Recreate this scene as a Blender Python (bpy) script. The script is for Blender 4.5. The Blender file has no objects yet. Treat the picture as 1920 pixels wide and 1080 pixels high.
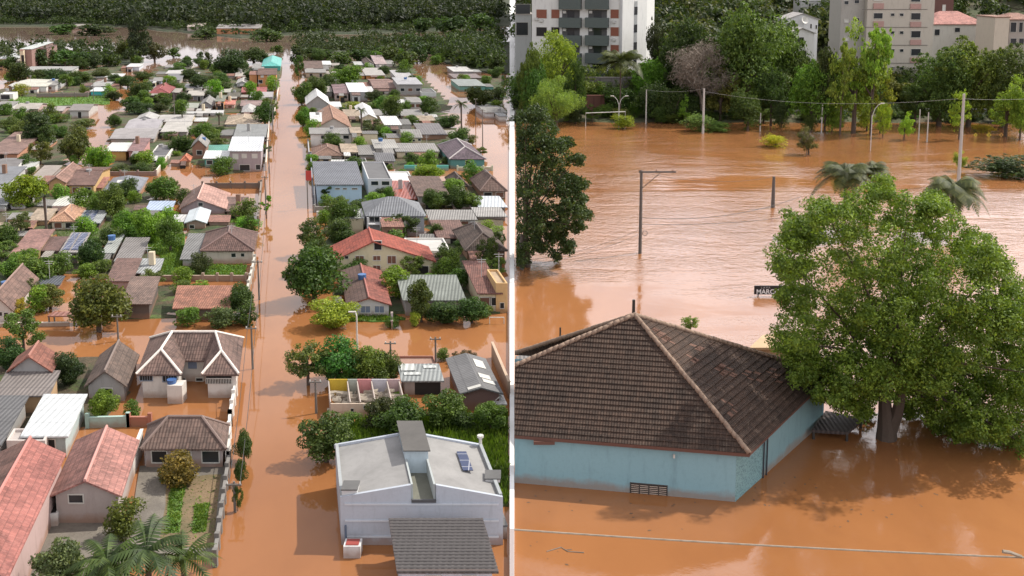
import bpy, bmesh, math, random
import numpy as np
from mathutils import Vector, Matrix
R = math.radians
scene = bpy.context.scene
C = scene.collection
# ---------------------------------------------------------------- camera
F, CY, PITCH, H = 2000.0, 250.0, math.atan(300/2000), 34.0
cam_d = bpy.data.cameras.new('camera'); cam = bpy.data.objects.new('camera', cam_d); C.objects.link(cam)
cam_d.sensor_width = 36; cam_d.lens = 36*F/1920; cam_d.shift_y = -(540-CY)/1920
cam_d.clip_start = .5; cam_d.clip_end = 9000
cam.location = (0, 0, H); cam.rotation_euler = (R(90)-PITCH, 0, 0)
scene.camera = cam
# ---------------------------------------------------------------- sky, sun, exposure
SUN_EL, SUN_AZ = R(50), R(66)            # azimuth measured from +Y towards +X
world = bpy.data.worlds.new('World'); scene.world = world; world.use_nodes = True
nt = world.node_tree; nt.nodes.clear()
def N(nt, t, **k):
    n = nt.nodes.new(t)
    for a, b in k.items(): setattr(n, a, b)
    return n
wo = N(nt, 'ShaderNodeOutputWorld'); bg = N(nt, 'ShaderNodeBackground'); sk = N(nt, 'ShaderNodeTexSky')
sk.sky_type = 'NISHITA'; sk.sun_disc = False; sk.sun_elevation = SUN_EL; sk.sun_rotation = SUN_AZ
sk.air_density = 1.0; sk.dust_density = 1.5
tc = N(nt, 'ShaderNodeTexCoord'); mp = N(nt, 'ShaderNodeMapping'); mp.inputs['Scale'].default_value = (1.0, 1.0, 2.6)
nz = N(nt, 'ShaderNodeTexNoise'); nz.inputs['Scale'].default_value = 2.6; nz.inputs['Detail'].default_value = 7; nz.inputs['Roughness'].default_value = .58
cr = N(nt, 'ShaderNodeValToRGB'); cr.color_ramp.elements[0].position = .22; cr.color_ramp.elements[1].position = .42
mx = N(nt, 'ShaderNodeMix', data_type='RGBA'); mx.inputs[7].default_value = (17.0, 16.6, 17.0, 1)
L = nt.links.new
L(tc.outputs['Generated'], mp.inputs[0]); L(mp.outputs[0], nz.inputs['Vector']); L(nz.outputs['Fac'], cr.inputs[0])
L(cr.outputs[0], mx.inputs[0]); L(sk.outputs[0], mx.inputs[6]); L(mx.outputs[2], bg.inputs[0]); L(bg.outputs[0], wo.inputs[0])
n2_ = N(nt, 'ShaderNodeTexNoise'); n2_.inputs['Scale'].default_value = 3.4; n2_.inputs['Detail'].default_value = 5; L(mp.outputs[0], n2_.inputs['Vector'])
c2_ = N(nt, 'ShaderNodeValToRGB'); c2_.color_ramp.elements[0].position = .40; c2_.color_ramp.elements[1].position = .62
c2_.color_ramp.elements[0].color = (12, 12, 13, 1); c2_.color_ramp.elements[1].color = (21, 20.4, 20.9, 1); L(n2_.outputs['Fac'], c2_.inputs[0]); sx_ = N(nt, 'ShaderNodeSeparateXYZ'); L(tc.outputs['Generated'], sx_.inputs[0])
def mr(v, a, b_, c, d):
    k = N(nt, 'ShaderNodeMapRange'); k.interpolation_type = 'SMOOTHSTEP'; L(v, k.inputs[0])
    for i_, q_ in enumerate((a, b_, c, d)): k.inputs[i_+1].default_value = q_
    return k.outputs[0]
m1_ = N(nt, 'ShaderNodeMath', operation='MULTIPLY'); L(mr(sx_.outputs[0], -.03, .1, 0, 1), m1_.inputs[0]); L(mr(sx_.outputs[2], .12, .26, 0, 1), m1_.inputs[1])      # brighter cloud bank to the north-east
m2_ = N(nt, 'ShaderNodeMath', operation='MULTIPLY'); L(m1_.outputs[0], m2_.inputs[0]); L(mr(sx_.outputs[2], .45, .7, 1, 0), m2_.inputs[1])
m3_ = N(nt, 'ShaderNodeMath', operation='MULTIPLY_ADD'); L(m2_.outputs[0], m3_.inputs[0]); m3_.inputs[1].default_value = 1.5; m3_.inputs[2].default_value = 1
vm_ = N(nt, 'ShaderNodeVectorMath', operation='SCALE'); L(c2_.outputs[0], vm_.inputs[0]); L(m3_.outputs[0], vm_.inputs[3]); L(vm_.outputs[0], mx.inputs[7])
bg.inputs[1].default_value = .06
sl = bpy.data.lights.new('sun', 'SUN'); sl.energy = 4.9; sl.angle = R(.8); sl.color = (1, .93, .82)
sun = bpy.data.objects.new('sun', sl); C.objects.link(sun)
sd = Vector((math.sin(SUN_AZ)*math.cos(SUN_EL), math.cos(SUN_AZ)*math.cos(SUN_EL), math.sin(SUN_EL)))
sun.rotation_euler = sd.to_track_quat('Z', 'Y').to_euler(); sun.location = (60, 40, 120)
scene.view_settings.view_transform = 'Standard'; scene.view_settings.look = 'None'
scene.view_settings.gamma = 1; scene.view_settings.exposure = 0.0
# ---------------------------------------------------------------- projection helpers: pixel of the photo -> place on the ground
cp, sp = math.cos(PITCH), math.sin(PITCH)
def ray(px, py):
    yc = -(py-CY)/F
    return Vector(((px-960)/F, cp+yc*sp, -sp+yc*cp))
def G(px, py, z=0.0):
    d = ray(px, py); return Vector((0, 0, H)) + d*((z-H)/d.z)
def AtY(px, py, Y):
    d = ray(px, py); return Vector((0, 0, H)) + d*(Y/d.y)
_v = ray(545, -50); UX = _v.x/_v.y                     # street direction: x gained per metre of depth
def ppm(py): return F/(G(960, py).y*cp)                # photo pixels per metre on the water at that row
# ---------------------------------------------------------------- materials
MATS = {}
def newmat(key):
    m = bpy.data.materials.new(key); m.use_nodes = True
    t = m.node_tree; b = t.nodes['Principled BSDF']; return m, t, b
def ramp(t, p0, p1, c0=(0,0,0,1), c1=(1,1,1,1)):
    r = N(t, 'ShaderNodeValToRGB'); e = r.color_ramp.elements
    e[0].position = p0; e[1].position = p1; e[0].color = c0; e[1].color = c1; return r
def mixc(t, f, a, b, mode='MIX'):
    m = N(t, 'ShaderNodeMix', data_type='RGBA', blend_type=mode)
    for s, v in ((0, f), (6, a), (7, b)):
        if hasattr(v, 'is_output'): t.links.new(v, m.inputs[s])
        elif s == 0: m.inputs[0].default_value = v
        else: m.inputs[s].default_value = (*v[:3], 1)
    return m.outputs[2]
def noise(t, vec, scale, detail=4, rough=.6, dist=0):
    n = N(t, 'ShaderNodeTexNoise'); n.inputs['Scale'].default_value = scale; n.inputs['Detail'].default_value = detail
    n.inputs['Roughness'].default_value = rough; n.inputs['Distortion'].default_value = dist
    if vec is not None: t.links.new(vec, n.inputs['Vector'])
    return n.outputs['Fac']
def math_(t, op, a, b=None, c=None):
    m = N(t, 'ShaderNodeMath', operation=op)
    for i, v in enumerate((a, b, c)):
        if v is None: continue
        if hasattr(v, 'is_output'): t.links.new(v, m.inputs[i])
        else: m.inputs[i].default_value = v
    return m.outputs[0]
def scaled(t, vec, s):
    m = N(t, 'ShaderNodeMapping'); m.inputs['Scale'].default_value = s; t.links.new(vec, m.inputs[0]); return m.outputs[0]
def bump(t, b, h, strength, dist):
    n = N(t, 'ShaderNodeBump'); n.inputs['Strength'].default_value = strength; n.inputs['Distance'].default_value = dist
    t.links.new(h, n.inputs['Height']); t.links.new(n.outputs[0], b.inputs['Normal'])
def wall(c, rough=.85, mud=True, key=None):
    k = ('wall', c, rough, mud)
    if k in MATS: return MATS[k]
    m, t, b = newmat(key or 'painted_wall'); g = N(t, 'ShaderNodeNewGeometry'); P = g.outputs['Position']
    n1 = noise(t, scaled(t, P, (1.6, 1.6, .35)), 1.2, 6, .7); n2 = noise(t, P, 5, 5, .7)
    dark = tuple(x*.55 for x in c)
    col = mixc(t, ramp_out(t, n1, .52, .8, .55), c, dark)
    col = mixc(t, ramp_out(t, n2, .5, .75, .3), col, tuple(x*.7 for x in c))
    if mud:
        sx = N(t, 'ShaderNodeSeparateXYZ'); t.links.new(P, sx.inputs[0])
        zz = math_(t, 'SUBTRACT', sx.outputs[2], math_(t, 'MULTIPLY', noise(t, P, .9, 4), 1.1))
        f = N(t, 'ShaderNodeMapRange'); t.links.new(zz, f.inputs[0]); f.inputs[1].default_value = .15; f.inputs[2].default_value = -.35
        f.inputs[3].default_value = 0; f.inputs[4].default_value = .6
        col = mixc(t, f.outputs[0], col, (.25, .13, .07))
    t.links.new(col, b.inputs['Base Color']); b.inputs['Roughness'].default_value = rough; bump(t, b, n2, .3, .03)
    MATS[k] = m; return m
def ramp_out(t, v, a, b_, top=1.0):
    f = N(t, 'ShaderNodeMapRange'); t.links.new(v, f.inputs[0]); f.inputs[1].default_value = a; f.inputs[2].default_value = b_
    f.inputs[3].default_value = 0; f.inputs[4].default_value = top; return f.outputs[0]
def rooft(kind, c):
    k = ('roof', kind, c)
    if k in MATS: return MATS[k]
    m, t, b = newmat({'tile': 'clay_tile', 'fibre': 'fibre_cement_sheet', 'metal': 'metal_sheet', 'flat': 'flat_roof_screed'}[kind])
    uv = N(t, 'ShaderNodeUVMap'); uv.uv_map = 'UVMap'; U = uv.outputs[0]
    g = N(t, 'ShaderNodeNewGeometry'); P = g.outputs['Position']
    s = N(t, 'ShaderNodeSeparateXYZ'); t.links.new(U, s.inputs[0])
    n1 = noise(t, P, .45, 6, .65, .4); n2 = noise(t, P, 3.2, 6, .75); n3 = noise(t, scaled(t, U, (7, .6, 1)), 1.0, 4, .7)
    if kind == 'tile':
        TW = .23 if c[0] > .0565 else .19
        wu = math_(t, 'SINE', math_(t, 'MULTIPLY', s.outputs[0], 6.283/TW)); fv = math_(t, 'FRACT', math_(t, 'MULTIPLY', s.outputs[1], 1/.40))
        col = mixc(t, ramp_out(t, n1, .38, .62, .85), c, tuple(x*.42 for x in c))
        col = mixc(t, ramp_out(t, n2, .5, .72, .6), col, (c[0]*1.25+.045, c[1]*1.25+.042, c[2]*1.25+.034))
        wn = N(t, 'ShaderNodeTexWhiteNoise', noise_dimensions='2D')
        sn = N(t, 'ShaderNodeVectorMath', operation='FLOOR'); t.links.new(scaled(t, U, (1/TW, 1/.40, 1)), sn.inputs[0]); t.links.new(sn.outputs[0], wn.inputs['Vector'])
        col = mixc(t, ramp_out(t, wn.outputs[0], .45, 1, .32), col, (min(1, c[0]*1.6+.012), min(1, c[1]*1.5+.01), min(1, c[2]*1.45+.008)))
        col = mixc(t, ramp_out(t, wn.outputs[0], .25, 0, .36), col, tuple(x*.5 for x in c))
        col = mixc(t, ramp_out(t, fv, .82, .97, .55), col, tuple(x*.3 for x in c))
        hgt = math_(t, 'ADD', math_(t, 'MULTIPLY', wu, .5), math_(t, 'MULTIPLY', fv, -1.0)); bump(t, b, hgt, .8, .05); rr = .85
    elif kind in ('fibre', 'metal'):
        per = .34 if kind == 'fibre' else .5
        wu = math_(t, 'SINE', math_(t, 'MULTIPLY', s.outputs[0], 6.283/per)); fv = math_(t, 'FRACT', math_(t, 'MULTIPLY', s.outputs[1], 1/2.1))
        fu = math_(t, 'FRACT', math_(t, 'MULTIPLY', s.outputs[0], 1/1.05))
        st = .6 if kind == 'fibre' else .35
        col = mixc(t, ramp_out(t, n1, .42, .7, st), c, tuple(x*.5 for x in c))
        col = mixc(t, ramp_out(t, n3, .45, .8, st), col, tuple(x*.55 for x in c))
        col = mixc(t, ramp_out(t, n2, .55, .8, st*.6), col, (c[0]*.5+.05, c[1]*.45+.04, c[2]*.4+.03))
        col = mixc(t, ramp_out(t, fv, .93, .99, .6), col, tuple(x*.4 for x in c))
        wn = N(t, 'ShaderNodeTexWhiteNoise', noise_dimensions='2D')
        sn = N(t, 'ShaderNodeVectorMath', operation='FLOOR'); t.links.new(scaled(t, U, (1/1.05, 1/2.1, 1)), sn.inputs[0]); t.links.new(sn.outputs[0], wn.inputs['Vector'])
        col = mixc(t, ramp_out(t, wn.outputs[0], .5, 1, .4), col, tuple(x*.72 for x in c))
        col = mixc(t, ramp_out(t, wu, -.2, -1, .45 if kind == 'fibre' else .25), col, tuple(x*.35 for x in c))
        bump(t, b, wu, .7, .04); rr = .8 if kind == 'fibre' else .4
    else:
        col = mixc(t, ramp_out(t, n1, .42, .68, .6), c, tuple(x*.62 for x in c))
        col = mixc(t, ramp_out(t, n2, .52, .75, .4), col, tuple(x*.6 for x in c)); bump(t, b, n2, .3, .03); rr = .9
    t.links.new(col, b.inputs['Base Color']); b.inputs['Roughness'].default_value = rr
    MATS[k] = m; return m
def plain(name, c, rough=.6, metal=0, var=.35, emit=None):
    k = ('plain', name, c)
    if k in MATS: return MATS[k]
    m, t, b = newmat(name); g = N(t, 'ShaderNodeNewGeometry')
    n = noise(t, g.outputs['Position'], 2.5, 5, .7)
    t.links.new(mixc(t, ramp_out(t, n, .4, .75, var), c, tuple(x*.5 for x in c)), b.inputs['Base Color'])
    b.inputs['Roughness'].default_value = rough; b.inputs['Metallic'].default_value = metal
    MATS[k] = m; return m
def leafmat(name, trans=.35, contrast=1.0):
    m, t, b = newmat(name); oi = N(t, 'ShaderNodeObjectInfo'); g = N(t, 'ShaderNodeNewGeometry')
    rnd = g.outputs['Random Per Island']; n = noise(t, g.outputs['Position'], .8, 3, .6)
    base = mixc(t, 1.0, oi.outputs['Color'], (1.12, 1.0, .8), 'MULTIPLY')
    dk = mixc(t, 1.0, base, (.5, .55, .5), 'MULTIPLY'); lt = mixc(t, 1.0, base, (1.75, 1.55, 1.2), 'MULTIPLY')
    col = mixc(t, rnd, dk, lt); col = mixc(t, ramp_out(t, n, .42, .62, .8), col, dk)
    col = mixc(t, ramp_out(t, rnd, .95, 1, .4), col, (.13, .13, .04))
    t.links.new(col, b.inputs['Base Color']); b.inputs['Roughness'].default_value = .55
    b.inputs['Specular IOR Level'].default_value = .35
    tr = N(t, 'ShaderNodeBsdfTranslucent'); ms = N(t, 'ShaderNodeMixShader'); ms.inputs[0].default_value = trans
    tcol = mixc(t, 1.0, col, (1.3, 1.35, .6), 'MULTIPLY'); t.links.new(tcol, tr.inputs[0])
    t.links.new(b.outputs[0], ms.inputs[1]); t.links.new(tr.outputs[0], ms.inputs[2]); t.links.new(ms.outputs[0], t.nodes['Material Output'].inputs[0])
    return m
LEAF = leafmat('leaves'); BARK = plain('bark', (.09, .065, .05), .9)
BARE = plain('dry_twigs', (.22, .18, .145), .9)
GLASS = plain('window_glass', (.02, .025, .03), .12, 0, .3)
DARK = plain('dark_opening', (.015, .013, .012), .8)
FRAME = plain('window_frame', (.55, .54, .5), .6)
CONC = plain('grey_concrete', (.3, .28, .26), .9, 0, .5)
# ---------------------------------------------------------------- object helpers
ORG = {}
def tag(o, label=None, cat=None, group=None, kind=None):
    if label: o['label'] = label
    if cat: o['category'] = cat
    if group: o['group'] = group
    if kind: o['kind'] = kind
    return o
def thing(name, loc, label, cat, group=None):
    o = bpy.data.objects.new(name, None); o.empty_display_size = .5; C.objects.link(o); o.location = loc; ORG[o.name] = Vector(loc)
    return tag(o, label, cat, group)
def mk(name, verts, faces, mat, parent=None, smooth=False, uv=True, at=None):
    org = ORG[parent.name] if parent else Vector(at if at is not None else (0, 0, 0))
    me = bpy.data.meshes.new(name); me.from_pydata([tuple(Vector(v)-org) for v in verts], [], faces); me.materials.append(mat)
    if uv and len(faces) < 30000:
        ul = me.uv_layers.new(name='UVMap'); me.calc_loop_triangles()
        for p in me.polygons:
            n = p.normal
            u = Vector((1, 0, 0)) if abs(n.z) > .995 else Vector((0, 0, 1)).cross(n).normalized()
            v = n.cross(u)
            for li in p.loop_indices:
                co = me.vertices[me.loops[li].vertex_index].co + org
                ul.data[li].uv = (co.dot(u), co.dot(v))
    if smooth:
        for p in me.polygons: p.use_smooth = True
    o = bpy.data.objects.new(name, me); C.objects.link(o)
    if parent: o.parent = parent
    else: o.location = org
    ORG[o.name] = org
    return o
class MB:                                                # collects shapes into one mesh
    def __init__(s): s.v = []; s.f = []
    def add(s, v, f):
        k = len(s.v); s.v += [Vector(x) for x in v]; s.f += [tuple(i+k for i in q) for q in f]; return s
    def box(s, a, b):                                    # axis aligned
        (x0, y0, z0), (x1, y1, z1) = a, b
        v = [(x0,y0,z0),(x1,y0,z0),(x1,y1,z0),(x0,y1,z0),(x0,y0,z1),(x1,y0,z1),(x1,y1,z1),(x0,y1,z1)]
        return s.add(v, [(0,3,2,1),(4,5,6,7),(0,1,5,4),(1,2,6,5),(2,3,7,6),(3,0,4,7)])
    def prism(s, base, z0, z1):                          # polygon (ccw from above) pulled up; z may be per-vertex lists
        n = len(base); z0 = z0 if isinstance(z0, (list, tuple)) else [z0]*n; z1 = z1 if isinstance(z1, (list, tuple)) else [z1]*n
        v = [(p[0], p[1], z0[i]) for i, p in enumerate(base)] + [(p[0], p[1], z1[i]) for i, p in enumerate(base)]
        f = [tuple(range(n-1, -1, -1)), tuple(range(n, 2*n))] + [(i, (i+1) % n, n+(i+1) % n, n+i) for i in range(n)]
        return s.add(v, f)
    def tube(s, pts, r, n=8, cap=True):
        pts = [Vector(p) for p in pts]; rs = r if isinstance(r, (list, tuple)) else [r]*len(pts); rings = []
        k0 = len(s.v)
        for i, p in enumerate(pts):
            d = (pts[min(i+1, len(pts)-1)]-pts[max(i-1, 0)]).normalized()
            a = d.orthogonal().normalized() if i == 0 else (a-d*a.dot(d)).normalized()
            b = d.cross(a)
            for j in range(n):
                t = 2*math.pi*j/n; s.v.append(p+(a*math.cos(t)+b*math.sin(t))*rs[i])
        for i in range(len(pts)-1):
            for j in range(n):
                s.f.append((k0+i*n+j, k0+i*n+(j+1) % n, k0+(i+1)*n+(j+1) % n, k0+(i+1)*n+j))
        if cap: s.f.append(tuple(k0+j for j in range(n-1, -1, -1))); s.f.append(tuple(k0+(len(pts)-1)*n+j for j in range(n)))
        return s
    def build(s, name, mat, parent=None, smooth=False, at=None): return mk(name, s.v, s.f, mat, parent, smooth, at=at)
def slab(verts, faces, t=.1):                            # a sheet of faces given thickness t downward, closed at its edges
    verts = [Vector(v) for v in verts]; n = len(verts); cnt = {}
    for f in faces:
        for i in range(len(f)):
            e = (f[i], f[(i+1) % len(f)]); cnt[e] = 1
    out = list(faces)+[tuple(n+i for i in reversed(f)) for f in faces]
    for (a, b) in cnt:
        if (b, a) not in cnt: out.append((b, a, n+a, n+b))
    return verts+[v-Vector((0, 0, t)) for v in verts], out
def structure(name, verts, faces, mat):
    o = mk(name, verts, faces, mat); o['kind'] = 'structure'; return o
# ---------------------------------------------------------------- houses
def window(parent, x0, x1, z0, z1, Y, shut=None, sub=True, frame=FRAME, bars=0, proud=.04):
    if z1-z0 < .15 or x1-x0 < .12: return
    b = MB(); w = min(.07, (x1-x0)*.12)
    b.box((x0-w, Y-proud, z0-w), (x0, Y+.05, z1+w)).box((x1, Y-proud, z0-w), (x1+w, Y+.05, z1+w))
    b.box((x0, Y-proud, z1), (x1, Y+.05, z1+w)).box((x0, Y-proud-.03, z0-w), (x1, Y+.05, z0))
    for i in range(1, bars+1):
        xx = x0+(x1-x0)*i/(bars+1); b.box((xx-.02, Y-proud*.9, z0), (xx+.02, Y+.02, z1))
    f = b.build('window', frame, parent)
    MB().box((x0, Y-.012, z0), (x1, Y+.03, z1)).build('pane', shut or GLASS, f if sub else f)
FOOT = []
def house(x0, x1, yb, ye, yt, kind, hr, wc, rm, rc, label, win=None, ov=.3, ax=.5, trim=None, rc2=None, name='house', cat='house', doors=(), u=None, mud=True):
    xm = (x0+x1)/2; Yw = G(xm, yb).y; Yf = Yw-ov; FL = AtY(x0, ye, Yf); FR = AtY(x1, ye, Yf); h = FL.z
    if h < .5: Yw = G(xm, yb).y; h = .5
    Yb = max(G(xm, yt, h).y, Yf+2.0); D = Yb-Yf; ux = UX if u is None else u
    BL = Vector((FL.x+ux*D, Yb, h)); BR = Vector((FR.x+ux*D, Yb, h)); W = FR.x-FL.x
    root = thing(name, (FL.x+W/2, Yw, 0), label, cat, None)
    wm = wall(wc, mud=mud)
    def q(a, b, z=0): return Vector((FL.x+a*W+b*D*ux, Yf+b*D, z))
    ia, ib = ov/W, ov/D
    base = [q(ia, ib), q(1-ia, ib), q(1-ia, 1-ib), q(ia, 1-ib)]
    m = MB(); e = h-.06
    if kind == 'flat':
        base = [q(0, 0), q(1, 0), q(1, 1), q(0, 1)]; Yw = Yf; m.prism(base, -.6, h-.3)
    elif kind == 'gy':
        m.prism(base, -.6, e)
        for bb in (ib, 1-ib):
            A, B, T = q(ia, bb, e), q(1-ia, bb, e), q(ax, bb, h+hr-.08); k = Vector((0, .12 if bb < .5 else -.12, 0))
            m.add([A, B, T, A+k, B+k, T+k], [(0, 1, 2), (5, 4, 3), (1, 4, 5, 2), (3, 0, 2, 5)])
    elif kind == 'gx':
        m.prism(base, -.6, e)
        for aa in (ia, 1-ia):
            A, B, T = q(aa, ib, e), q(aa, 1-ib, e), q(aa, .5, h+hr-.08); k = Vector((.12 if aa < .5 else -.12, 0, 0))
            m.add([A, B, T, A+k, B+k, T+k], [(1, 0, 2), (3, 4, 5), (4, 1, 2, 5), (0, 3, 5, 2)])
    elif kind == 'shed': m.prism(base, -.6, [e, e, e+hr*(1-ib), e+hr*(1-ib)])
    else: m.prism(base, -.6, e)
    m.build('wall', wm, root)
    rmat = rooft(rm, rc); edges = []
    c = [q(0, 0, h), q(1, 0, h), q(1, 1, h), q(0, 1, h)]
    if kind == 'flat':
        w = .16; a = w/W; b = w/D
        v, f = slab([q(a, b, h-.2), q(1-a, b, h-.2), q(1-a, 1-b, h-.2), q(a, 1-b, h-.2)], [(0, 1, 2, 3)], .09)
        r = mk('roof', v, f, rmat, root)
        p = MB(); p.prism([q(0, 0), q(1, 0), q(1, b), q(0, b)], h-.3, h).prism([q(0, 1-b), q(1, 1-b), q(1, 1), q(0, 1)], h-.3, h)
        p.prism([q(0, b), q(a, b), q(a, 1-b), q(0, 1-b)], h-.3, h).prism([q(1-a, b), q(1, b), q(1, 1-b), q(1-a, 1-b)], h-.3, h)
        p.build('parapet', wall(trim or wc, mud=False), root)
    else:
        if kind == 'shed': v = [c[0], c[1], q(1, 1, h+hr), q(0, 1, h+hr)]; f = [(0, 1, 2, 3)]
        elif kind == 'gx': v = c+[q(0, .5, h+hr), q(1, .5, h+hr)]; f = [(0, 1, 5, 4), (4, 5, 2, 3)]; edges = [(4, 5)]
        elif kind == 'gy': v = c+[q(ax, 0, h+hr), q(ax, 1, h+hr)]; f = [(0, 4, 5, 3), (4, 1, 2, 5)]; edges = [(4, 5)]
        elif kind == 'hip':
            if W > D*.75: s = min(.42, .5*D/W*.9); a, b = q(s, .5, h+hr), q(1-s, .5, h+hr); v = c+[a, b]; f = [(0, 1, 5, 4), (1, 2, 5), (2, 3, 4, 5), (3, 0, 4)]
            else: s = min(.42, .5*W/D*.9); a, b = q(.5, s, h+hr), q(.5, 1-s, h+hr); v = c+[a, b]; f = [(0, 1, 4), (1, 2, 5, 4), (2, 3, 5), (3, 0, 4, 5)]
            edges = [(4, 5)]+([(0, 4), (3, 4), (1, 5), (2, 5)] if W > D*.75 else [(0, 4), (1, 4), (2, 5), (3, 5)])
        v2, f2 = slab(v, f, .12); r = mk('roof', v2, f2, rmat, root)
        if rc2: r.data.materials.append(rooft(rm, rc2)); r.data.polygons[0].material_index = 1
        if rm == 'tile' or trim:
            k = MB()
            for a, b in edges: k.tube([v[a]+Vector((0, 0, .03)), v[b]+Vector((0, 0, .03))], .10 if not trim else .13, 6)
            if edges: k.build('ridge_cap', plain('ridge_tile', trim or tuple(min(1, x*1.3+.04) for x in rc), .8), r)
    big = ppm(yb) > 8
    rng = random.Random(int(x0*7+yb*13))
    if win is None and h > 1.1 and W > 2.5: win = max(1, min(4, int(W/2.6)))
    if isinstance(win, int) and win > 0:
        for i in range(win):
            cx = FL.x+ov+(W-2*ov)*(i+.5)/win + ux*0; ww = .45+.15*rng.random(); zc = h*.55
            if i == win//2 and rng.random() < .4: window(root, cx-.4, cx+.4, .05, h*.8, Yw, DARK)
            else: window(root, cx-ww, cx+ww, max(.15, zc-.4), min(h-.3, zc+.4), Yw, rng.choice([GLASS, DARK, SHUT]))
    elif win:
        for w_ in win:
            xa, ya, xb, yb_ = w_[:4]; A = AtY(xa, yb_, Yw); B = AtY(xb, ya, Yw)
            window(root, A.x, B.x, max(A.z, -.2), min(B.z, h-.12 if kind != 'gy' else 99), Yw, w_[4] if len(w_) > 4 else None, bars=w_[5] if len(w_) > 5 else 0)
    for (xa, ya, xb, yb_) in doors:
        A = AtY(xa, yb_, Yw); B = AtY(xb, ya, Yw); MB().box((A.x, Yw-.03, max(A.z, -.2)), (B.x, Yw+.03, B.z)).build('doorway', DARK, root)
    FOOT.append(([q(0,0),q(1,0),q(1,1),q(0,1)], root, label, q, W, D, h, rc, rm, wc, yb, kind, isinstance(win, list)))
    return root, dict(q=q, W=W, D=D, h=h, Yw=Yw, Yf=Yf, ux=ux, hr=hr)
SHUT = plain('brown_shutter', (.16, .07, .045), .7)
def solar(root, q, rects, zfun, name='solar_panel'):
    for (a0, a1, b0, b1) in rects:
        P = [q(a0, b0, zfun(b0)+.08), q(a1, b0, zfun(b0)+.08), q(a1, b1, zfun(b1)+.08), q(a0, b1, zfun(b1)+.08)]
        v, f = slab(P, [(0, 1, 2, 3)], .05); mk(name, v, f, SOLAR, root)
m, t, b = newmat('solar_cells'); uvn = N(t, 'ShaderNodeUVMap'); uvn.uv_map = 'UVMap'
br = N(t, 'ShaderNodeTexBrick'); br.offset = 0; br.inputs['Color1'].default_value = (.03, .045, .10, 1); br.inputs['Color2'].default_value = (.035, .05, .115, 1)
br.inputs['Mortar'].default_value = (.35, .36, .4, 1); br.inputs['Scale'].default_value = 1; br.inputs['Mortar Size'].default_value = .03
br.inputs['Brick Width'].default_value = .9; br.inputs['Row Height'].default_value = .9
t.links.new(uvn.outputs[0], br.inputs[0]); t.links.new(br.outputs[0], b.inputs[0]); b.inputs['Roughness'].default_value = .2; SOLAR = m
def yardwall(pts, h, c, label, th=.15, name='yard_wall', cat='wall', posts=0, z0=-.5, mud=True):
    P = [G(*p) for p in pts]; m = MB()
    for a, b in zip(P, P[1:]):
        d = (b-a); n = Vector((-d.y, d.x, 0)).normalized()*th/2
        m.prism([a-n, b-n, b+n, a+n] if (b-a).cross(n).z > 0 else [a+n, b+n, b-n, a-n], z0, h)
    root = thing(name, P[0], label, cat); m.build('wall_panel', wall(c, mud=mud), root)
    cb = MB()
    for a, b in zip(P, P[1:]):
        d = (b-a); n = Vector((-d.y, d.x, 0)).normalized()*(th/2+.04)
        cb.prism([a-n, b-n, b+n, a+n], h+.003, h+.07)
    cb.build('coping', wall(tuple(min(1, x*1.15+.02) for x in c), mud=False), root)
    if posts:
        tot = [(a, b, i/posts) for a, b in zip(P, P[1:]) for i in range(posts+1)]
        for a, b, f in tot:
            p = a.lerp(b, f); MB().box((p.x-.14, p.y-.14, z0), (p.x+.14, p.y+.14, h+.35)).build('post', wall(c, mud=False), root)
    return root
# ---------------------------------------------------------------- vegetation
def leaf_cloud(rs, centers, radii, n, size, flat=.55, squash=.8, shell=.55, droop=0, aspect=.55):
    k = rs.integers(0, len(centers), n) if n else 0
    w = radii[:, 0]**2; k = rs.choice(len(centers), n, p=w/w.sum())
    d = rs.normal(size=(n, 3)); d /= np.linalg.norm(d, axis=1)[:, None]
    r = (shell+(1-shell)*rs.random(n)**.6)[:, None]
    pos = centers[k]+d*r*radii[k]
    nrm = d*flat+rs.normal(size=(n, 3))*.55+np.array([0, 0, .35]); nrm /= np.linalg.norm(nrm, axis=1)[:, None]
    t1 = np.cross(nrm, rs.normal(size=(n, 3))); t1 /= np.linalg.norm(t1, axis=1)[:, None]; t2 = np.cross(nrm, t1)
    s = (size*(.6+.8*rs.random(n)))[:, None]
    if droop: t1[:, 2] -= droop; t1 /= np.linalg.norm(t1, axis=1)[:, None]
    a = pos-t1*s; b = pos+t2*s*aspect+t1*s*.1; c = pos+t1*s; e = pos-t2*s*aspect+t1*s*.1
    return np.stack([a, b, c, e], 1).reshape(-1, 3)
def quads_mesh(name, V, mat):
    n = len(V)//4; me = bpy.data.meshes.new(name); me.vertices.add(len(V)); me.vertices.foreach_set('co', V.astype(np.float32).ravel())
    me.loops.add(4*n); me.loops.foreach_set('vertex_index', np.arange(4*n, dtype=np.int32)); me.polygons.add(n)
    me.polygons.foreach_set('loop_start', np.arange(0, 4*n, 4, dtype=np.int32)); me.polygons.foreach_set('loop_total', np.full(n, 4, dtype=np.int32))
    me.materials.append(mat); me.update(calc_edges=True); return me
def crown_centers(rs, nb, z0, z1, rx=.5, top=.75, br=.2):
    """blobs filling an ellipsoid between z0 and z1 (tree height 1, crown width 1)"""
    cs = []; zc = (z0+z1)/2; hz = (z1-z0)/2
    while len(cs) < nb:
        p = rs.uniform(-1, 1, 3)
        if p[0]**2+p[1]**2+abs(p[2])**(2 if p[2] > 0 else 4) > 1: continue
        if np.linalg.norm(p) < .35 and rs.random() < .6: continue
        cs.append((p[0]*(rx-br*.8), p[1]*(rx-br*.8), zc+p[2]*(hz-br*.8*min(1, hz*2))))
    cs = np.array(cs); ra = br*(.6+.8*rs.random(nb)); return cs, np.stack([ra, ra, ra*np.clip(hz*1.7, .45, 1)], 1)
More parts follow.
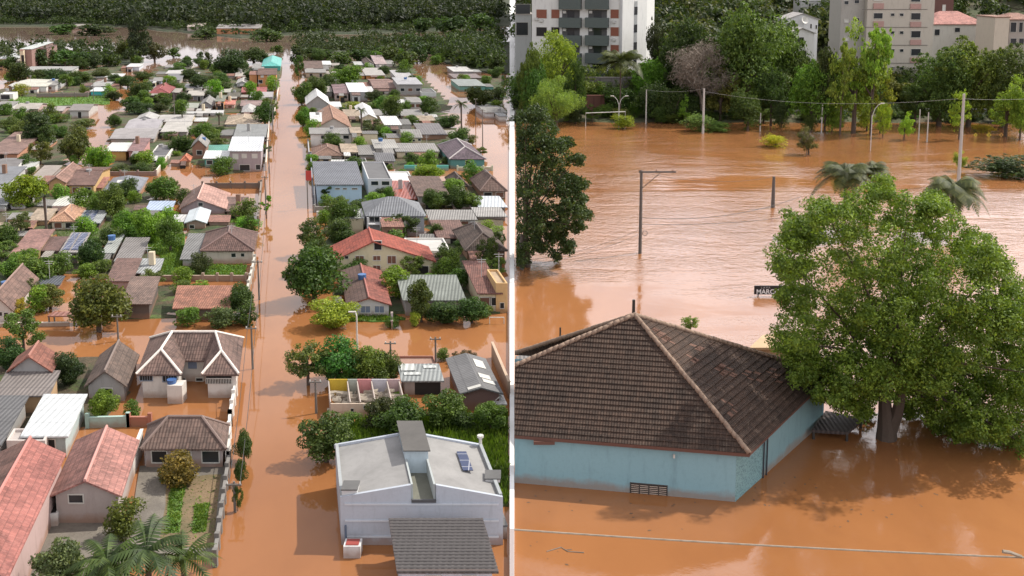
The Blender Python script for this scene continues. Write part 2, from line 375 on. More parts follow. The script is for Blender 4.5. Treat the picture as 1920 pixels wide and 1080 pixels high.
def trunk_mesh(rs, z0, cs, r=.03, lean=0):
    m = MB(); top = Vector((lean, 0, (z0+.9)/2)); m.tube([(0, 0, -.08), (lean*.3, 0, z0*.6), (lean*.7, 0, z0+.08), top], [r*1.25, r, r*.75, r*.3], 7)
    for c in cs[:6]:
        c = Vector(c); s = Vector((lean*.5, 0, z0*(.75+.3*rs.random()))); mid = s.lerp(c, .5)+Vector((0, 0, .03))
        m.tube([s, mid, c], [r*.55, r*.35, r*.12], 5)
    me = bpy.data.meshes.new('trunk'); me.from_pydata([tuple(v) for v in m.v], [], m.f); me.materials.append(BARK); return me
PROTO = {}
def proto(kind, var):
    k = (kind, var)
    if k in PROTO: return PROTO[k]
    rs = np.random.default_rng(abs(hash(kind)) % 1000 + var*17 if False else sum(map(ord, kind))*31+var*17)
    hq = kind.endswith('H'); kd = kind.rstrip('H'); mul, sc = (3.2, .56) if hq else (1, 1)
    lc = lambda cs, ra, n, s, **q: leaf_cloud(rs, cs, ra, int(n*mul), s*sc, **q)
    if kd == 'round': z0 = .3; cs, ra = crown_centers(rs, 32, .06, 1, br=.17); V = lc(cs, ra, 6500, .026); r = .035
    elif kd == 'far': z0 = .3; cs, ra = crown_centers(rs, 12, .02, 1, br=.22); V = lc(cs, ra, 900, .06); r = .035
    elif kd == 'loose': z0 = .35; cs, ra = crown_centers(rs, 30, .12, 1, br=.12); V = lc(cs, ra, 3600, .026, shell=.2); r = .03
    elif kd == 'shrub': z0 = .15; cs, ra = crown_centers(rs, 16, -.05, 1, br=.2); V = lc(cs, ra, 2600, .034); r = .03
    elif kd == 'slim': z0 = .3; cs, ra = crown_centers(rs, 15, .2, 1, br=.13); cs[:, 0] += .16*np.sin(cs[:, 2]*9); V = lc(cs, ra*[1, 1, .45], 2600, .03, shell=.2); r = .03
    elif kd == 'tall': z0 = .25; cs, ra = crown_centers(rs, 34, .04, 1, br=.15); V = lc(cs, ra*[1, 1, .7], 5600, .026, shell=.4); r = .03
    elif kd == 'willow': z0 = .2; cs, ra = crown_centers(rs, 30, .05, 1, br=.15); V = lc(cs, ra, 7000, .026, shell=.3, droop=1.2, aspect=.3); r = .03
    if hq and kd != 'willow':
        nt_ = len(cs)*10; kk = rs.integers(0, len(cs), nt_); d = rs.normal(size=(nt_, 3)); d /= np.linalg.norm(d, axis=1)[:, None]
        tc_ = cs[kk]+d*ra[kk]*rs.uniform(.8, 1.35, (nt_, 1)); tr_ = np.repeat(rs.uniform(.016, .045, (nt_, 1)), 3, 1)*np.array([1, 1, .7])
        V = np.concatenate([V.reshape(-1, 4, 3)[::2].reshape(-1, 3), leaf_cloud(rs, tc_, tr_, int(len(V)/4*.75), .0125 if kd != 'shrub' else .018, shell=.1)])
    PROTO[k] = (quads_mesh('foliage', V, LEAF), trunk_mesh(rs, z0, cs, r)); return PROTO[k]
def tree(px, pyb, pw, pyt, kind, col, label, group=None, name='tree', cat='tree', z=0.0, rot=None, var=None, trunk=True):
    g = G(px, pyb, z); w = pw*g.y*cp/F/1.0; h = max(AtY(px, pyt, g.y).z-z, .4)
    rnd = random.Random(int(px*3+pyb*7)); v = rnd.randrange(3) if var is None else var
    if kind == 'palm': return palm(g, w, h, col, label, group)
    fm, tm = proto(kind, v); root = thing(name, g, label, cat, group); root.rotation_euler.z = rnd.random()*6.28 if rot is None else rot
    root.scale = (w*1.2, w*1.2, h*1.02)
    c = bpy.data.objects.new('crown' if name == 'tree' else 'foliage', fm); C.objects.link(c); c.parent = root; c.color = (*[x*(1.15+.4*rnd.random()) for x in col], 1)
    s = bpy.data.objects.new('trunk' if name == 'tree' else 'stem', tm); C.objects.link(s); s.parent = root
    return root
def shrub(px, pyb, pw, pyt, col, label, group=None, z=0.0, kind='shrub'):
    return tree(px, pyb, pw, pyt, kind, col, label, group, name='shrub', cat='shrub', z=z)
def palm(g, w, h, col, label, group=None, nf=16, seed=1, arch=.9, name='palm_tree'):
    rs = np.random.default_rng(seed+int(g.x*10) % 97); root = thing(name, g, label, 'palm tree', group)
    R0 = w/2; ztop = max(h-R0*.45, h*.5)
    MB().tube([g+Vector((0, 0, -.5)), g+Vector((.05, 0, ztop*.5)), g+Vector((0, 0, ztop))], [.22, .16, .18], 8).build('trunk', BARK, root)
    Q = []
    for i in range(nf):
        az = 2*math.pi*i/nf+rs.random()*.3; el = .2+1.1*rs.random(); dx, dy = math.cos(az), math.sin(az); sd_ = np.array([-dy, dx, 0])
        pr = None; n = 14 if nf < 30 else 22
        for j in range(n+1):
            t = j/n; rr = R0*t*(math.cos(el)*.5+.6); zz = ztop+R0*(math.sin(el)*t*1.0-arch*t*t*(.75+.4*(1-el)))
            p = np.array([dx*rr, dy*rr, zz])
            if pr is not None:
                lw = R0*(.22 if nf < 30 else .30)*math.sin(math.pi*min(.97, t*.9+.08))
                for sgn in (-1, 1):
                    tip = p+sd_*sgn*lw+np.array([dx*lw*.5, dy*lw*.5, -lw*.55]); Q += [pr, p, tip, pr*.6+p*.4+(tip-p)*.5] if nf < 30 else [pr*.8+p*.2, p, tip, pr*.5+p*.5+(tip-p)*.8]
            pr = p
    me = quads_mesh('fronds', np.array(Q), LEAF); o = bpy.data.objects.new('fronds', me); C.objects.link(o); o.parent = root; o.color = (*col, 1)
    return root
# greens (linear)
DG = (.045, .088, .024); MG = (.07, .14, .028); BG = (.10, .21, .03); YG = (.16, .25, .04); OG = (.075, .12, .032); GG = (.07, .10, .055); FG = (.034, .064, .024)
# ---------------------------------------------------------------- poles and wires
WOODP = plain('weathered_pole', (.14, .125, .11), .85); CONCP = plain('concrete_pole', (.45, .43, .4), .8); METALP = plain('painted_steel', (.5, .5, .5), .5); WIRE = plain('wire', (.05, .05, .05), .6)
def pole(px, pyb, pyt, r, label, mat=None, arm=0, z=0, name='utility_pole', ins=2):
    g = G(px, pyb, z); top = AtY(px, pyt, g.y).z; root = thing(name, g, label, 'pole')
    MB().tube([g+Vector((0, 0, -.6)), Vector((g.x, g.y, top))], [r*1.2, r*.8], 8).build('shaft', mat or WOODP, root)
    if arm:
        MB().box((g.x-arm/2, g.y-.06-r, top-.2), (g.x+arm/2, g.y+.04-r, top-.12)).build('crossarm', WOODP, root)
        for i in range(ins):
            xx = g.x-arm/2+.1+(arm-.2)*i/max(1, ins-1)
            MB().tube([(xx, g.y-r, top-.115), (xx, g.y-r, top+.02)], .05, 6).build('insulator', FRAME, root)
    return root, Vector((g.x, g.y, top))
def wire(a, b, sag, r, label, name='overhead_wire', mat=None, cat='wire', group=None, n=14):
    m = MB(); pts = [a.lerp(b, i/n)-Vector((0, 0, sag*4*(i/n)*(1-i/n))) for i in range(n+1)]
    o = MB().tube(pts, r, 5).build(name, mat or WIRE, at=a); return tag(o, label, cat, group)
# ================================================================ THE SETTING
m, t, b = newmat('muddy_floodwater'); g = N(t, 'ShaderNodeNewGeometry'); P = g.outputs['Position']
sx = N(t, 'ShaderNodeSeparateXYZ'); t.links.new(P, sx.inputs[0])
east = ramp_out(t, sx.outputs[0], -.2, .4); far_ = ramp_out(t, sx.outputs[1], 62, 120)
n1 = noise(t, scaled(t, P, (1, .35, 1)), .035, 5, .6, .6); n2 = noise(t, scaled(t, P, (1, .5, 1)), .25, 4, .6)
col = mixc(t, ramp_out(t, n1, .35, .7), (.25, .104, .040), (.345, .15, .058)); col = mixc(t, ramp_out(t, n2, .5, .8, .35), col, (.20, .08, .034))
col = mixc(t, ramp_out(t, sx.outputs[1], 330, 430), col, (.21, .145, .115))  # far water paled; sky reflection put into the base colour
t.links.new(col, b.inputs['Base Color']); b.inputs['IOR'].default_value = 1.38
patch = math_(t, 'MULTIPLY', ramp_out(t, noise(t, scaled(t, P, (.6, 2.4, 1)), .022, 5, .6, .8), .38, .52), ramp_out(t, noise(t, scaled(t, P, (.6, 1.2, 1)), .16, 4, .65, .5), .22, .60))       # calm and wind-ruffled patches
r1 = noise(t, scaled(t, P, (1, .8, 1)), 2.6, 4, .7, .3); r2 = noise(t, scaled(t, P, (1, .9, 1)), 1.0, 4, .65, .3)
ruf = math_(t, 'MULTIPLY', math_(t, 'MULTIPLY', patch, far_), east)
amp = math_(t, 'ADD', math_(t, 'ADD', math_(t, 'MULTIPLY', ruf, .25), math_(t, 'MULTIPLY', east, .012)), .006)
bump(t, b, math_(t, 'MULTIPLY', math_(t, 'ADD', math_(t, 'MULTIPLY', r1, .5), r2), amp), 1.0, .45)
t.links.new(math_(t, 'ADD', .03, math_(t, 'MULTIPLY', ruf, .05)), b.inputs['Roughness'])
t.links.new(math_(t, 'ADD', 1.37, math_(t, 'MULTIPLY', ruf, .95)), b.inputs['IOR'])  # raised IOR puts extra sky reflection into the ruffled patches
WATER = m
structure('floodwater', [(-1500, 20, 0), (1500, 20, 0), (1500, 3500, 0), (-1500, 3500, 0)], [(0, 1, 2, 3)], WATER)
GRND = plain('river_mud', (.12, .07, .04), .95)
structure('ground', [(-3000, -500, -2.5), (3000, -500, -2.5), (3000, 6000, -2.5), (-3000, 6000, -2.5)], [(0, 1, 2, 3)], GRND)
def landmat(name, c1, c2, s=.8):
    m, t, b = newmat(name); g = N(t, 'ShaderNodeNewGeometry'); P = g.outputs['Position']
    col = mixc(t, ramp_out(t, noise(t, P, s*.35, 5, .65, .5), .4, .62), c1, c2); n = noise(t, P, s*6, 5, .7)
    col = mixc(t, ramp_out(t, n, .45, .75, .6), col, tuple(x*.5 for x in c1)); t.links.new(col, b.inputs['Base Color'])
    b.inputs['Roughness'].default_value = .95; bump(t, b, n, .6, .08); return m
GRASSM = landmat('lawn_grass', (.065, .16, .02), (.11, .20, .035)); ROUGHG = landmat('rough_grass', (.06, .09, .025), (.10, .11, .04))
YARDM = landmat('worn_concrete', (.20, .18, .15), (.13, .115, .10)); SOIL = landmat('forest_floor', (.03, .045, .02), (.05, .05, .025), .1)
DIRT = landmat('dirt', (.20, .14, .08), (.12, .10, .05))
def land(name, px, z, mat, grid=False):
    P = [G(*p) for p in px]; n = len(P); cx = sum((p.x for p in P))/n; cy = sum((p.y for p in P))/n
    ar = sum(P[i].x*P[(i+1) % n].y-P[(i+1) % n].x*P[i].y for i in range(n))
    if ar < 0: P.reverse()
    s = MB(); v = [(p.x, p.y, z) for p in P]+[(cx+(p.x-cx)*1.02, cy+(p.y-cy)*1.02, -1.2) for p in P]
    s.add(v, [tuple(range(n))]+[((i+1) % n, i, n+i, n+(i+1) % n) for i in range(n)])
    return structure(name, s.v, s.f, mat), P
def jag(pts, k=5, a=2.5, seed=3):
    r = random.Random(seed); out = []
    for i in range(len(pts)):
        p, q_ = pts[i], pts[(i+1) % len(pts)]
        for j in range(k):
            f = j/k; out.append((p[0]+(q_[0]-p[0])*f+r.uniform(-a, a), p[1]+(q_[1]-p[1])*f+r.uniform(-a, a)*.5))
    return out
grass_spots = []
def lawn(name, px, z=.12, mat=GRASSM, n=0, jagged=True, hgt=.18):
    o, P = land(name, jag(px) if jagged else px, z, mat)
    if n: grass_spots.append(([G(*p) for p in px], z, n, hgt))
lawn('concrete_yard', [(262, 876), (424, 870), (404, 1050), (236, 1050)], .10, YARDM, jagged=False)
lawn('back_yard', [(60, 985), (262, 978), (238, 1100), (20, 1100)], .09, YARDM)
lawn('weedy_patch', [(316, 898), (412, 892), (400, 1030), (298, 1030)], .106, DIRT, 350, hgt=.05)
lawn('lawn_strip', [(322, 905), (352, 902), (342, 940), (336, 1000), (308, 1005)], .115, GRASSM, 900, hgt=.1)
lawn('lawn_patch', [(366, 950), (392, 945), (386, 1000), (360, 1002)], .115, GRASSM, 700, hgt=.1)
lawn('lawn', [(268, 447), (345, 440), (345, 498), (462, 498), (458, 524), (300, 524), (300, 480), (272, 470)], .12, GRASSM, 6000)
lawn('grassy_lot', [(640, 800), (700, 786), (952, 776), (953, 950), (640, 940)], .15, ROUGHG, 14000, jagged=False, hgt=.35)
lawn('front_lawn', [(640, 591), (735, 590), (760, 600), (732, 603), (645, 604)], .10, GRASSM, 1200)
lawn('verge', [(388, 409), (462, 408), (458, 420), (385, 421)], .10, GRASSM, 900)
lawn('playing_field', [(25, 183), (205, 180), (205, 196), (150, 199), (30, 197)], .15, GRASSM, 2500, hgt=.3)
lawn('side_lawn', [(598, 388), (660, 386), (655, 397), (596, 400)], .1, GRASSM, 700)
lawn('garden_soil', [(300, 352), (336, 350), (330, 372), (296, 374)], .08, DIRT)
lawn('garden_lawn', [(100, 425), (200, 418), (330, 400), (345, 440), (200, 462), (110, 450)], .08, ROUGHG, 1500)
lawn('river_bank_far', [(-500, 48), (240, 51), (330, 60), (450, 70), (545, 66), (700, 62), (810, 60), (845, 56), (955, 48), (955, -28), (-500, -28)], .6, SOIL)
lawn('wooded_bank', [(800, 92), (880, 84), (956, 80), (956, 138), (930, 140), (860, 128), (820, 112)], .4, SOIL)
lawn('river_island', [(560, 84), (640, 82), (780, 84), (800, 96), (700, 104), (560, 100)], .3, SOIL)
lawn('river_shore', [(-20, 100), (60, 96), (240, 98), (270, 108), (250, 122), (-20, 124)], .3, SOIL)
# grass blades
rs = np.random.default_rng(5)
def inside(x, y, P):
    c = False; n = len(P)
    for i in range(n):
        a, b_ = P[i], P[i-1]
        if (a.y > y) != (b_.y > y) and x < (b_.x-a.x)*(y-a.y)/(b_.y-a.y)+a.x: c = not c
    return c
Q = []
for P_, z, n, hg in grass_spots:
    xs = [p.x for p in P_]; ys = [p.y for p in P_]; k = 0; tries = 0
    while k < n and tries < n*6:
        tries += 1; x = rs.uniform(min(xs), max(xs)); y = rs.uniform(min(ys), max(ys))
        if not inside(x, y, P_): continue
        k += 1; a = rs.random()*6.28; dx, dy = math.cos(a)*.07, math.sin(a)*.07; hh_ = hg*(.4+rs.random()); lx, ly = rs.normal(size=2)*.1
        Q += [(x-dx, y-dy, z-.02), (x+dx, y+dy, z-.02), (x+dx*.3+lx, y+dy*.3+ly, z+hh_), (x-dx*.3+lx, y-dy*.3+ly, z+hh_)]
me = quads_mesh('grass', np.array(Q), LEAF); o = bpy.data.objects.new('grass', me); C.objects.link(o); o.color = (.10, .19, .03, 1)
tag(o, 'short green grass growing on the lawns and vacant lots', 'grass', kind='stuff')
# wet garden ground of the town blocks, breaking through the flood in uneven patches
from mathutils import noise as MN
BLK = [[(-45, 342), (285, 337), (300, 376), (340, 402), (478, 408), (462, 520), (200, 522), (-45, 512)], [(205, 530), (322, 532), (470, 540), (450, 604), (225, 602)], [(-45, 520), (60, 520), (70, 610), (-45, 612)],
 [(208, 212), (300, 206), (420, 212), (502, 235), (495, 318), (420, 330), (335, 300), (300, 318), (196, 318)], [(285, 128), (340, 120), (420, 128), (530, 124), (512, 212), (245, 214), (262, 165)], [(-45, 104), (235, 108), (232, 160), (196, 192), (168, 222), (120, 318), (-45, 330)],
 [(568, 140), (640, 112), (770, 122), (846, 190), (850, 232), (905, 312), (756, 324), (590, 306), (572, 240)], [(592, 306), (756, 326), (838, 340), (893, 348), (954, 378), (954, 592), (640, 596), (602, 470)], [(-45, 655), (90, 660), (245, 668), (245, 800), (-45, 900)], [(852, 145), (954, 140), (954, 225), (930, 222), (880, 176)]]
BG_ = [[G(*p) for p in s] for s in BLK]; V = []; Fc = []; st_ = 1.6; xs_ = np.arange(-150, -.6, st_); ys_ = np.arange(72, 420, st_)
for y in ys_:
    for x in xs_:
        z = -1.0
        if x/y < -.0045 and not any(inside(x, y, LP_) for LP_, *_r in grass_spots) and any(inside(x, y, S_g) for S_g in BG_):
            z = .17+.42*MN.noise(Vector((x*.11, y*.07, 3)))+.18*MN.noise(Vector((x*.45, y*.4, 1)))
        V.append((x, y, z))
nx_ = len(xs_)
for j in range(len(ys_)-1):
    for i in range(nx_-1):
        k = j*nx_+i
        if max(V[k][2], V[k+1][2], V[k+nx_][2], V[k+nx_+1][2]) > -.9: Fc.append((k, k+1, k+nx_+1, k+nx_))
m, t, b = newmat('wet_garden_ground'); g = N(t, 'ShaderNodeNewGeometry'); P = g.outputs['Position']
col = mixc(t, ramp_out(t, noise(t, P, .16, 5, .7, .6), .42, .56), (.045, .075, .022), (.105, .075, .045)); col = mixc(t, ramp_out(t, noise(t, P, .3, 4, .7), .55, .65), col, (.10, .15, .035))
col = mixc(t, ramp_out(t, noise(t, P, 2.2, 6, .8), .4, .75), col, (.025, .03, .015)); t.links.new(col, b.inputs['Base Color']); b.inputs['Roughness'].default_value = .9
bump(t, b, noise(t, P, 3, 5, .7), .8, .2)
structure('garden_ground', V, Fc, m)
# white strip between the two views, added as a wedge-shaped wall
fw = MB(); pts = []
for Y in (30, 1500):
    xl, xr = (955.5-960)/F*Y*cp, (964.5-960)/F*Y*cp; pts.append((xl, xr, Y))
(a0, a1, Y0), (b0, b1, Y1) = pts
fw.prism([(a0, Y0), (a1, Y0), (b1, Y1), (b0, Y1)], -2, .45); fo = fw.build('divider_strip', plain('divider_white', (.86, .86, .85), .8, 0, .06), at=(0, 30, 0))
tag(fo, 'long straight white wall dividing the flooded town from the flooded park', 'wall')
# hill behind the park
def hillz(x, y):
    z = float(np.interp(y, [236, 246, 262, 300, 330, 380, 450, 600, 900], [-1.2, .35, 1, 3, 6, 13, 27, 52, 95]))
    a = x/y; w = min(1, max(0, (a-.004)/.05)); w = w*w*(3-2*w)
    return (min(z, 6)+(z-min(z, 6))*w)+(math.sin(x*.11)*math.cos(y*.09)*.6 if z > 2 else .18*math.sin(x*.3))
nx, ny = 60, 60; V = []; Fc = []
for j in range(ny+1):
    y = 236+(900-236)*(j/ny)**1.4
    for i in range(nx+1):
        x = y*(.0030+(.60-.0030)*i/nx); V.append((x, y, hillz(x, y)))
for j in range(ny):
    for i in range(nx): k = j*(nx+1)+i; Fc.append((k, k+1, k+nx+2, k+nx+1))
k0 = len(V); col0 = [j*(nx+1) for j in range(ny+1)]
V += [(V[i][0], V[i][1], -2) for i in col0]
for j in range(ny): Fc.append((col0[j+1], col0[j], k0+j, k0+j+1)[::-1])
structure('hill', V, Fc, landmat('hill_soil', (.06, .075, .03), (.10, .08, .05), .3))
def mass(name, pts, label, col, cat, nq=46, w=(8, 13), h=(8, 13), seed=1, dirs=None):
    rs = np.random.default_rng(seed); out = []
    for (x, y, z) in pts:
        W = rs.uniform(*w); Hh = rs.uniform(*h); nb = 6
        cs = rs.normal(size=(nb, 3))*[.22*W, .22*W, .17*Hh]+[x, y, z+Hh*.6]; ra = np.tile([[W*.24, W*.24, Hh*.2]], (nb, 1))*(.7+.5*rs.random((nb, 1)))
        out.append(leaf_cloud(rs, cs, ra, nq, (.085 if nq < 100 else .075)*W, shell=.7, flat=1.0))
    me = quads_mesh(name, np.concatenate(out), LEAF); o = bpy.data.objects.new(name, me); C.objects.link(o); o.color = (*col, 1)
    return tag(o, label, cat, kind='stuff')
def scatter(px, spacing, seed, zf=lambda x, y: .4, maxn=9000):
    P = [G(*p) for p in px]; r = random.Random(seed); xs = [p.x for p in P]; ys = [p.y for p in P]; out = []
    x = min(xs)
    while x < max(xs):
        y = min(ys)
        while y < max(ys):
            a, c = x+r.uniform(-.5, .5)*spacing, y+r.uniform(-.5, .5)*spacing
            if inside(a, c, P) and not (-.012 < a/c < .007): out.append((a, c, zf(a, c)))
            y += spacing
        x += spacing
    return out
FFP = scatter([(-160, 45), (150, 47), (270, 55), (400, 60), (500, 66), (548, 62), (700, 58), (800, 56), (850, 52), (953, 44), (953, -18), (-160, -18)], 10, 1)
EDG = scatter([(-160, 47), (240, 50), (330, 59), (450, 69), (545, 65), (700, 61), (810, 59), (845, 55), (953, 49), (953, 42), (-160, 40)], 6.5, 77)
mass('bank_scrub', EDG, 'low ragged scrub and small trees fringing the far river bank', (.04, .075, .026), 'scrub', w=(4, 9), h=(2.5, 6), nq=80, seed=70)
random.Random(5).shuffle(FFP)
for k, (cc, w_, adj_) in enumerate((((.017, .032, .015), (12, 19), 'darkest'), ((.024, .046, .018), (10, 15), 'mid green'), ((.034, .055, .023), (9, 13), 'paler'))):  # greens darkened, putting a cloud shadow into the forest's colour
    mass('far_forest', FFP[k::3], adj_+' trees of the forest closing the view beyond the swollen river', cc, 'forest', w=w_, h=(9, 15), nq=95, seed=k+1)
RW = scatter([(800, 92), (880, 82), (955, 78), (955, 138), (930, 140), (862, 128), (822, 112)], 5.5, 2)
for k in (0, 1): mass('riverside_wood', RW[k::2], ('dark', 'greener')[k]+' trees of the wood across the canal street at the right end of the town', ((.028, .055, .022), (.045, .085, .028))[k], 'wood', w=(6, 10), h=(5, 9), nq=120, seed=4+k)
mass('island_wood', scatter([(556, 84), (640, 80), (790, 80), (812, 98), (700, 112), (560, 108)], 8, 12)+scatter([(-10, 100), (60, 94), (240, 96), (276, 110), (250, 124), (-10, 124)], 9, 13), 'ragged dark trees on the half drowned river margin', (.035, .062, .025), 'wood', w=(5, 10), h=(3, 8), nq=110, seed=15)
r_ = random.Random(8); HWP = []
for _ in range(1500): yy = math.sqrt(r_.uniform(392**2, 640**2)); x = r_.uniform(.012, .56)*yy; HWP.append((x, yy, hillz(x, yy)))
for _ in range(190): yy = r_.uniform(300, 395); x = r_.uniform(.127, .243)*yy; HWP.append((x, yy, hillz(x, yy)))
for _ in range(60): yy = r_.uniform(345, 395); x = r_.uniform(.285, .305)*yy; HWP.append((x, yy, hillz(x, yy)))
for k in range(3): mass('hillside_wood', HWP[k::3], ('dark', 'mid green', 'lighter olive')[k]+' trees of the wooded hillside behind the park houses', ((.03, .055, .024), (.05, .09, .032), (.075, .10, .045))[k], 'wood', w=(8, 13), h=(8, 14), nq=170, seed=6+k)

rr_ = random.Random(41); UG = [v for v in V if v[2] > .05 and rr_.random() < .34]
for k, (cc, ad) in enumerate((((.035, .07, .024), 'dark'), ((.07, .13, .03), 'green'), ((.10, .12, .045), 'dry olive'))):
    mass('undergrowth', [(p[0]+rr_.uniform(-.8, .8), p[1]+rr_.uniform(-.8, .8), -.1) for p in UG[k::3]], ad+' weeds and low garden plants between the flooded houses', cc, 'weeds', nq=30, w=(.9, 2.2), h=(.5, 1.5), seed=50+k)

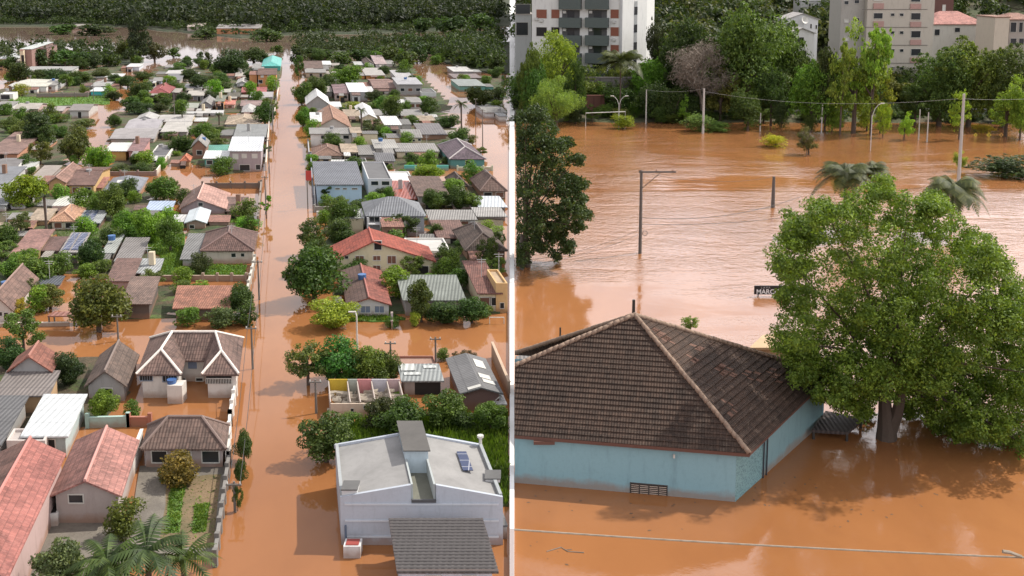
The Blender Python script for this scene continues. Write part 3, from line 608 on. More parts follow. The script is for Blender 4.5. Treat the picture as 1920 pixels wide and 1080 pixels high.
# ================================================================ THE FLOODED TOWN (left)
WH, CR, GY, LG, PK, TN, BL, TE, YE, OR, BR, LB = (.62,.61,.58), (.58,.50,.36), (.30,.29,.28), (.42,.42,.42), (.42,.30,.28), (.45,.30,.17), (.30,.40,.52), (.08,.33,.33), (.6,.42,.08), (.5,.22,.08), (.22,.13,.09), (.50,.55,.62)
rBR, rDB, rPK, rRD, rGY, rDG, rWH, rTN, rLB, rOR, rPU, rGG, rTE, rBK = (.13,.085,.07), (.085,.06,.05), (.35,.165,.14), (.30,.075,.05), (.27,.26,.25), (.13,.13,.135), (.66,.66,.65), (.36,.29,.22), (.45,.52,.60), (.38,.20,.12), (.12,.09,.11), (.20,.22,.20), (.10,.42,.38), (.06,.06,.065)
T_, F_, M_, S_ = 'tile', 'fibre', 'metal', 'flat'
HS = [
# x0 x1 yb ye yt kind hr wall rm roof label win
(-150, 14, 1180, 1085, 850, 'gy', 1.1, PK, T_, (.33,.125,.105), 'long pink tiled gable roof at the bottom left corner of the town', 0),
(93, 228, 983, 930, 825, 'gy', 1.0, (.36,.31,.29), T_, rPK, 'plain grey house with faded pink gable roof beside the concrete yard', [(130, 928, 155, 942, None, 0)]),
(263, 424, 878, 842, 797, 'hip', 1.5, (.34,.29,.28), T_, rBR, 'low grey house with brown hip roof at the head of the concrete yard', 3),
(157, 238, 752, 725, 665, 'gy', 1.3, GY, T_, (.12,.085,.07), 'small house under a steep speckled brown gable, left of the white ridged house', 1),
(12, 98, 742, 697, 668, 'gy', 1.3, GY, T_, (.22,.085,.06), 'house with reddish brown gable roof by two dark round trees', 1),
(-14, 92, 778, 742, 703, 'shed', .4, TN, F_, (.20,.175,.165), 'weathered grey asbestos roof in front of the reddish gable', 0),
(38, 128, 858, 818, 742, 'shed', .15, (.35,.42,.42), M_, (.60,.63,.64), 'bright white flat sheet roof tilted over a shed', 1),
(12, 84, 866, 826, 806, 'flat', 0, (.50,.45,.42), S_, (.42,.38,.36), 'small cream block with parapet below the bright white sheet roof', 0),
(-75, 2, 875, 835, 748, 'shed', .3, GY, F_, rDG, 'dark grey sheet roof touching the left edge, beside the white sheet roof', 0),
(862, 944, 770, 738, 672, 'gy', .5, (.20,.12,.11), F_, (.17,.17,.175), 'long grey fibre cement warehouse roof with pale skylight sheets', 0),
(924, 951, 772, 757, 742, 'shed', .1, LG, M_, rWH, 'tiny white lean-to roof in front of the grey warehouse', 0),
(649, 735, 594, 572, 507, 'gy', .75, (.50,.51,.52), T_, (.24,.075,.055), 'pale cottage with dark red gable roof and two blue shutters facing the side street', [(677, 574, 694, 586, (0,), 1), (703, 574, 720, 586, (0,), 1)]),
(755, 875, 592, 563, 527, 'shed', .7, GY, F_, rGG, 'low mossy green grey sheet roof behind the dark garden trees', 0),
(895, 943, 586, 550, 500, 'shed', .7, CR, T_, (.17,.075,.06), 'cream house with maroon roof by the white goal frame', 2),
(768, 845, 487, 470, 446, 'flat', 0, WH, S_, (.50,.49,.47), 'white flat roofed house behind the big cream gabled house', 2),
(690, 735, 372, 335, 303, 'flat', 0, (.50,.50,.51), S_, rDG, 'white two storey cube with dark flat roof and two wide windows', [(696, 340, 709, 347, None, 0), (716, 340, 730, 347, None, 0)]),
(590, 682, 387, 346, 308, 'shed', .5, (.36,.50,.62), F_, (.15,.16,.185), 'sky blue hall with ribbed grey roof on the main street', [(629, 353, 637, 355, None, 0), (643, 353, 650, 355, None, 0), (660, 353, 670, 355, None, 0)]),
(735, 778, 352, 342, 321, 'flat', 0, WH, S_, rWH, 'low white annex beside the two storey cube', 0),
(742, 783, 382, 373, 344, 'shed', .5, GY, M_, rRD, 'bright red sloping sheet roof below the white annex', 0),
(782, 845, 386, 368, 337, 'shed', .6, GY, T_, rBR, 'dull brown tiled roof right of the red sheet roof', 1),
(846, 880, 362, 349, 333, 'hip', 1.2, TN, T_, rDB, 'tiny tan kiosk with dark dome shaped hip roof on the right side street', 1),
(900, 952, 374, 358, 336, 'hip', 1.9, BR, T_, (.14,.09,.075), 'brown thatched looking hip roof by the right hand street', 2),
(897, 952, 397, 388, 371, 'shed', .3, LG, M_, (.52,.56,.60), 'pale blue white sheet roof below the brown thatched hip', 0),
(805, 896, 424, 412, 397, 'shed', .3, LG, F_, rGY, 'long low grey roof right of the grey balcony house', 2),
(894, 952, 414, 406, 391, 'shed', .2, LG, F_, (.33,.32,.31), 'light grey roof at the right edge behind the dark brown hip', 0),
(820, 880, 458, 446, 419, 'shed', .5, WH, T_, (.16,.09,.075), 'chocolate tiled roof with white eaves beside the round garden tree', 1),
(872, 952, 492, 470, 432, 'hip', 1.6, BR, T_, rDB, 'very dark brown hip roof at the right edge of the town', 1),
(818, 846, 456, 449, 438, 'shed', .3, GY, T_, rRD, 'small red tiled canopy left of the dark brown hip', 0),
(580, 662, 276, 251, 243, 'shed', .4, WH, F_, rGY, 'long white two storey house with four dark windows on the main street', [(602, 254, 609, 260, None, 0), (613, 254, 618, 261, None, 0), (624, 254, 633, 260, None, 0), (644, 254, 654, 260, None, 0)]),
(657, 679, 277, 249, 241, 'shed', .3, CR, T_, rTN, 'narrow beige stair block joined to the long white house', 1),
(592, 660, 251, 240, 213, 'gy', 2.2, (.48,.42,.38), T_, (.30,.17,.12), 'orange brown gable with pale front behind the long white house', 1),
(582, 618, 246, 228, 212, 'shed', .2, CR, M_, rWH, 'dazzling white roof sheet left of the orange gable', 0),
(573, 619, 212, 196, 181, 'gy', 2.2, GY, M_, rWH, 'grey gable house with snow white roof beside the main street', 0),
(615, 641, 208, 200, 192, 'shed', .2, GY, M_, rWH, 'small white lean-to right of the snow white gable', 0),
(626, 655, 190, 175, 157, 'gx', .6, (.45,.38,.37), T_, (.20,.13,.14), 'pink house with mauve ribbed roof left of the white roofed block', 2),
(655, 691, 191, 172, 157, 'shed', .3, LG, M_, (.72,.73,.74), 'block with brilliant white square roof', 0),
(675, 708, 232, 222, 199, 'gy', 1.0, CR, M_, rWH, 'white gable roof seen behind the garden palms', 1),
(645, 676, 228, 218, 205, 'gx', .7, CR, F_, rTN, 'pale tan roof left of the white gable among palms', 0),
(720, 754, 252, 234, 219, 'shed', .2, (.40,.38,.36), M_, rWH, 'boxy house with tilted white lid roof', 0),
(745, 793, 181, 158, 147, 'shed', .3, GY, F_, (.40,.40,.42), 'grey two storey house by the side canal street', 3),
(743, 778, 160, 146, 133, 'shed', .3, LG, F_, (.42,.41,.42), 'light grey upper roof behind the two storey house by the canal street', 0),
(700, 745, 176, 165, 148, 'gx', .8, (.40,.30,.28), T_, (.24,.15,.13), 'low pinkish roof left of the grey two storey canal house', 0),
(685, 723, 150, 141, 129, 'shed', .4, OR, F_, (.40,.38,.36), 'orange shed with pale roof near the river end', 0),
(755, 793, 271, 258, 243, 'gx', .9, (.58,.54,.40), F_, rGY, 'cream cottage with small square windows and grey roof', [(767, 262, 771, 265, None, 0), (774, 262, 778, 265, None, 0), (784, 260, 789, 264, None, 0)]),
(788, 839, 264, 252, 235, 'shed', .5, BR, F_, (.18,.17,.175), 'dark grey strip roof right of the cream cottage', 0),
(742, 825, 298, 284, 271, 'shed', .3, CR, F_, rGY, 'long grey roof with white edge above the teal garden wall', 2),
(842, 912, 316, 298, 272, 'hip', 1.7, (.08,.22,.21), T_, rPU, 'dark purple hip roof with pale grid lines and teal walls', 1),
(752, 795, 225, 217, 207, 'shed', .3, PK, F_, rGY, 'grey roofed pink wall shed below the white villa', 0),
(786, 818, 233, 226, 218, 'shed', .2, TN, F_, rTN, 'small tan roof left of the bushy side street trees', 0),
(765, 792, 206, 192, 182, 'gx', .5, WH, F_, rGY, 'white villa with columns half hidden by a round tree', 2),
(790, 818, 184, 173, 166, 'flat', 0, (.55,.56,.56), S_, rDG, 'pale garage block at the canal street bend', 0),
(850, 889, 143, 134, 126, 'shed', .2, GY, M_, (.50,.49,.47), 'light grey roof at the far side of the canal street', 0),
(860, 912, 172, 161, 150, 'shed', .3, (.16,.36,.32), F_, (.27,.30,.29), 'teal walled shed across the canal street', 1),
(851, 905, 150, 146, 139, 'shed', .2, GY, F_, (.22,.18,.18), 'thin grey brown roof above the teal walled shed', 0),
(908, 952, 222, 211, 198, 'gx', .5, (.55,.56,.57), F_, rGY, 'grey and white house at the right edge across the canal street', 1),
(935, 952, 228, 218, 208, 'shed', .2, WH, F_, (.36,.37,.38), 'pale small roof joined to the house at the right edge', 0),
(572, 612, 146, 136, 129, 'gx', .5, (.40,.33,.25), F_, rGY, 'beige long house nearest the river on the main street', 2),
(570, 606, 136, 128, 114, 'gx', 1.2, (.30,.26,.22), T_, rBR, 'brown gabled house just before the river', 1),
(600, 622, 128, 121, 115, 'shed', .2, WH, M_, rWH, 'little white roof beside the brown gabled house near the river', 0),
(684, 703, 128, 120, 108, 'gy', .9, WH, T_, rDB, 'dark little gable near the riverside trees', 0),
(703, 726, 128, 120, 103, 'gx', 1.4, (.60,.57,.57), T_, (.38,.30,.30), 'pale pink gabled house near the riverside trees', 1),
(585, 645, 300, 292, 277, 'hip', 1.2, LG, T_, (.20,.12,.09), 'low earth brown hip roof in front of the long white house', 0),
(640, 672, 298, 285, 272, 'shed', .3, CR, T_, rTN, 'tan terrace roof right of the earth brown hip', 2),
(672, 706, 300, 290, 274, 'shed', .3, GY, F_, (.22,.21,.20), 'sooty grey roof in the cluster behind the blue hall', 0),
(702, 748, 294, 278, 264, 'shed', .3, (.4,.38,.35), F_, (.36,.35,.33), 'pale grey shed roof in the cluster behind the blue hall', 0),
(705, 742, 318, 302, 286, 'gx', .6, GY, F_, (.15,.15,.16), 'charcoal roof just behind the dark topped cube', 1),
(660, 690, 316, 308, 296, 'flat', 0, GY, S_, rDG, 'dark flat roof with a little white tank behind the blue hall', 0),
(427, 492, 322, 283, 259, 'shed', .3, (.33,.28,.29), M_, (.55,.57,.60), 'two storey mauve house with pale sheet roof on the main street', [(437, 289, 446, 298, (1,), 0), (454, 289, 462, 296, FRAME, 0), (473, 289, 482, 296, FRAME, 0), (450, 309, 468, 320, None, 0), (480, 309, 488, 318, None, 0)]),
(437, 499, 266, 257, 235, 'shed', .3, GY, F_, (.25,.26,.26), 'grey green ribbed roof behind the mauve two storey house', 0),
(421, 490, 240, 233, 218, 'hip', 1.0, LG, T_, rTN, 'tan hip roof beside the dark round street tree', 0),
(380, 428, 314, 297, 284, 'shed', .2, (.10,.30,.27), M_, (.68,.70,.69), 'sea green house with white front roof', [(388, 301, 398, 308, None, 0), (410, 300, 425, 306, None, 0)]),
(388, 428, 290, 282, 271, 'gx', .3, (.10,.33,.27), F_, (.12,.33,.27), 'green upper roof behind the sea green house', 0),
(357, 388, 299, 276, 264, 'gy', 1.4, (.24,.13,.09), F_, rGY, 'narrow brick gable house left of the sea green house', 1),
(338, 357, 312, 302, 295, 'hip', .8, TN, T_, (.40,.13,.07), 'tiny orange red hipped pavilion in the flooded garden', 0),
(335, 425, 404, 392, 362, 'gy', 1.5, (.30,.24,.25), T_, (.42,.25,.21), 'mauve house with wide salmon gable roof', [(372, 380, 380, 386, None, 0)]),
(421, 463, 404, 396, 375, 'shed', .5, (.30,.22,.20), T_, (.17,.12,.10), 'brown tiled lean-to right of the salmon gable', 0),
(345, 388, 432, 418, 394, 'gy', .5, (.30,.22,.18), M_, (.58,.64,.68), 'little brick shed with pale blue barrel roof', [(356, 422, 364, 428, None, 0)]),
(375, 478, 494, 470, 436, 'hip', 1.5, (.46,.42,.36), T_, (.13,.075,.065), 'cream house with maroon brown hip roof by the lawn', [(434, 475, 442, 482, None, 0), (452, 475, 458, 481, None, 0)]),
(337, 375, 502, 486, 443, 'shed', .4, LG, F_, (.20,.20,.20), 'grey sheet carport roof joined to the maroon hip house', 0),
(323, 432, 600, 578, 549, 'shed', .8, (.14,.12,.10), T_, (.30,.135,.09), 'rough orange tiled roof among shrubs by the main street', 0),
(225, 284, 598, 570, 528, 'shed', .6, (.10,.08,.07), T_, (.17,.115,.095), 'brown mottled roof open at the front, right of the big round tree', 0),
(213, 262, 502, 490, 452, 'shed', .5, (.40,.36,.33), F_, (.22,.205,.20), 'long grey brown roof beside the lawn', 0),
(197, 248, 545, 527, 490, 'shed', .4, PK, T_, (.17,.10,.085), 'striped brown tiled roof continuing the long grey brown roof', 0),
(255, 298, 525, 512, 489, 'shed', .3, (.25,.13,.10), F_, (.33,.345,.35), 'small light grey corrugated roof at the lawn edge', 0),
(190, 215, 490, 474, 443, 'shed', .3, (.12,.11,.10), F_, (.33,.35,.33), 'pale green grey lean-to left of the long grey brown roof', 0),
(15, 66, 496, 480, 438, 'shed', .6, (.35,.28,.12), T_, (.27,.15,.13), 'rosy brown tiled roof left of the solar panelled roof', 0),
(72, 112, 480, 470, 449, 'shed', .4, GY, T_, (.15,.09,.08), 'dim brown link roof between the rosy roof and the solar panels', 0),
(110, 148, 496, 473, 443, 'shed', .5, (.27,.24,.23), F_, (.32,.30,.29), 'grey gable house whose roof is covered in two rows of solar panels', 0),
(-40, 24, 610, 582, 522, 'gy', 1.6, (.50,.46,.42), T_, (.18,.11,.09), 'white walled house with brown gable roof at the left edge', [(-4, 585, 4, 592, None, 0), (8, 586, 15, 593, None, 0)]),
(66, 112, 541, 534, 520, 'shed', .2, GY, F_, (.10,.11,.13), 'collapsed dark blue grey roof sheets in the flooded garden', 0),
(92, 142, 432, 415, 392, 'hip', 1.0, (.50,.48,.38), T_, (.40,.23,.15), 'cream bungalow with pale orange roof left of the solar carport', 2),
(52, 92, 425, 413, 396, 'shed', .4, TN, T_, rTN, 'faded tan roof left of the cream bungalow', 0),
(142, 188, 432, 418, 398, 'shed', .3, (.04,.04,.045), F_, (.32,.34,.34), 'open carport roof with dark blue solar panels', 0),
(97, 152, 394, 386, 371, 'shed', .3, LG, M_, (.58,.58,.54), 'long cream white roof under the tan gable wall', 0),
(87, 124, 370, 343, 314, 'gy', .9, (.45,.27,.14), T_, (.24,.14,.11), 'tall tan gable wall with rounded brown roof', 0),
(125, 178, 368, 347, 313, 'gx', .9, (.45,.30,.13), T_, (.15,.085,.07), 'ochre house with dark brown roof and deep verandah', 2),
(165, 192, 362, 352, 336, 'shed', .4, TN, T_, (.33,.15,.12), 'small salmon roof right of the ochre house', 0),
(52, 88, 352, 338, 313, 'shed', .3, GY, F_, (.33,.29,.26), 'flat grey beige roof left of the tan gable wall', 0),
(192, 262, 368, 357, 333, 'hip', .9, GY, F_, (.22,.235,.27), 'slate blue hip roof with a white skylight patch', 0),
(272, 322, 404, 394, 379, 'shed', .2, CR, M_, (.38,.46,.60), 'light blue sheet roof among the garden trees', 0),
(195, 238, 302, 283, 269, 'shed', .2, (.48,.28,.09), M_, (.60,.60,.58), 'orange walled house with white veranda roof', 0),
(238, 268, 304, 283, 264, 'shed', .6, (.48,.25,.23), T_, (.22,.13,.13), 'pink two storey house with mauve roof', 1),
(280, 316, 302, 292, 272, 'flat', 0, WH, S_, (.12,.12,.13), 'white walled yard building with dark flat roof', 0),
(205, 290, 270, 260, 240, 'gx', .8, (.35,.31,.28), F_, (.33,.31,.31), 'broad light grey double roof in the left cluster', 0),
(232, 296, 250, 241, 222, 'gx', .7, LG, F_, (.38,.36,.38), 'lavender tinted grey roof behind the broad double roof', 1),
(252, 292, 232, 225, 216, 'gy', .9, LG, F_, (.44,.43,.42), 'pale grey gable at the back of the left cluster', 0),
(295, 360, 236, 228, 215, 'gx', .7, CR, F_, (.48,.46,.44), 'long off white roof with a small palm before it', 0),
(300, 352, 260, 247, 232, 'shed', .4, GY, F_, (.46,.44,.41), 'off white sheet roof with cream side wall above the garden', 0),
(-30, 34, 300, 288, 250, 'shed', .8, (.45,.22,.14), T_, (.22,.14,.12), 'brown roofed house touching the left edge beside the tall dark tree', 1),
(-25, 26, 334, 320, 296, 'gx', .8, WH, F_, (.20,.19,.19), 'white house with sooty roof on the left edge', 1),
(-60, 12, 362, 345, 316, 'shed', .4, LG, F_, (.20,.21,.23), 'blue grey long roof slanting along the left edge street', 0),
(-50, 12, 400, 384, 352, 'shed', .4, LG, F_, (.28,.29,.31), 'pale blue grey roof on the left edge above the bright green tree', 1),
(-30, 24, 454, 440, 424, 'shed', .5, (.45,.40,.22), T_, rTN, 'pale straw coloured roof on the left edge', 0),
(0, 24, 190, 176, 172, 'flat', 0, WH, S_, rWH, 'white box garage at the left edge by the playing field', [(2, 178, 18, 186, None, 0)]),
(-15, 20, 214, 200, 192, 'shed', .3, WH, F_, rGY, 'grey roofed house below the white box garage', 0),
(20, 88, 174, 162, 148, 'gx', .5, WH, F_, (.56,.55,.48), 'long cream white roof at the top of the playing field', 0),
(80, 105, 172, 160, 149, 'gx', .6, LG, F_, rGY, 'grey and white house joined to the long cream white roof', 1),
(168, 200, 181, 171, 165, 'shed', .2, (.06,.40,.44), M_, (.58,.62,.62), 'turquoise cabin with white roof at the field corner', 0),
(170, 205, 168, 161, 152, 'gx', .4, LG, F_, (.36,.36,.35), 'grey hangar roof behind the turquoise cabin', 0),
(185, 217, 160, 154, 146, 'gy', .7, CR, F_, (.45,.44,.42), 'pale grey gable above the turquoise cabin', 0),
(128, 168, 222, 207, 195, 'gx', .8, (.42,.41,.39), F_, (.24,.22,.21), 'grey brown gabled house below the playing field', 1),
(78, 118, 216, 208, 199, 'gx', .5, PK, F_, (.38,.34,.33), 'beige roofed shed below the playing field', 0),
(27, 72, 212, 204, 194, 'gx', .8, PK, F_, (.42,.39,.35), 'tan gable left of the beige roofed shed', 1),
(42, 135, 142, 132, 126, 'shed', .3, (.46,.45,.42), F_, (.34,.34,.33), 'very long low grey building near the river', 3),
(36, 60, 130, 92, 80, 'shed', .3, (.26,.16,.14), F_, (.50,.54,.52), 'tall narrow reddish brown block near the river', 0),
(-10, 32, 124, 110, 99, 'hip', 1.0, WH, F_, (.52,.54,.55), 'pale hip roof at the far left edge', 1),
(236, 262, 134, 125, 120, 'shed', .2, (.50,.55,.60), M_, rWH, 'white and blue shed before the tall dark conifer', 0),
(196, 228, 150, 144, 139, 'shed', .2, WH, M_, rWH, 'slim white roof in the trees by the conifer', 1),
(285, 304, 162, 152, 145, 'gx', .6, (.40,.40,.52), F_, rGY, 'lavender walled house at the flooded corner', 1),
(305, 338, 160, 150, 140, 'shed', .4, GY, F_, (.20,.20,.21), 'dark grey roof right of the lavender house', 0),
(310, 338, 146, 138, 132, 'shed', .3, CR, F_, (.50,.49,.48), 'whitish roof facing the open floodwater', 0),
(320, 343, 132, 126, 118, 'gx', .6, WH, F_, (.44,.42,.42), 'furthest grey roof standing at the open floodwater', 0),
(277, 318, 192, 175, 161, 'hip', 1.1, (.14,.10,.10), T_, (.26,.07,.07), 'house with crimson hip roof', 1),
(298, 318, 180, 168, 157, 'gx', .6, PK, T_, (.42,.18,.17), 'salmon pink roof touching the crimson hip', 0),
(345, 379, 172, 165, 157, 'gx', .6, WH, F_, (.34,.34,.35), 'grey roof with white gable end right of the crimson hip', 0),
(348, 382, 191, 179, 171, 'shed', .2, (.16,.15,.16), F_, (.45,.42,.38), 'two storey dark house with cream lid roof', 2),
(372, 400, 208, 199, 187, 'gy', 1.2, (.28,.26,.26), F_, rGY, 'grey gable house in the middle of the upper town', 1),
(338, 371, 210, 202, 193, 'gx', .6, GY, F_, (.36,.38,.33), 'greenish grey low roof left of the grey gable house', 0),
(365, 392, 220, 212, 205, 'shed', .2, LG, F_, (.48,.47,.45), 'narrow off white roof below the grey gable house', 0),
(402, 421, 208, 190, 181, 'shed', .3, (.52,.24,.08), F_, (.19,.20,.16), 'bright orange two storey house', 2),
(420, 441, 205, 196, 188, 'gx', .5, (.52,.38,.34), T_, (.50,.20,.16), 'salmon house right of the bright orange one', 1),
(425, 450, 188, 181, 173, 'gx', .4, BR, T_, (.12,.11,.09), 'olive dark roof behind the salmon house', 0),
(452, 500, 180, 173, 164, 'gx', .7, (.42,.16,.11), T_, (.33,.10,.10), 'carmine red roof by the main street', 0),
(468, 512, 190, 182, 174, 'shed', .3, (.36,.33,.38), F_, (.38,.36,.36), 'dusty grey roof in front of the carmine red roof', 2),
(450, 492, 206, 198, 188, 'gx', .5, LG, T_, (.28,.20,.19), 'dusky pink roof left of the dark round street tree', 1),
(452, 478, 218, 210, 199, 'hip', .9, (.20,.12,.10), F_, (.44,.43,.42), 'pale hip roof tucked behind the dark round street tree', 0),
(482, 519, 164, 140, 128, 'gx', .7, (.48,.22,.09), T_, (.13,.075,.06), 'orange two storey house with dark brown roof at the river end', [(489, 141, 494, 145, (1,), 0), (502, 141, 507, 145, (1,), 0), (485, 150, 492, 156, None, 0), (505, 150, 511, 156, None, 0)]),
(442, 466, 164, 157, 149, 'gy', .8, LG, F_, (.50,.49,.47), 'off white gable left of the orange two storey house', 0),
(440, 460, 150, 143, 136, 'gx', .5, (.5,.32,.2), F_, (.42,.38,.34), 'small sandy house near the river', 1),
(420, 442, 144, 139, 134, 'shed', .2, CR, F_, (.44,.43,.40), 'pale shed left of the small sandy house', 0),
(490, 527, 134, 124, 109, 'hip', 1.4, (.07,.34,.30), M_, rTE, 'turquoise hip roof standing closest to the river', 0),
(472, 495, 136, 128, 119, 'gx', .4, LG, F_, rGY, 'low grey roof left of the turquoise hip', 0),
(392, 432, 178, 173, 165, 'gx', .3, OG[:], F_, (.38,.37,.32), 'long thin greenish roof among the trees', 0),
(350, 372, 146, 141, 135, 'gx', .4, GY, F_, (.33,.33,.33), 'small grey roof among the riverside trees', 0),
(100, 152, 20, 13, 5, 'gx', 1.5, WH, M_, (.62,.64,.66), 'white house in a clearing of the far forest', 0),
(405, 490, 66, 53, 45, 'gx', 1.2, (.48,.22,.11), F_, (.30,.28,.27), 'long orange brick building on the far bank', 3),
(134, 156, 56, 49, 45, 'gx', .6, (.26,.20,.17), F_, (.26,.24,.21), 'pinkish farmhouse on the far river bank', 1),
(718, 740, 46, 38, 33, 'gx', 1.0, WH, M_, (.62,.62,.60), 'white farmhouse in the far forest', 0),
(350, 382, 60, 50, 44, 'gx', 1.2, (.50,.42,.36), F_, (.40,.34,.30), 'beige farmhouse by the far bank trees', 1),
]
BLUSH = plain('blue_grey_shutter', (.16, .20, .28), .7)
for H_ in HS:
    x0, x1, yb, ye, yt, kd, hr, wc, rm, rc, lab, win = H_
    if isinstance(win, list): win = [tuple([*w[:4], BLUSH if w[4] == (0,) else FRAME if w[4] == (1,) else w[4], w[5]]) for w in win]
    kw = {}
    if 'whose roof is covered' in lab or 'open carport roof' in lab or 'purple hip' in lab: kw = {}
    if 'salmon gable roof' in lab: kw['ax'] = .4
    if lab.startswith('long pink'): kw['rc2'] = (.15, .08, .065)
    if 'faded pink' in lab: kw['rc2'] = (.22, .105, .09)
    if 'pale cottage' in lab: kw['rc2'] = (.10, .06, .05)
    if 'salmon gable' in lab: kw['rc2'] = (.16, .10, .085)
    if 'purple hip' in lab: kw['trim'] = (.45, .42, .42)
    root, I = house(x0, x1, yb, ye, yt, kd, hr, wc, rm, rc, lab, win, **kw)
    q = I['q']; h = I['h']
    if 'whose roof is covered' in lab: solar(root, q, [(.12, .45, .1, .95), (.55, .92, .1, .95)], lambda b_: h+.5*b_)
    if 'open carport roof' in lab: solar(root, q, [(.1, .33, .15, .95), (.38, .62, .15, .95)], lambda b_: h+.3*b_)
    if 'warehouse' in lab:
        for (a0, a1, b0_, b1_) in ((.62, .86, .62, .85), (.58, .85, .3, .42), (.62, .9, .18, .28), (.2, .5, .02, .08)):
            zf = lambda a: h+.5*(1-abs(a-.5)*2)+.05
            v, f = slab([q(a0, b0_, zf(a0)), q(a1, b0_, zf(a1)), q(a1, b1_, zf(a1)), q(a0, b1_, zf(a0))], [(0, 1, 2, 3)], .03)
            mk('skylight', v, f, plain('pale_skylight', (.55, .54, .50), .5), root)
    if 'skylight patch' in lab: 
        v, f = slab([q(.3, .12, h+.3), q(.55, .12, h+.3), q(.55, .4, h+.82), q(.3, .4, h+.82)], [(0, 1, 2, 3)], .03); mk('skylight', v, f, plain('pale_skylight', (.55, .54, .50), .5), root)
# ---- the house with white ridges (U-shaped, two wings)
def ridgehouse():
    Yw = G(350, 746).y; Yf = Yw-.35; z = AtY(300, 702, Yf).z
    root = thing('house', (AtY(350, 702, Yf).x, Yw, 0), 'white two storey house with brown roof outlined by bright white ridges', 'house')
    def E(px, py, zz=z): return G(px, py, zz)
    A = AtY(255, 702, Yf); B = AtY(340, 702, Yf); Cc = AtY(378, 702, Yf); D = AtY(448, 702, Yf)
    yb = E(350, 634).y; dep = yb-Yf; bk = lambda p, f=1.0: Vector((p.x+UX*dep*f, Yf+dep*f, z))
    rz = 1.7; yr = .62                                   # where the main ridge runs
    BL, BR = bk(A), bk(D)
    M0 = bk(A, yr)+Vector((2.4, 0, rz)); M1 = bk(D, yr)+Vector((-2.2, 0, rz))
    LA = (A+B)/2+Vector((UX*2.0, 2.0, rz*.8)); RA = (Cc+D)/2+Vector((UX*2.0, 2.0, rz*.72))
    V0 = bk(B, .36)+Vector((0, 0, 0)); V1 = bk(Cc, .36)
    LM = M0; RM = M1
    V = [A, B, V0, V1, Cc, D, BR, BL, LA, M0, M1, RA]
    Fs = [(0, 1, 8), (1, 2, 9, 8), (2, 3, 10, 9), (3, 4, 11, 10), (4, 5, 11), (5, 6, 10, 11), (6, 7, 9, 10), (7, 0, 8, 9)]
    v, f = slab(V, Fs, .14); r = mk('roof', v, f, rooft(T_, (.15, .095, .08)), root)
    cm = plain('white_ridge_tile', (.72, .66, .6), .8); up = Vector((0, 0, .05)); k = MB()
    for a, b in ((0, 8), (1, 8), (8, 9), (9, 10), (10, 11), (11, 4), (11, 5), (7, 9), (6, 10)): k.tube([V[a]+up, V[b]+up], .11, 6)
    k.build('ridge_cap', cm, r)
    w = .35; wm = wall((.56, .53, .49)); ins = lambda p, dx, dy: Vector((p.x+dx, p.y+dy, 0))
    m_ = MB(); e = z-.05
    m_.prism([ins(A, w, w), ins(B, -w, w), ins(bk(B, .45), -w, 0), ins(bk(A, .45), w, 0)], -.6, e)
    m_.prism([ins(bk(A, .451), w, 0), ins(bk(D, .451), -w, 0), ins(BR, -w, -w), ins(BL, w, -w)], -.6, e)
    m_.prism([ins(Cc, w, w), ins(D, -w, w), ins(bk(D, .45), -w, 0), ins(bk(Cc, .45), w, 0)], -.6, e-.0)
    m_.build('wall', wm, root)
    Yc = bk(B, .45).y
    for (xa, ya, xb, yb_, br) in ((263, 704, 285, 713, 4), (306, 704, 331, 715, 4)):
        a_, b_ = AtY(xa, yb_, Yw), AtY(xb, ya, Yw); window(root, a_.x, b_.x, a_.z, b_.z, Yw, DARK, bars=br, frame=plain('blue_grey_frame', (.22, .25, .3), .6))
    for (xa, ya, xb, yb_) in ((353, 678, 369, 691), (341, 709, 348, 715), (368, 709, 380, 714)):
        a_, b_ = AtY(xa, yb_, Yc), AtY(xb, ya, Yc); window(root, a_.x, b_.x, a_.z, b_.z, Yc, BLUSH if ya < 690 else DARK)
    a_, b_ = AtY(387, 719, Yw), AtY(434, 703, Yw); MB().box((a_.x, Yw-.03, a_.z), (b_.x, Yw+.05, b_.z)).build('verandah_opening', DARK, root)
    rl = MB(); n = 16
    for i in range(n+1): xx = a_.x+(b_.x-a_.x)*i/n; rl.box((xx-.02, Yw-.1, a_.z), (xx+.02, Yw-.06, a_.z+.42))
    rl.box((a_.x, Yw-.11, a_.z+.42), (b_.x, Yw-.05, a_.z+.48)); rl.build('railing', FRAME, root)
    a_ = AtY(317, 745, Yw-.8); st = MB().box((a_.x, Yw-1.2, -.3), (a_.x+1.2, Yw-.03, AtY(317, 723, Yw-1.2).z)); st.build('stair_landing', wm, root)
    t0 = AtY(320, 721, Yw-.7); mt = MB().tube([t0+Vector((.1, 0, 0)), t0+Vector((.1, 0, .45))], [.33, .38], 14).build('water_tank', plain('blue_plastic', (.05, .12, .3), .4), root)
ridgehouse()
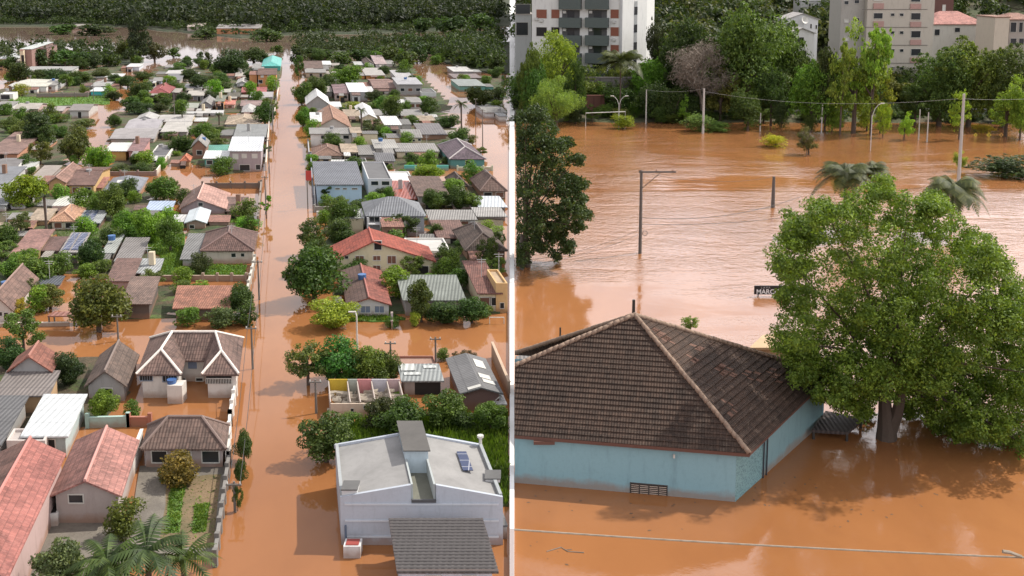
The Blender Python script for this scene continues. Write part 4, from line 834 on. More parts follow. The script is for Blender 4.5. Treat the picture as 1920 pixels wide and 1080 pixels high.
# ---- the big cream house with the red roof
root, I = house(622, 818, 516, 490, 462, 'gy', 2.3, (.56, .50, .34), T_, (.30, .07, .045), 'big cream gabled house with bright red roof and many dark windows',
    [(647, 480, 653, 485, DARK, 0), (667, 480, 682, 495, SHUT, 1), (702, 452, 715, 468, DARK, 0), (700, 480, 713, 488, SHUT, 1), (727, 480, 742, 494, SHUT, 1), (760, 484, 770, 491, SHUT, 1), (700, 498, 713, 508, SHUT, 1), (760, 499, 770, 505, SHUT, 1), (720, 502, 727, 514, DARK, 0), (733, 502, 741, 507, DARK, 1), (775, 499, 803, 514, DARK, 0), (646, 500, 654, 505, DARK, 0)], ax=.4)
q, h = I['q'], I['h']
for (xa, xb, y_) in ((665, 700, 497), (716, 745, 501)):
    a_, b_ = AtY(xa, y_, I['Yw']), AtY(xb, y_, I['Yw']); MB().box((a_.x, I['Yw']-.7, a_.z-.25), (b_.x, I['Yw']-.05, a_.z)).build('balcony', wall((.5, .42, .28), mud=False), root)
# tan tower on the right edge
house(930, 952, 585, 531, 505, 'flat', 0, (.55, .36, .17), S_, (.40, .30, .20), 'tall ochre rendered tower block beside the maroon roof', [(938, 568, 945, 578, DARK, 0)], name='tower_house')
# ---- grey balcony house
root, I = house(685, 800, 443, 405, 379, 'hip', 1.7, (.34, .36, .40), F_, (.20, .21, .23), 'grey two storey house with hipped roof, white pillars and balcony', 0)
Yw, h = I['Yw'], I['h']; pm = wall((.55, .55, .56), mud=False)
z1 = AtY(700, 420, Yw-1).z
MB().box((AtY(690, 420, Yw).x, Yw-1.1, z1-.12), (AtY(760, 420, Yw).x, Yw-.03, z1)).build('balcony', pm, root)
for px_ in (690, 714, 739, 760):
    x_ = AtY(px_, 440, Yw-1).x; MB().box((x_-.1, Yw-1.08, -.5), (x_+.1, Yw-.9, h-.05)).build('pillar', pm, root)
for (xa, ya, xb, yb_) in ((693, 407, 711, 416), (716, 407, 736, 416), (742, 407, 757, 416), (717, 425, 734, 432), (775, 408, 781, 412)):
    a_, b_ = AtY(xa, yb_, Yw), AtY(xb, ya, Yw); window(root, a_.x, b_.x, a_.z, b_.z, Yw, GLASS, bars=1)
# ---- the large white building bottom right
def bigwhite():
    Yw = G(790, 1022).y; z = AtY(790, 932, Yw).z; L_, R_ = AtY(638, 932, Yw), AtY(943, 932, Yw); yb = G(790, 832, z).y; D = yb-Yw; W = R_.x-L_.x
    root = thing('commercial_building', (L_.x+W/2, Yw, 0), 'large white two storey building with low grey gable roof and central stair tower', 'building')
    uxb = UX
    q = lambda a, b, zz: Vector((L_.x+a*W+uxb*b*D, Yw+b*D, zz))
    wm = wall((.40, .435, .49)); w = .2/W; d = .2/D; hr = .9
    a0, a1 = .435, .59
    m_ = MB(); m_.prism([q(0, 0, 0), q(1, 0, 0), q(1, 1, 0), q(0, 1, 0)], -.6, z-.25)
    k = Vector((0, .2, 0))
    def gab(b0, sgn):
        kk = Vector((uxb*.2, .2*sgn, 0)); P = [q(0, b0, z-.25), q(a0, b0, z-.25), q(a0, b0, z+hr*.85), q(0, b0, z)]; m_.add(P+[p+kk for p in P], [(0, 1, 2, 3), (7, 6, 5, 4), (3, 2, 6, 7), (2, 1, 5, 6), (0, 3, 7, 4)])
        P = [q(a1, b0, z-.25), q(1, b0, z-.25), q(1, b0, z), q(a1, b0, z+hr*.85)]; m_.add(P+[p+kk for p in P], [(0, 1, 2, 3), (7, 6, 5, 4), (3, 2, 6, 7), (1, 0, 4, 5)][:3]+[(2, 1, 5, 6), (0, 3, 7, 4)])
    gab(0, 1); gab(1, -1); m_.build('wall', wm, root)
    for pp in ([q(0, d, 0), q(w, d, 0), q(w, 1-d, 0), q(0, 1-d, 0)], [q(1-w, d, 0), q(1, d, 0), q(1, 1-d, 0), q(1-w, 1-d, 0)]): MB().prism(pp, z-.25, z+.12).build('parapet', wall((.30, .32, .33), mud=False), root)
    rm_ = rooft(S_, (.27, .265, .26)); zc = lambda a: z-.12+hr*.85*min(a/a0, (1-a)/(1-a1), 1)
    v, f = slab([q(w, d, zc(0)), q(a0, d, zc(a0)), q(a0, 1-d, zc(a0)), q(w, 1-d, zc(0))], [(0, 1, 2, 3)], .08); mk('roof', v, f, rm_, root)
    v, f = slab([q(a1, d, zc(a1)), q(1-w, d, zc(1)), q(1-w, 1-d, zc(1)), q(a1, 1-d, zc(a1))], [(0, 1, 2, 3)], .08); r2 = mk('roof', v, f, rm_, root)
    # stair tower, with its recess in front
    tw = MB(); ta, tb = a0+.002, a1-.002; b0 = .48
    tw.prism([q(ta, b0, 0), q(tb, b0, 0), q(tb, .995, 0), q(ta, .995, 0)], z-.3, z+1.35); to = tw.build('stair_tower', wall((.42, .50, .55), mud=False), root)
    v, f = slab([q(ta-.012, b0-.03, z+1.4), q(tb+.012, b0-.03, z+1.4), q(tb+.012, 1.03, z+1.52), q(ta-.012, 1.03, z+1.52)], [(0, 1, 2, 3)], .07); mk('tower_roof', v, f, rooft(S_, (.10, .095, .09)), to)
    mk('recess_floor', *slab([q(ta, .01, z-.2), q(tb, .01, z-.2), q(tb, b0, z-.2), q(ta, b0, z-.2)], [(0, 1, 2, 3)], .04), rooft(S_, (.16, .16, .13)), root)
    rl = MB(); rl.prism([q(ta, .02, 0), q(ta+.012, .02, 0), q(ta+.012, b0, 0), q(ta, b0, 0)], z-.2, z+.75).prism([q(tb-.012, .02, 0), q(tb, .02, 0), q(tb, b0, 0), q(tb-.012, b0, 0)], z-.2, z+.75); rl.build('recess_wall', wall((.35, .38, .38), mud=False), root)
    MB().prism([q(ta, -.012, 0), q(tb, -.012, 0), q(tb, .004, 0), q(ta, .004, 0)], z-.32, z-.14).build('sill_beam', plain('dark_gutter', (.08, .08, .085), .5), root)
    # ledges, slit window, small vents, gutter boxes
    for py_ in (945, 976, 1006):
        a_ = AtY(790, py_, Yw); MB().box((L_.x+.25, Yw-.07, a_.z-.05), (R_.x-.25, Yw-.003, a_.z+.05)).build('ledge', wall((.50, .53, .57), mud=False), root)
    for xa, xb in ((775, 791), (794, 809)):
        a_, b_ = AtY(xa, 952, Yw), AtY(xb, 948, Yw); window(root, a_.x, b_.x, a_.z, b_.z, Yw, GLASS, frame=plain('white_sill', (.7, .7, .7), .6))
    solar(root, q, [(.80, .865, .38, .74)], lambda b_: zc(.83)+.08)
    solar(root, q, [(.80, .865, .38, .39)], lambda b_: zc(.83)+.02) if False else None
    for (a_, b_, s_, hh_) in ((.01, .02, .9, .7), (.93, .28, .9, .45)):
        P = q(a_, b_, 0); MB().box((P.x, P.y, z-.1), (P.x+s_, P.y+s_*1.2, z+hh_-.35)).build('roof_box', wall((.5, .5, .5), mud=False), root)
        MB().box((P.x-.05, P.y-.05, z+hh_-.345), (P.x+s_+.05, P.y+s_*1.2+.05, z+hh_-.27)).build('box_lid', rooft(S_, (.12, .12, .12)), root)
    P = q(.99, .97, z); MB().tube([P, P+Vector((0, 0, .55))], .1, 8).tube([P+Vector((0, 0, .55)), P+Vector((0, 0, .7))], .22, 8).build('roof_vent', FRAME, root)
    P = q(.016, -.04, 0); MB().tube([(P.x+.1, P.y, -.5), (P.x+.1, P.y, AtY(648, 985, P.y).z)], .07, 8).build('downpipe', plain('blue_grey_pipe', (.10, .14, .2), .5), root)
bigwhite()
t0 = G(660, 1047); tr = thing('tank_box', t0, 'small white masonry box with red lid against the white building', 'box')
MB().box((t0.x-.5, t0.y, -.4), (t0.x+.5, t0.y+.9, .75)).build('body', wall((.6, .6, .6)), tr)
MB().box((t0.x-.38, t0.y+.12, .752), (t0.x+.38, t0.y+.78, .80)).build('lid', plain('red_lid', (.3, .06, .05), .6), tr)
root, I = house(744, 935, 1128, 1072, 986, 'shed', .5, LB, F_, (.105, .098, .095), 'dark ridged sheet roof porch in front of the large white building', [(800, 1080, 826, 1100, DARK, 0), (870, 1080, 892, 1100, DARK, 0)])
# heavy ribs across that roof
q, h = I['q'], I['h']; rb = MB(); n = 17
for i in range(n):
    b0 = (i+.12)/n; b1 = (i+.5)/n; rb.prism([q(0, b0), q(1, b0), q(1, b1), q(0, b1)], [h+.5*b0+.003, h+.5*b0+.003, h+.5*b1+.003, h+.5*b1+.003], [h+.5*b0+.13, h+.5*b0+.13, h+.5*b1+.02, h+.5*b1+.02])
rb.build('roof_batten', plain('weathered_batten', (.27, .25, .24), .8), root)
house(943, 952, 1010, 985, 938, 'shed', .2, GY, F_, rDG, 'dark sliver of roof between the white building and the dividing wall', 0)
# ---- roofless ruin with coloured rooms
def ruin():
    Y0 = G(690, 783).y; z = AtY(690, 757, Y0).z; yb = Y0+2*0+ (G(690, 716, z).y-Y0); D = yb-Y0
    xl = AtY(620, 757, Y0).x; W = AtY(748, 757, Y0).x-xl
    q = lambda a, b: (xl+a*W+UX*b*D, Y0+b*D)
    root = thing('ruined_house', (xl+W/2, Y0, 0), 'roofless ruined house showing yellow, pink and white rooms full of rubble', 'house')
    th = .12/D; P = lambda a0, a1, b0, b1: [q(a0, b0), q(a1, b0), q(a1, b1), q(a0, b1)]
    MB().prism(P(0, 1, 0, th), -.5, z).build('front_wall', wall((.52, .42, .33)), root)
    for a0, a1, c in ((0, .29, (.55, .38, .04)), (.292, .44, (.35, .37, .32)), (.442, .66, (.55, .24, .24)), (.662, .9, (.50, .48, .52)), (.902, 1.1, (.50, .36, .36))):
        MB().prism(P(a0, a1, 1-th, 1), -.5, z+.25).build('back_wall', wall(c, mud=False), root)
    for a in (0, .29, .44, .66, .9, 1.085): MB().prism(P(a-.008, a+.008, th*1.05, 1-th*1.05), -.5, z+.12).build('cross_wall', wall((.42, .36, .32), mud=False), root)
    MB().prism(P(.1, 1.07, .02, 1-th*1.3), -.5, z-1.0).build('floor', rooft(S_, (.22, .18, .15)), root)
    r = random.Random(3); rb = MB()
    for _ in range(150):
        a, b_ = r.uniform(.02, 1.05), r.uniform(.1, .85); x, y = q(a, b_); s = r.uniform(.1, .35); t_ = r.uniform(0, 3); zz = z-1.0+r.uniform(0, .5)
        dx, dy = math.cos(t_)*s*2, math.sin(t_)*s*.6; rb.add([(x-dx, y-dy, zz), (x+dx, y+dy, zz+r.uniform(-.2, .3)), (x+dx+dy*.4, y+dy+.15, zz+.18), (x-dx+dy*.4, y-dy+.15, zz+.18), (x, y, zz-.2)], [(0, 1, 2, 3), (0, 4, 1), (1, 4, 2), (2, 4, 3), (3, 4, 0)])
    rb.build('rubble', plain('pale_rubble', (.42, .37, .30), .9), root)
    Yb = Y0
    for (xa, ya, xb, yb_) in ((658, 766, 663, 772), (682, 760, 690, 766)):
        a_, b_ = AtY(xa, yb_, Y0), AtY(xb, ya, Y0); window(root, a_.x, b_.x, a_.z, b_.z, Y0, DARK)
ruin()
# ---- workshop with half its roof gone
root, I = house(752, 833, 740, 714, 688, 'shed', .3, (.30, .26, .24), F_, (.28, .30, .30), 'workshop with patched grey roof and dark open front near the ruin', 0)
Yw = I['Yw']; a_, b_ = AtY(778, 738, Yw), AtY(826, 717, Yw); MB().box((a_.x, Yw-.03, .0), (b_.x, Yw+.03, b_.z)).build('doorway', DARK, root)
house(740, 820, 690, 682, 670, 'flat', 0, (.30, .14, .10), S_, (.30, .19, .15), 'roofless brick rooms with red floor behind the workshop', 0)
# pale scraps on the workshop roof
q, h = I['q'], I['h']
for (a0, a1, b0, b1) in ((.05, .4, .55, .95), (.1, .5, .3, .45), (.6, .9, .7, .85)):
    v, f = slab([q(a0, b0, h+.3*b0+.06), q(a1, b0, h+.3*b0+.09), q(a1, b1, h+.3*b1+.08), q(a0, b1, h+.3*b1+.06)], [(0, 1, 2, 3)], .03); mk('roof_sheet', v, f, rooft(M_, (.50, .52, .50)), root)
# ---------------------------------------------------------------- yard walls and fences
YW = [
([(430, 872), (404, 1062)], .75, (.16, .15, .14), 'dark low wall with posts along the concrete yard and the main street', 7),
([(268, 845), (230, 945)], 1.6, (.58, .54, .50), 'cream boundary wall between the grey house and the concrete yard', 0),
([(442, 742), (432, 800), (428, 872)], 1.0, (.58, .56, .52), 'white wall running from the white ridged house down the main street', 3),
([(165, 802), (241, 800)], .8, (.30, .42, .38), 'mint green wall behind the pink gable roof', 1),
([(242, 800), (282, 800)], .75, (.30, .12, .08), 'short brick red wall beside the mint green wall', 1),
([(300, 527), (462, 527)], .6, (.30, .22, .17), 'long low brick wall at the bottom of the lawn', 6),
([(478, 496), (463, 560), (459, 604)], .9, (.45, .43, .38), 'broken pale wall with posts beside the lawn and street', 5),
([(0, 613), (130, 611)], .35, (.5, .46, .40), 'thin white kerb wall along the left side street', 0),
([(758, 320), (782, 320)], .9, (.10, .40, .35), 'left piece of the teal garden wall, beside the flat topped green tree', 0),
([(818, 320), (841, 320)], .9, (.10, .40, .35), 'right piece of the teal garden wall, beside the purple roofed house', 0),
([(858, 320), (923, 320)], .6, (.45, .50, .38), 'low cream fence with tall white posts before the purple roof', 4),
([(923, 670), (955, 748)], 1.4, (.38, .28, .20), 'tan wall along the right side of the grey warehouse', 0),
([(335, 272), (294, 330)], 1.0, (.52, .48, .40), 'cream garden wall running diagonally from the clustered roofs', 0),
([(380, 353), (486, 353)], .8, (.14, .11, .09), 'dark wall dividing the two flooded lots', 4),
([(490, 350), (484, 420)], .8, (.20, .16, .13), 'dark street wall right of the salmon gabled house', 3),
([(505, 235), (499, 320)], 1.2, (.50, .44, .38), 'cream street wall beside the mauve two storey house', 2),
([(523, 165), (512, 235)], 1.0, (.52, .46, .42), 'pale street wall under the orange house', 2),
([(70, 184), (165, 183)], 1.2, (.20, .16, .15), 'long brown wall at the top of the playing field', 4),
([(160, 330), (292, 330)], .7, (.22, .16, .14), 'brown wall behind the slate blue hip roof', 4),
([(590, 398), (660, 398)], .8, (.30, .29, .27), 'grey wall below the sky blue hall', 2),
([(594, 418), (604, 418)], 1.6, (.6, .58, .55), 'white gate pier at the street corner below the sky blue hall', 0),
([(583, 300), (588, 385)], 1.2, (.16, .17, .19), 'dark grey street wall beside the sky blue hall', 3),
([(400, 322), (427, 322)], .9, (.20, .20, .19), 'grey garden wall in front of the sea green house', 2),
([(578, 275), (580, 300)], 1.2, (.25, .26, .27), 'slate wall in front of the earth brown hip', 1),
([(735, 600), (735, 618)], .8, (.25, .2, .18), 'short side wall right of the pale cottage', 0),
]
for pts, h_, c_, lab, np_ in YW: yardwall(pts, h_, c_, lab, posts=np_)
# goal frame, small table-like shelter, fallen roof, street sign
g1, g2 = G(918, 607), G(945, 607); gr = thing('goal_frame', (g1+g2)/2, 'white goal shaped frame standing in the side street water', 'goal')
MB().tube([g1+Vector((0, 0, -.4)), g1+Vector((0, 0, .65)), g2+Vector((0, 0, .65)), g2+Vector((0, 0, -.4))], .05, 8).build('frame', FRAME, gr)
s = G(115, 612); sr = thing('garden_shelter', s, 'small open shelter with rusty red roof in the flooded garden', 'shelter')
MB().box((s.x-1.3, s.y, .95), (s.x+1.3, s.y+1.4, 1.05)).build('roof', rooft(M_, (.28, .12, .09)), sr)
for dx in (-1.2, 1.2):
    for dy in (.1, 1.3): MB().box((s.x+dx-.06, s.y+dy-.06, -.5), (s.x+dx+.06, s.y+dy+.06, .948)).build('post', WOODP, sr)
s = G(585, 392); sr = thing('street_sign', s, 'red shop sign on a dark pole by the sky blue hall', 'sign')
zt = AtY(580, 320, s.y).z; MB().tube([s+Vector((-.6, 0, -.5)), (s.x-.6, s.y, zt)], .08, 8).build('pole', WOODP, sr)
MB().box((s.x-.75, s.y-.15, AtY(585, 338, s.y).z), (s.x+.05, s.y-.05, zt)).build('panel', plain('red_panel', (.45, .05, .04), .5), sr)
s = G(100, 560)
# concrete trough between the pink gable roofs
s = G(84, 990); tr = thing('water_trough', s, 'long white trough filled with dark water between the two pink roofs', 'trough')
a_, b_ = G(74, 992), G(92, 952); d_ = (b_-a_); n_ = Vector((d_.y, -d_.x, 0)).normalized()*.55
MB().prism([a_, a_+n_*2, b_+n_*2, b_], -.3, .9).build('basin', wall((.6, .6, .58)), tr); i_ = d_*.06+n_*.25; j_ = d_*.06-n_*.25
MB().prism([a_+i_, a_+n_*2+j_, b_+n_*2-i_, b_-j_], .903, .915).build('water_surface', DARK, tr)
# ---------------------------------------------------------------- trees of the town:  px, base row, width, top row, kind, colour, label
TR = [
(612, 866, 104, 772, 'round', DG, 'dark green tree leaning over the main street behind the white building'),
(590, 566, 118, 458, 'round', (.035,.095,.018), 'broad deep green street tree left of the big cream house'),
(585, 480, 54, 408, 'tall', DG, 'narrow dark tree on the street, topmost of the three below the white gate pier'),
(592, 514, 62, 444, 'tall', (.045,.095,.022), 'narrow green street tree between the narrow dark one and the broad one'),
(630, 455, 52, 408, 'shrub', DG, 'clipped round dark tree in the garden behind the big red roof'),
(628, 614, 88, 556, 'round', YG, 'yellow green tree standing in the water at the street crossing'),
(578, 722, 82, 632, 'loose', OG, 'thin olive tree on the street corner above the ruined house'),
(634, 718, 92, 630, 'round', (.04,.13,.03), 'vivid dark green tree behind the yellow ruin wall'),
(688, 722, 80, 648, 'round', MG, 'green tree left of the workshop with patched roof'),
(726, 718, 56, 650, 'round', DG, 'small dark tree touching the patched workshop roof'),
(662, 726, 44, 682, 'shrub', MG, 'bright undergrowth bush at the back of the yellow ruin wall'),
(708, 728, 44, 684, 'shrub', (.06,.11,.03), 'green undergrowth bush at the back of the pink ruin wall'),
(712, 806, 60, 742, 'shrub', (.04,.06,.025), 'dark brownish bush in front of the ruined house'),
(755, 818, 92, 745, 'round', DG, 'big dark bush mass behind the white building, right of the ruin'),
(832, 800, 84, 730, 'round', MG, 'green bushy tree below the grey warehouse'),
(872, 805, 52, 768, 'shrub', DG, 'low dark bush between the warehouse front and the white building'),
(920, 810, 60, 752, 'round', OG, 'olive tree at the right edge below the warehouse'),
(660, 802, 44, 772, 'shrub', OG, 'low olive weeds at the foot of the ruin'),
(735, 614, 26, 592, 'shrub', MG, 'small round bush on the side street right of the pale cottage'),
(776, 612, 26, 580, 'shrub', YG, 'light green bush on the side street before the dark garden'),
(790, 604, 56, 522, 'round', DG, 'tall dark tree before the mossy grey roof'),
(835, 606, 66, 560, 'round', (.035,.065,.025), 'wide dark bush in the middle of the garden hedge'),
(885, 606, 58, 555, 'round', DG, 'dark tree beside the maroon roofed house'),
(842, 512, 44, 468, 'round', MG, 'green tree right of the big red roof'),
(858, 545, 46, 502, 'round', DG, 'dark tree between the mossy roof and the cream house'),
(866, 474, 32, 445, 'shrub', (.03,.085,.02), 'neat round dark tree behind the white flat roofed house'),
(915, 505, 46, 440, 'loose', DG, 'dark loose tree beside the very dark hip roof'),
(935, 470, 24, 430, 'loose', FG, 'thin dark tree in front of the very dark hip roof'),
(805, 337, 58, 304, 'round', (.11,.20,.025), 'flat topped bright green tree before the teal garden wall'),
(614, 388, 24, 344, 'slim', (.02,.05,.02), 'slim dark cypress before the sky blue hall'),
(672, 398, 34, 372, 'shrub', DG, 'dark bush at the corner of the grey balcony house'),
(722, 374, 44, 352, 'shrub', DG, 'dark leafy bush below the two storey cube'),
(762, 445, 58, 398, 'loose', FG, 'dark feathery tree at the front of the grey balcony house'),
(815, 394, 46, 350, 'round', DG, 'dark tree covering the dull brown tiled roof'),
(862, 392, 40, 345, 'round', DG, 'dark tree below the tan kiosk'),
(885, 392, 38, 362, 'round', MG, 'green tree left of the pale blue white sheet roof'),
(820, 445, 26, 415, 'round', DG, 'small dark tree by the chocolate roof'),
(568, 236, 28, 197, 'round', MG, 'small round green tree in the main street water'),
(566, 196, 36, 150, 'round', DG, 'dark tree on the main street before the snow white gable'),
(592, 186, 46, 142, 'round', DG, 'dark tree left of the mauve ribbed roof'),
(650, 160, 58, 118, 'round', MG, 'big green tree behind the brilliant white roof'),
(616, 172, 40, 138, 'round', DG, 'dark tree beside the beige long house'),
(735, 226, 36, 172, 'round', DG, 'dark tree in front of the low grey canal roofs'),
(702, 192, 34, 168, 'round', FG, 'dark tree right of the brilliant white roof'),
(662, 205, 40, 190, 'shrub', YG, 'yellow green shrubs below the brilliant white roof'),
(700, 252, 46, 222, 'loose', GG, 'greyish tree left of the tilted white lid roof'),
(722, 258, 24, 238, 'shrub', BG, 'bright bush at the foot of the tilted white lid house'),
(772, 236, 34, 215, 'round', OG, 'olive tree left of the canal street cottages'),
(805, 217, 36, 180, 'round', DG, 'round dark tree at the bend of the canal street'),
(840, 240, 44, 212, 'round', DG, 'dark tree by the canal street below the small tan roof'),
(860, 272, 40, 236, 'round', DG, 'dark tree at the corner above the purple roof'),
(886, 270, 24, 252, 'shrub', OG, 'olive bush beside the purple roof'),
(772, 308, 34, 284, 'shrub', DG, 'dark shrubs in the courtyard above the teal garden wall'),
(836, 308, 24, 294, 'shrub', OG, 'olive bush left of the purple roof'),
(900, 200, 54, 158, 'round', DG, 'dark tree across the canal street'),
(935, 190, 32, 162, 'round', FG, 'dark tree at the right edge across the canal street'),
(935, 203, 26, 186, 'shrub', BG, 'bright bush at the right edge across the canal street'),
(560, 150, 20, 100, 'loose', DG, 'thin dark tree at the river end of the main street'),
(497, 236, 42, 190, 'round', (.03,.07,.018), 'solid dark round tree on the left side of the main street'),
(500, 410, 22, 364, 'slim', BG, 'small bright tree in the main street water beside the salmon gabled house'),
(468, 438, 32, 402, 'shrub', DG, 'dark clipped tree at the corner of the verge'),
(452, 592, 60, 530, 'round', DG, 'dark tree at the street corner right of the rough orange roof'),
(412, 612, 60, 572, 'shrub', GG, 'greyish bush in front of the rough orange roof'),
(352, 612, 46, 574, 'shrub', MG, 'green bush under the rough orange roof'),
(462, 612, 44, 568, 'shrub', DG, 'dark bush at the very street corner'),
(338, 552, 44, 526, 'shrub', MG, 'light bush above the rough orange roof'),
(186, 622, 112, 512, 'round', (.07,.115,.03), 'large round tree on the side street in the middle left'),
(378, 516, 38, 470, 'round', (.045,.075,.03), 'small brownish green tree beside the carport roof'),
(320, 472, 50, 404, 'round', MG, 'round tree on the lawn left of the barrel roofed shed'),
(282, 455, 60, 385, 'round', BG, 'bright bushy tree in the middle garden'),
(240, 442, 56, 392, 'round', (.085,.18,.03), 'bright tree left of the bright bushy tree in the middle garden'),
(212, 412, 50, 342, 'round', MG, 'tree in front of the slate blue hip roof'),
(345, 380, 34, 352, 'shrub', DG, 'dark bush left of the salmon gable'),
(292, 372, 38, 330, 'round', DG, 'dark tree right of the slate blue hip roof'),
(325, 365, 26, 332, 'loose', GG, 'grey green tree in the dry garden'),
(188, 395, 40, 358, 'shrub', MG, 'leafy garden shrubs left of the tree before the slate roof'),
(210, 462, 46, 420, 'shrub', DG, 'dark shrubs above the pale green grey lean-to'),
(172, 502, 44, 448, 'round', (.028,.065,.022), 'dark round tree right of the solar panelled gable'),
(190, 515, 40, 485, 'shrub', MG, 'green shrubs at the foot of the dark round tree'),
(108, 520, 52, 468, 'round', OG, 'olive tree in front of the solar panelled gable'),
(65, 518, 60, 478, 'round', DG, 'dark bushes below the rosy brown roof'),
(22, 522, 56, 476, 'round', MG, 'green bushes at the left edge below the rosy brown roof'),
(62, 562, 40, 520, 'loose', GG, 'thin grey tree right of the white walled house'),
(95, 580, 60, 532, 'round', OG, 'olive tree in the flooded garden beyond the little shelter'),
(35, 600, 34, 556, 'loose', (.22,.25,.04), 'yellowish young tree beside the white walled house'),
(48, 392, 76, 326, 'round', (.12,.23,.02), 'bright lime green tree at the left edge street'),
(40, 446, 44, 395, 'loose', GG, 'grey green tree left of the cream bungalow'),
(142, 306, 56, 230, 'round', (.06,.10,.03), 'rounded tree on the left street above the tan gable'),
(186, 322, 52, 268, 'round', (.10,.21,.025), 'bright green tree left of the orange walled house'),
(70, 272, 60, 205, 'tall', (.03,.06,.025), 'tall dark tree rising on the left side'),
(40, 262, 40, 222, 'round', OG, 'olive tree left of the tall dark tree'),
(50, 318, 34, 288, 'shrub', DG, 'dark bush below the tall dark tree'),
(20, 250, 40, 218, 'round', OG, 'dull green tree at the left edge above the brown roofs'),
(112, 232, 40, 212, 'shrub', MG, 'green bush below the beige roofed shed'),
(158, 242, 46, 222, 'shrub', OG, 'olive bush in the water at the left street'),
(42, 181, 30, 156, 'shrub', YG, 'lime coloured bush in front of the long cream white roof'),
(270, 322, 46, 304, 'shrub', DG, 'dark hedge left of the brown wall behind the slate roof'),
(232, 324, 50, 308, 'shrub', DG, 'dark hedge below the pink two storey house'),
(375, 262, 40, 226, 'round', (.07,.15,.03), 'bright leafed banana like clump in the upper town garden'),
(400, 258, 36, 236, 'shrub', MG, 'green shrub right of the bright leafed clump'),
(342, 285, 46, 250, 'round', DG, 'dark tree behind the tiny red pavilion'),
(318, 262, 30, 246, 'shrub', DG, 'dark shrub below the off white sheet roof'),
(20, 694, 56, 630, 'round', (.03,.075,.025), 'dark round tree at the left edge by the side street'),
(130, 722, 60, 652, 'round', (.03,.065,.025), 'dark round tree right of the reddish brown gable'),
(195, 788, 60, 728, 'round', (.10,.18,.025), 'bright round tree before the speckled brown gable'),
(248, 788, 32, 748, 'shrub', MG, 'small bright bush beside the white ridged house'),
(337, 906, 84, 846, 'shrub', (.13,.11,.03), 'rusty olive bush at the top of the concrete yard'),
(316, 902, 34, 872, 'shrub', MG, 'green low bush at the foot of the rusty olive bush'),
(242, 1006, 80, 932, 'shrub', (.07,.11,.02), 'banana like clump at the corner of the grey house'),
(112, 1110, 100, 1012, 'round', GG, 'blurry grey green tree at the bottom left'),
(200, 1090, 70, 1030, 'shrub', (.09,.13,.04), 'bottom left bush with white blossom beside the palms'),
(458, 866, 36, 804, 'round', DG, 'largest of the three little pavement trees on the main street'),
(452, 908, 26, 858, 'round', DG, 'middle of the three little pavement trees on the main street'),
(446, 958, 22, 903, 'loose', DG, 'thinnest of the three little pavement trees on the main street'),
(700, 350, 20, 340, 'shrub', DG, 'tiny bush on the blue hall side'),
(895, 745, 30, 728, 'shrub', DG, 'tiny bush at the grey warehouse front'),
(745, 750, 22, 735, 'shrub', YG, 'pale weed clump beside the workshop'),
(832, 674, 30, 652, 'shrub', MG, 'green bush behind the workshop'),
(870, 682, 46, 655, 'loose', (.07,.06,.04), 'scraggy brown shrub behind the grey warehouse'),
(262, 118, 46, 22, 'tall', (.022,.042,.025), 'very tall dark conifer standing between town and river'),
(290, 116, 42, 78, 'round', (.05,.07,.03), 'brownish tree right of the tall dark conifer'),
(236, 112, 36, 72, 'round', (.045,.075,.02), 'dark tree left of the tall dark conifer'),
(178, 66, 60, 44, 'far', FG, 'dark bush tree on the far bank right of the pinkish farmhouse'),
(118, 64, 50, 44, 'far', DG, 'dark bush tree on the far bank left of the pinkish farmhouse'),
(385, 74, 44, 54, 'far', FG, 'dark tree beside the beige farmhouse on the far bank'),
(500, 78, 50, 52, 'far', DG, 'dark tree at the right end of the long orange brick building'),
(432, 142, 60, 88, 'round', (.025,.055,.02), 'big dark tree mass by the river in the upper town'),
(476, 120, 52, 88, 'round', (.03,.06,.02), 'dark tree above the turquoise hip roof'),
(376, 110, 12, 96, 'far', FG, 'left of two little trees alone in the open floodwater'),
(391, 116, 15, 96, 'far', FG, 'right of two little trees alone in the open floodwater'),
(325, 108, 26, 88, 'far', DG, 'low tree at the edge of the open floodwater'),
]
FAR = [  # small crowns of the upper town and the river margin, whose neighbours tell them apart only by place
(15,130,34,104),(38,155,40,112),(75,126,44,88),(98,122,40,90),(122,124,40,92),(150,128,44,96),(176,128,40,100),(205,126,36,98),(150,160,44,132),(112,158,50,126),(85,148,30,128),
(70,152,36,130),(190,148,34,126),(218,160,30,138),(240,165,36,140),(262,190,40,150),(245,205,34,180),(215,188,30,168),(262,215,50,190),(270,150,36,132),(330,178,38,150),(355,152,34,128),(372,170,40,138),
(390,165,44,140),(410,160,40,135),(398,188,26,168),(345,195,28,172),(335,212,30,196),(312,200,26,182),(300,212,30,192),(420,172,30,150),(470,148,30,132),(462,158,24,146),(388,128,34,110),(346,130,28,112),
(330,140,26,124),(410,250,26,235),(560,118,30,82),(585,112,36,88),(612,112,40,90),(640,120,44,94),(672,118,40,88),(700,108,36,84),(735,118,46,84),(760,128,44,92),(782,118,40,74),(640,138,30,120),(755,150,34,128),(775,160,30,140),(720,140,28,122),
(20,30,36,12),(668,96,26,76),(770,90,46,62),(812,100,44,76),(840,112,48,84),(872,120,50,92),(905,128,46,100),(932,136,36,104),(590,58,46,34),(548,62,20,34),(900,60,50,22),(850,62,54,26),(795,60,44,30),(520,100,22,84),(215,238,30,214),(60,236,30,214),(8,215,30,194)]
USED = set()
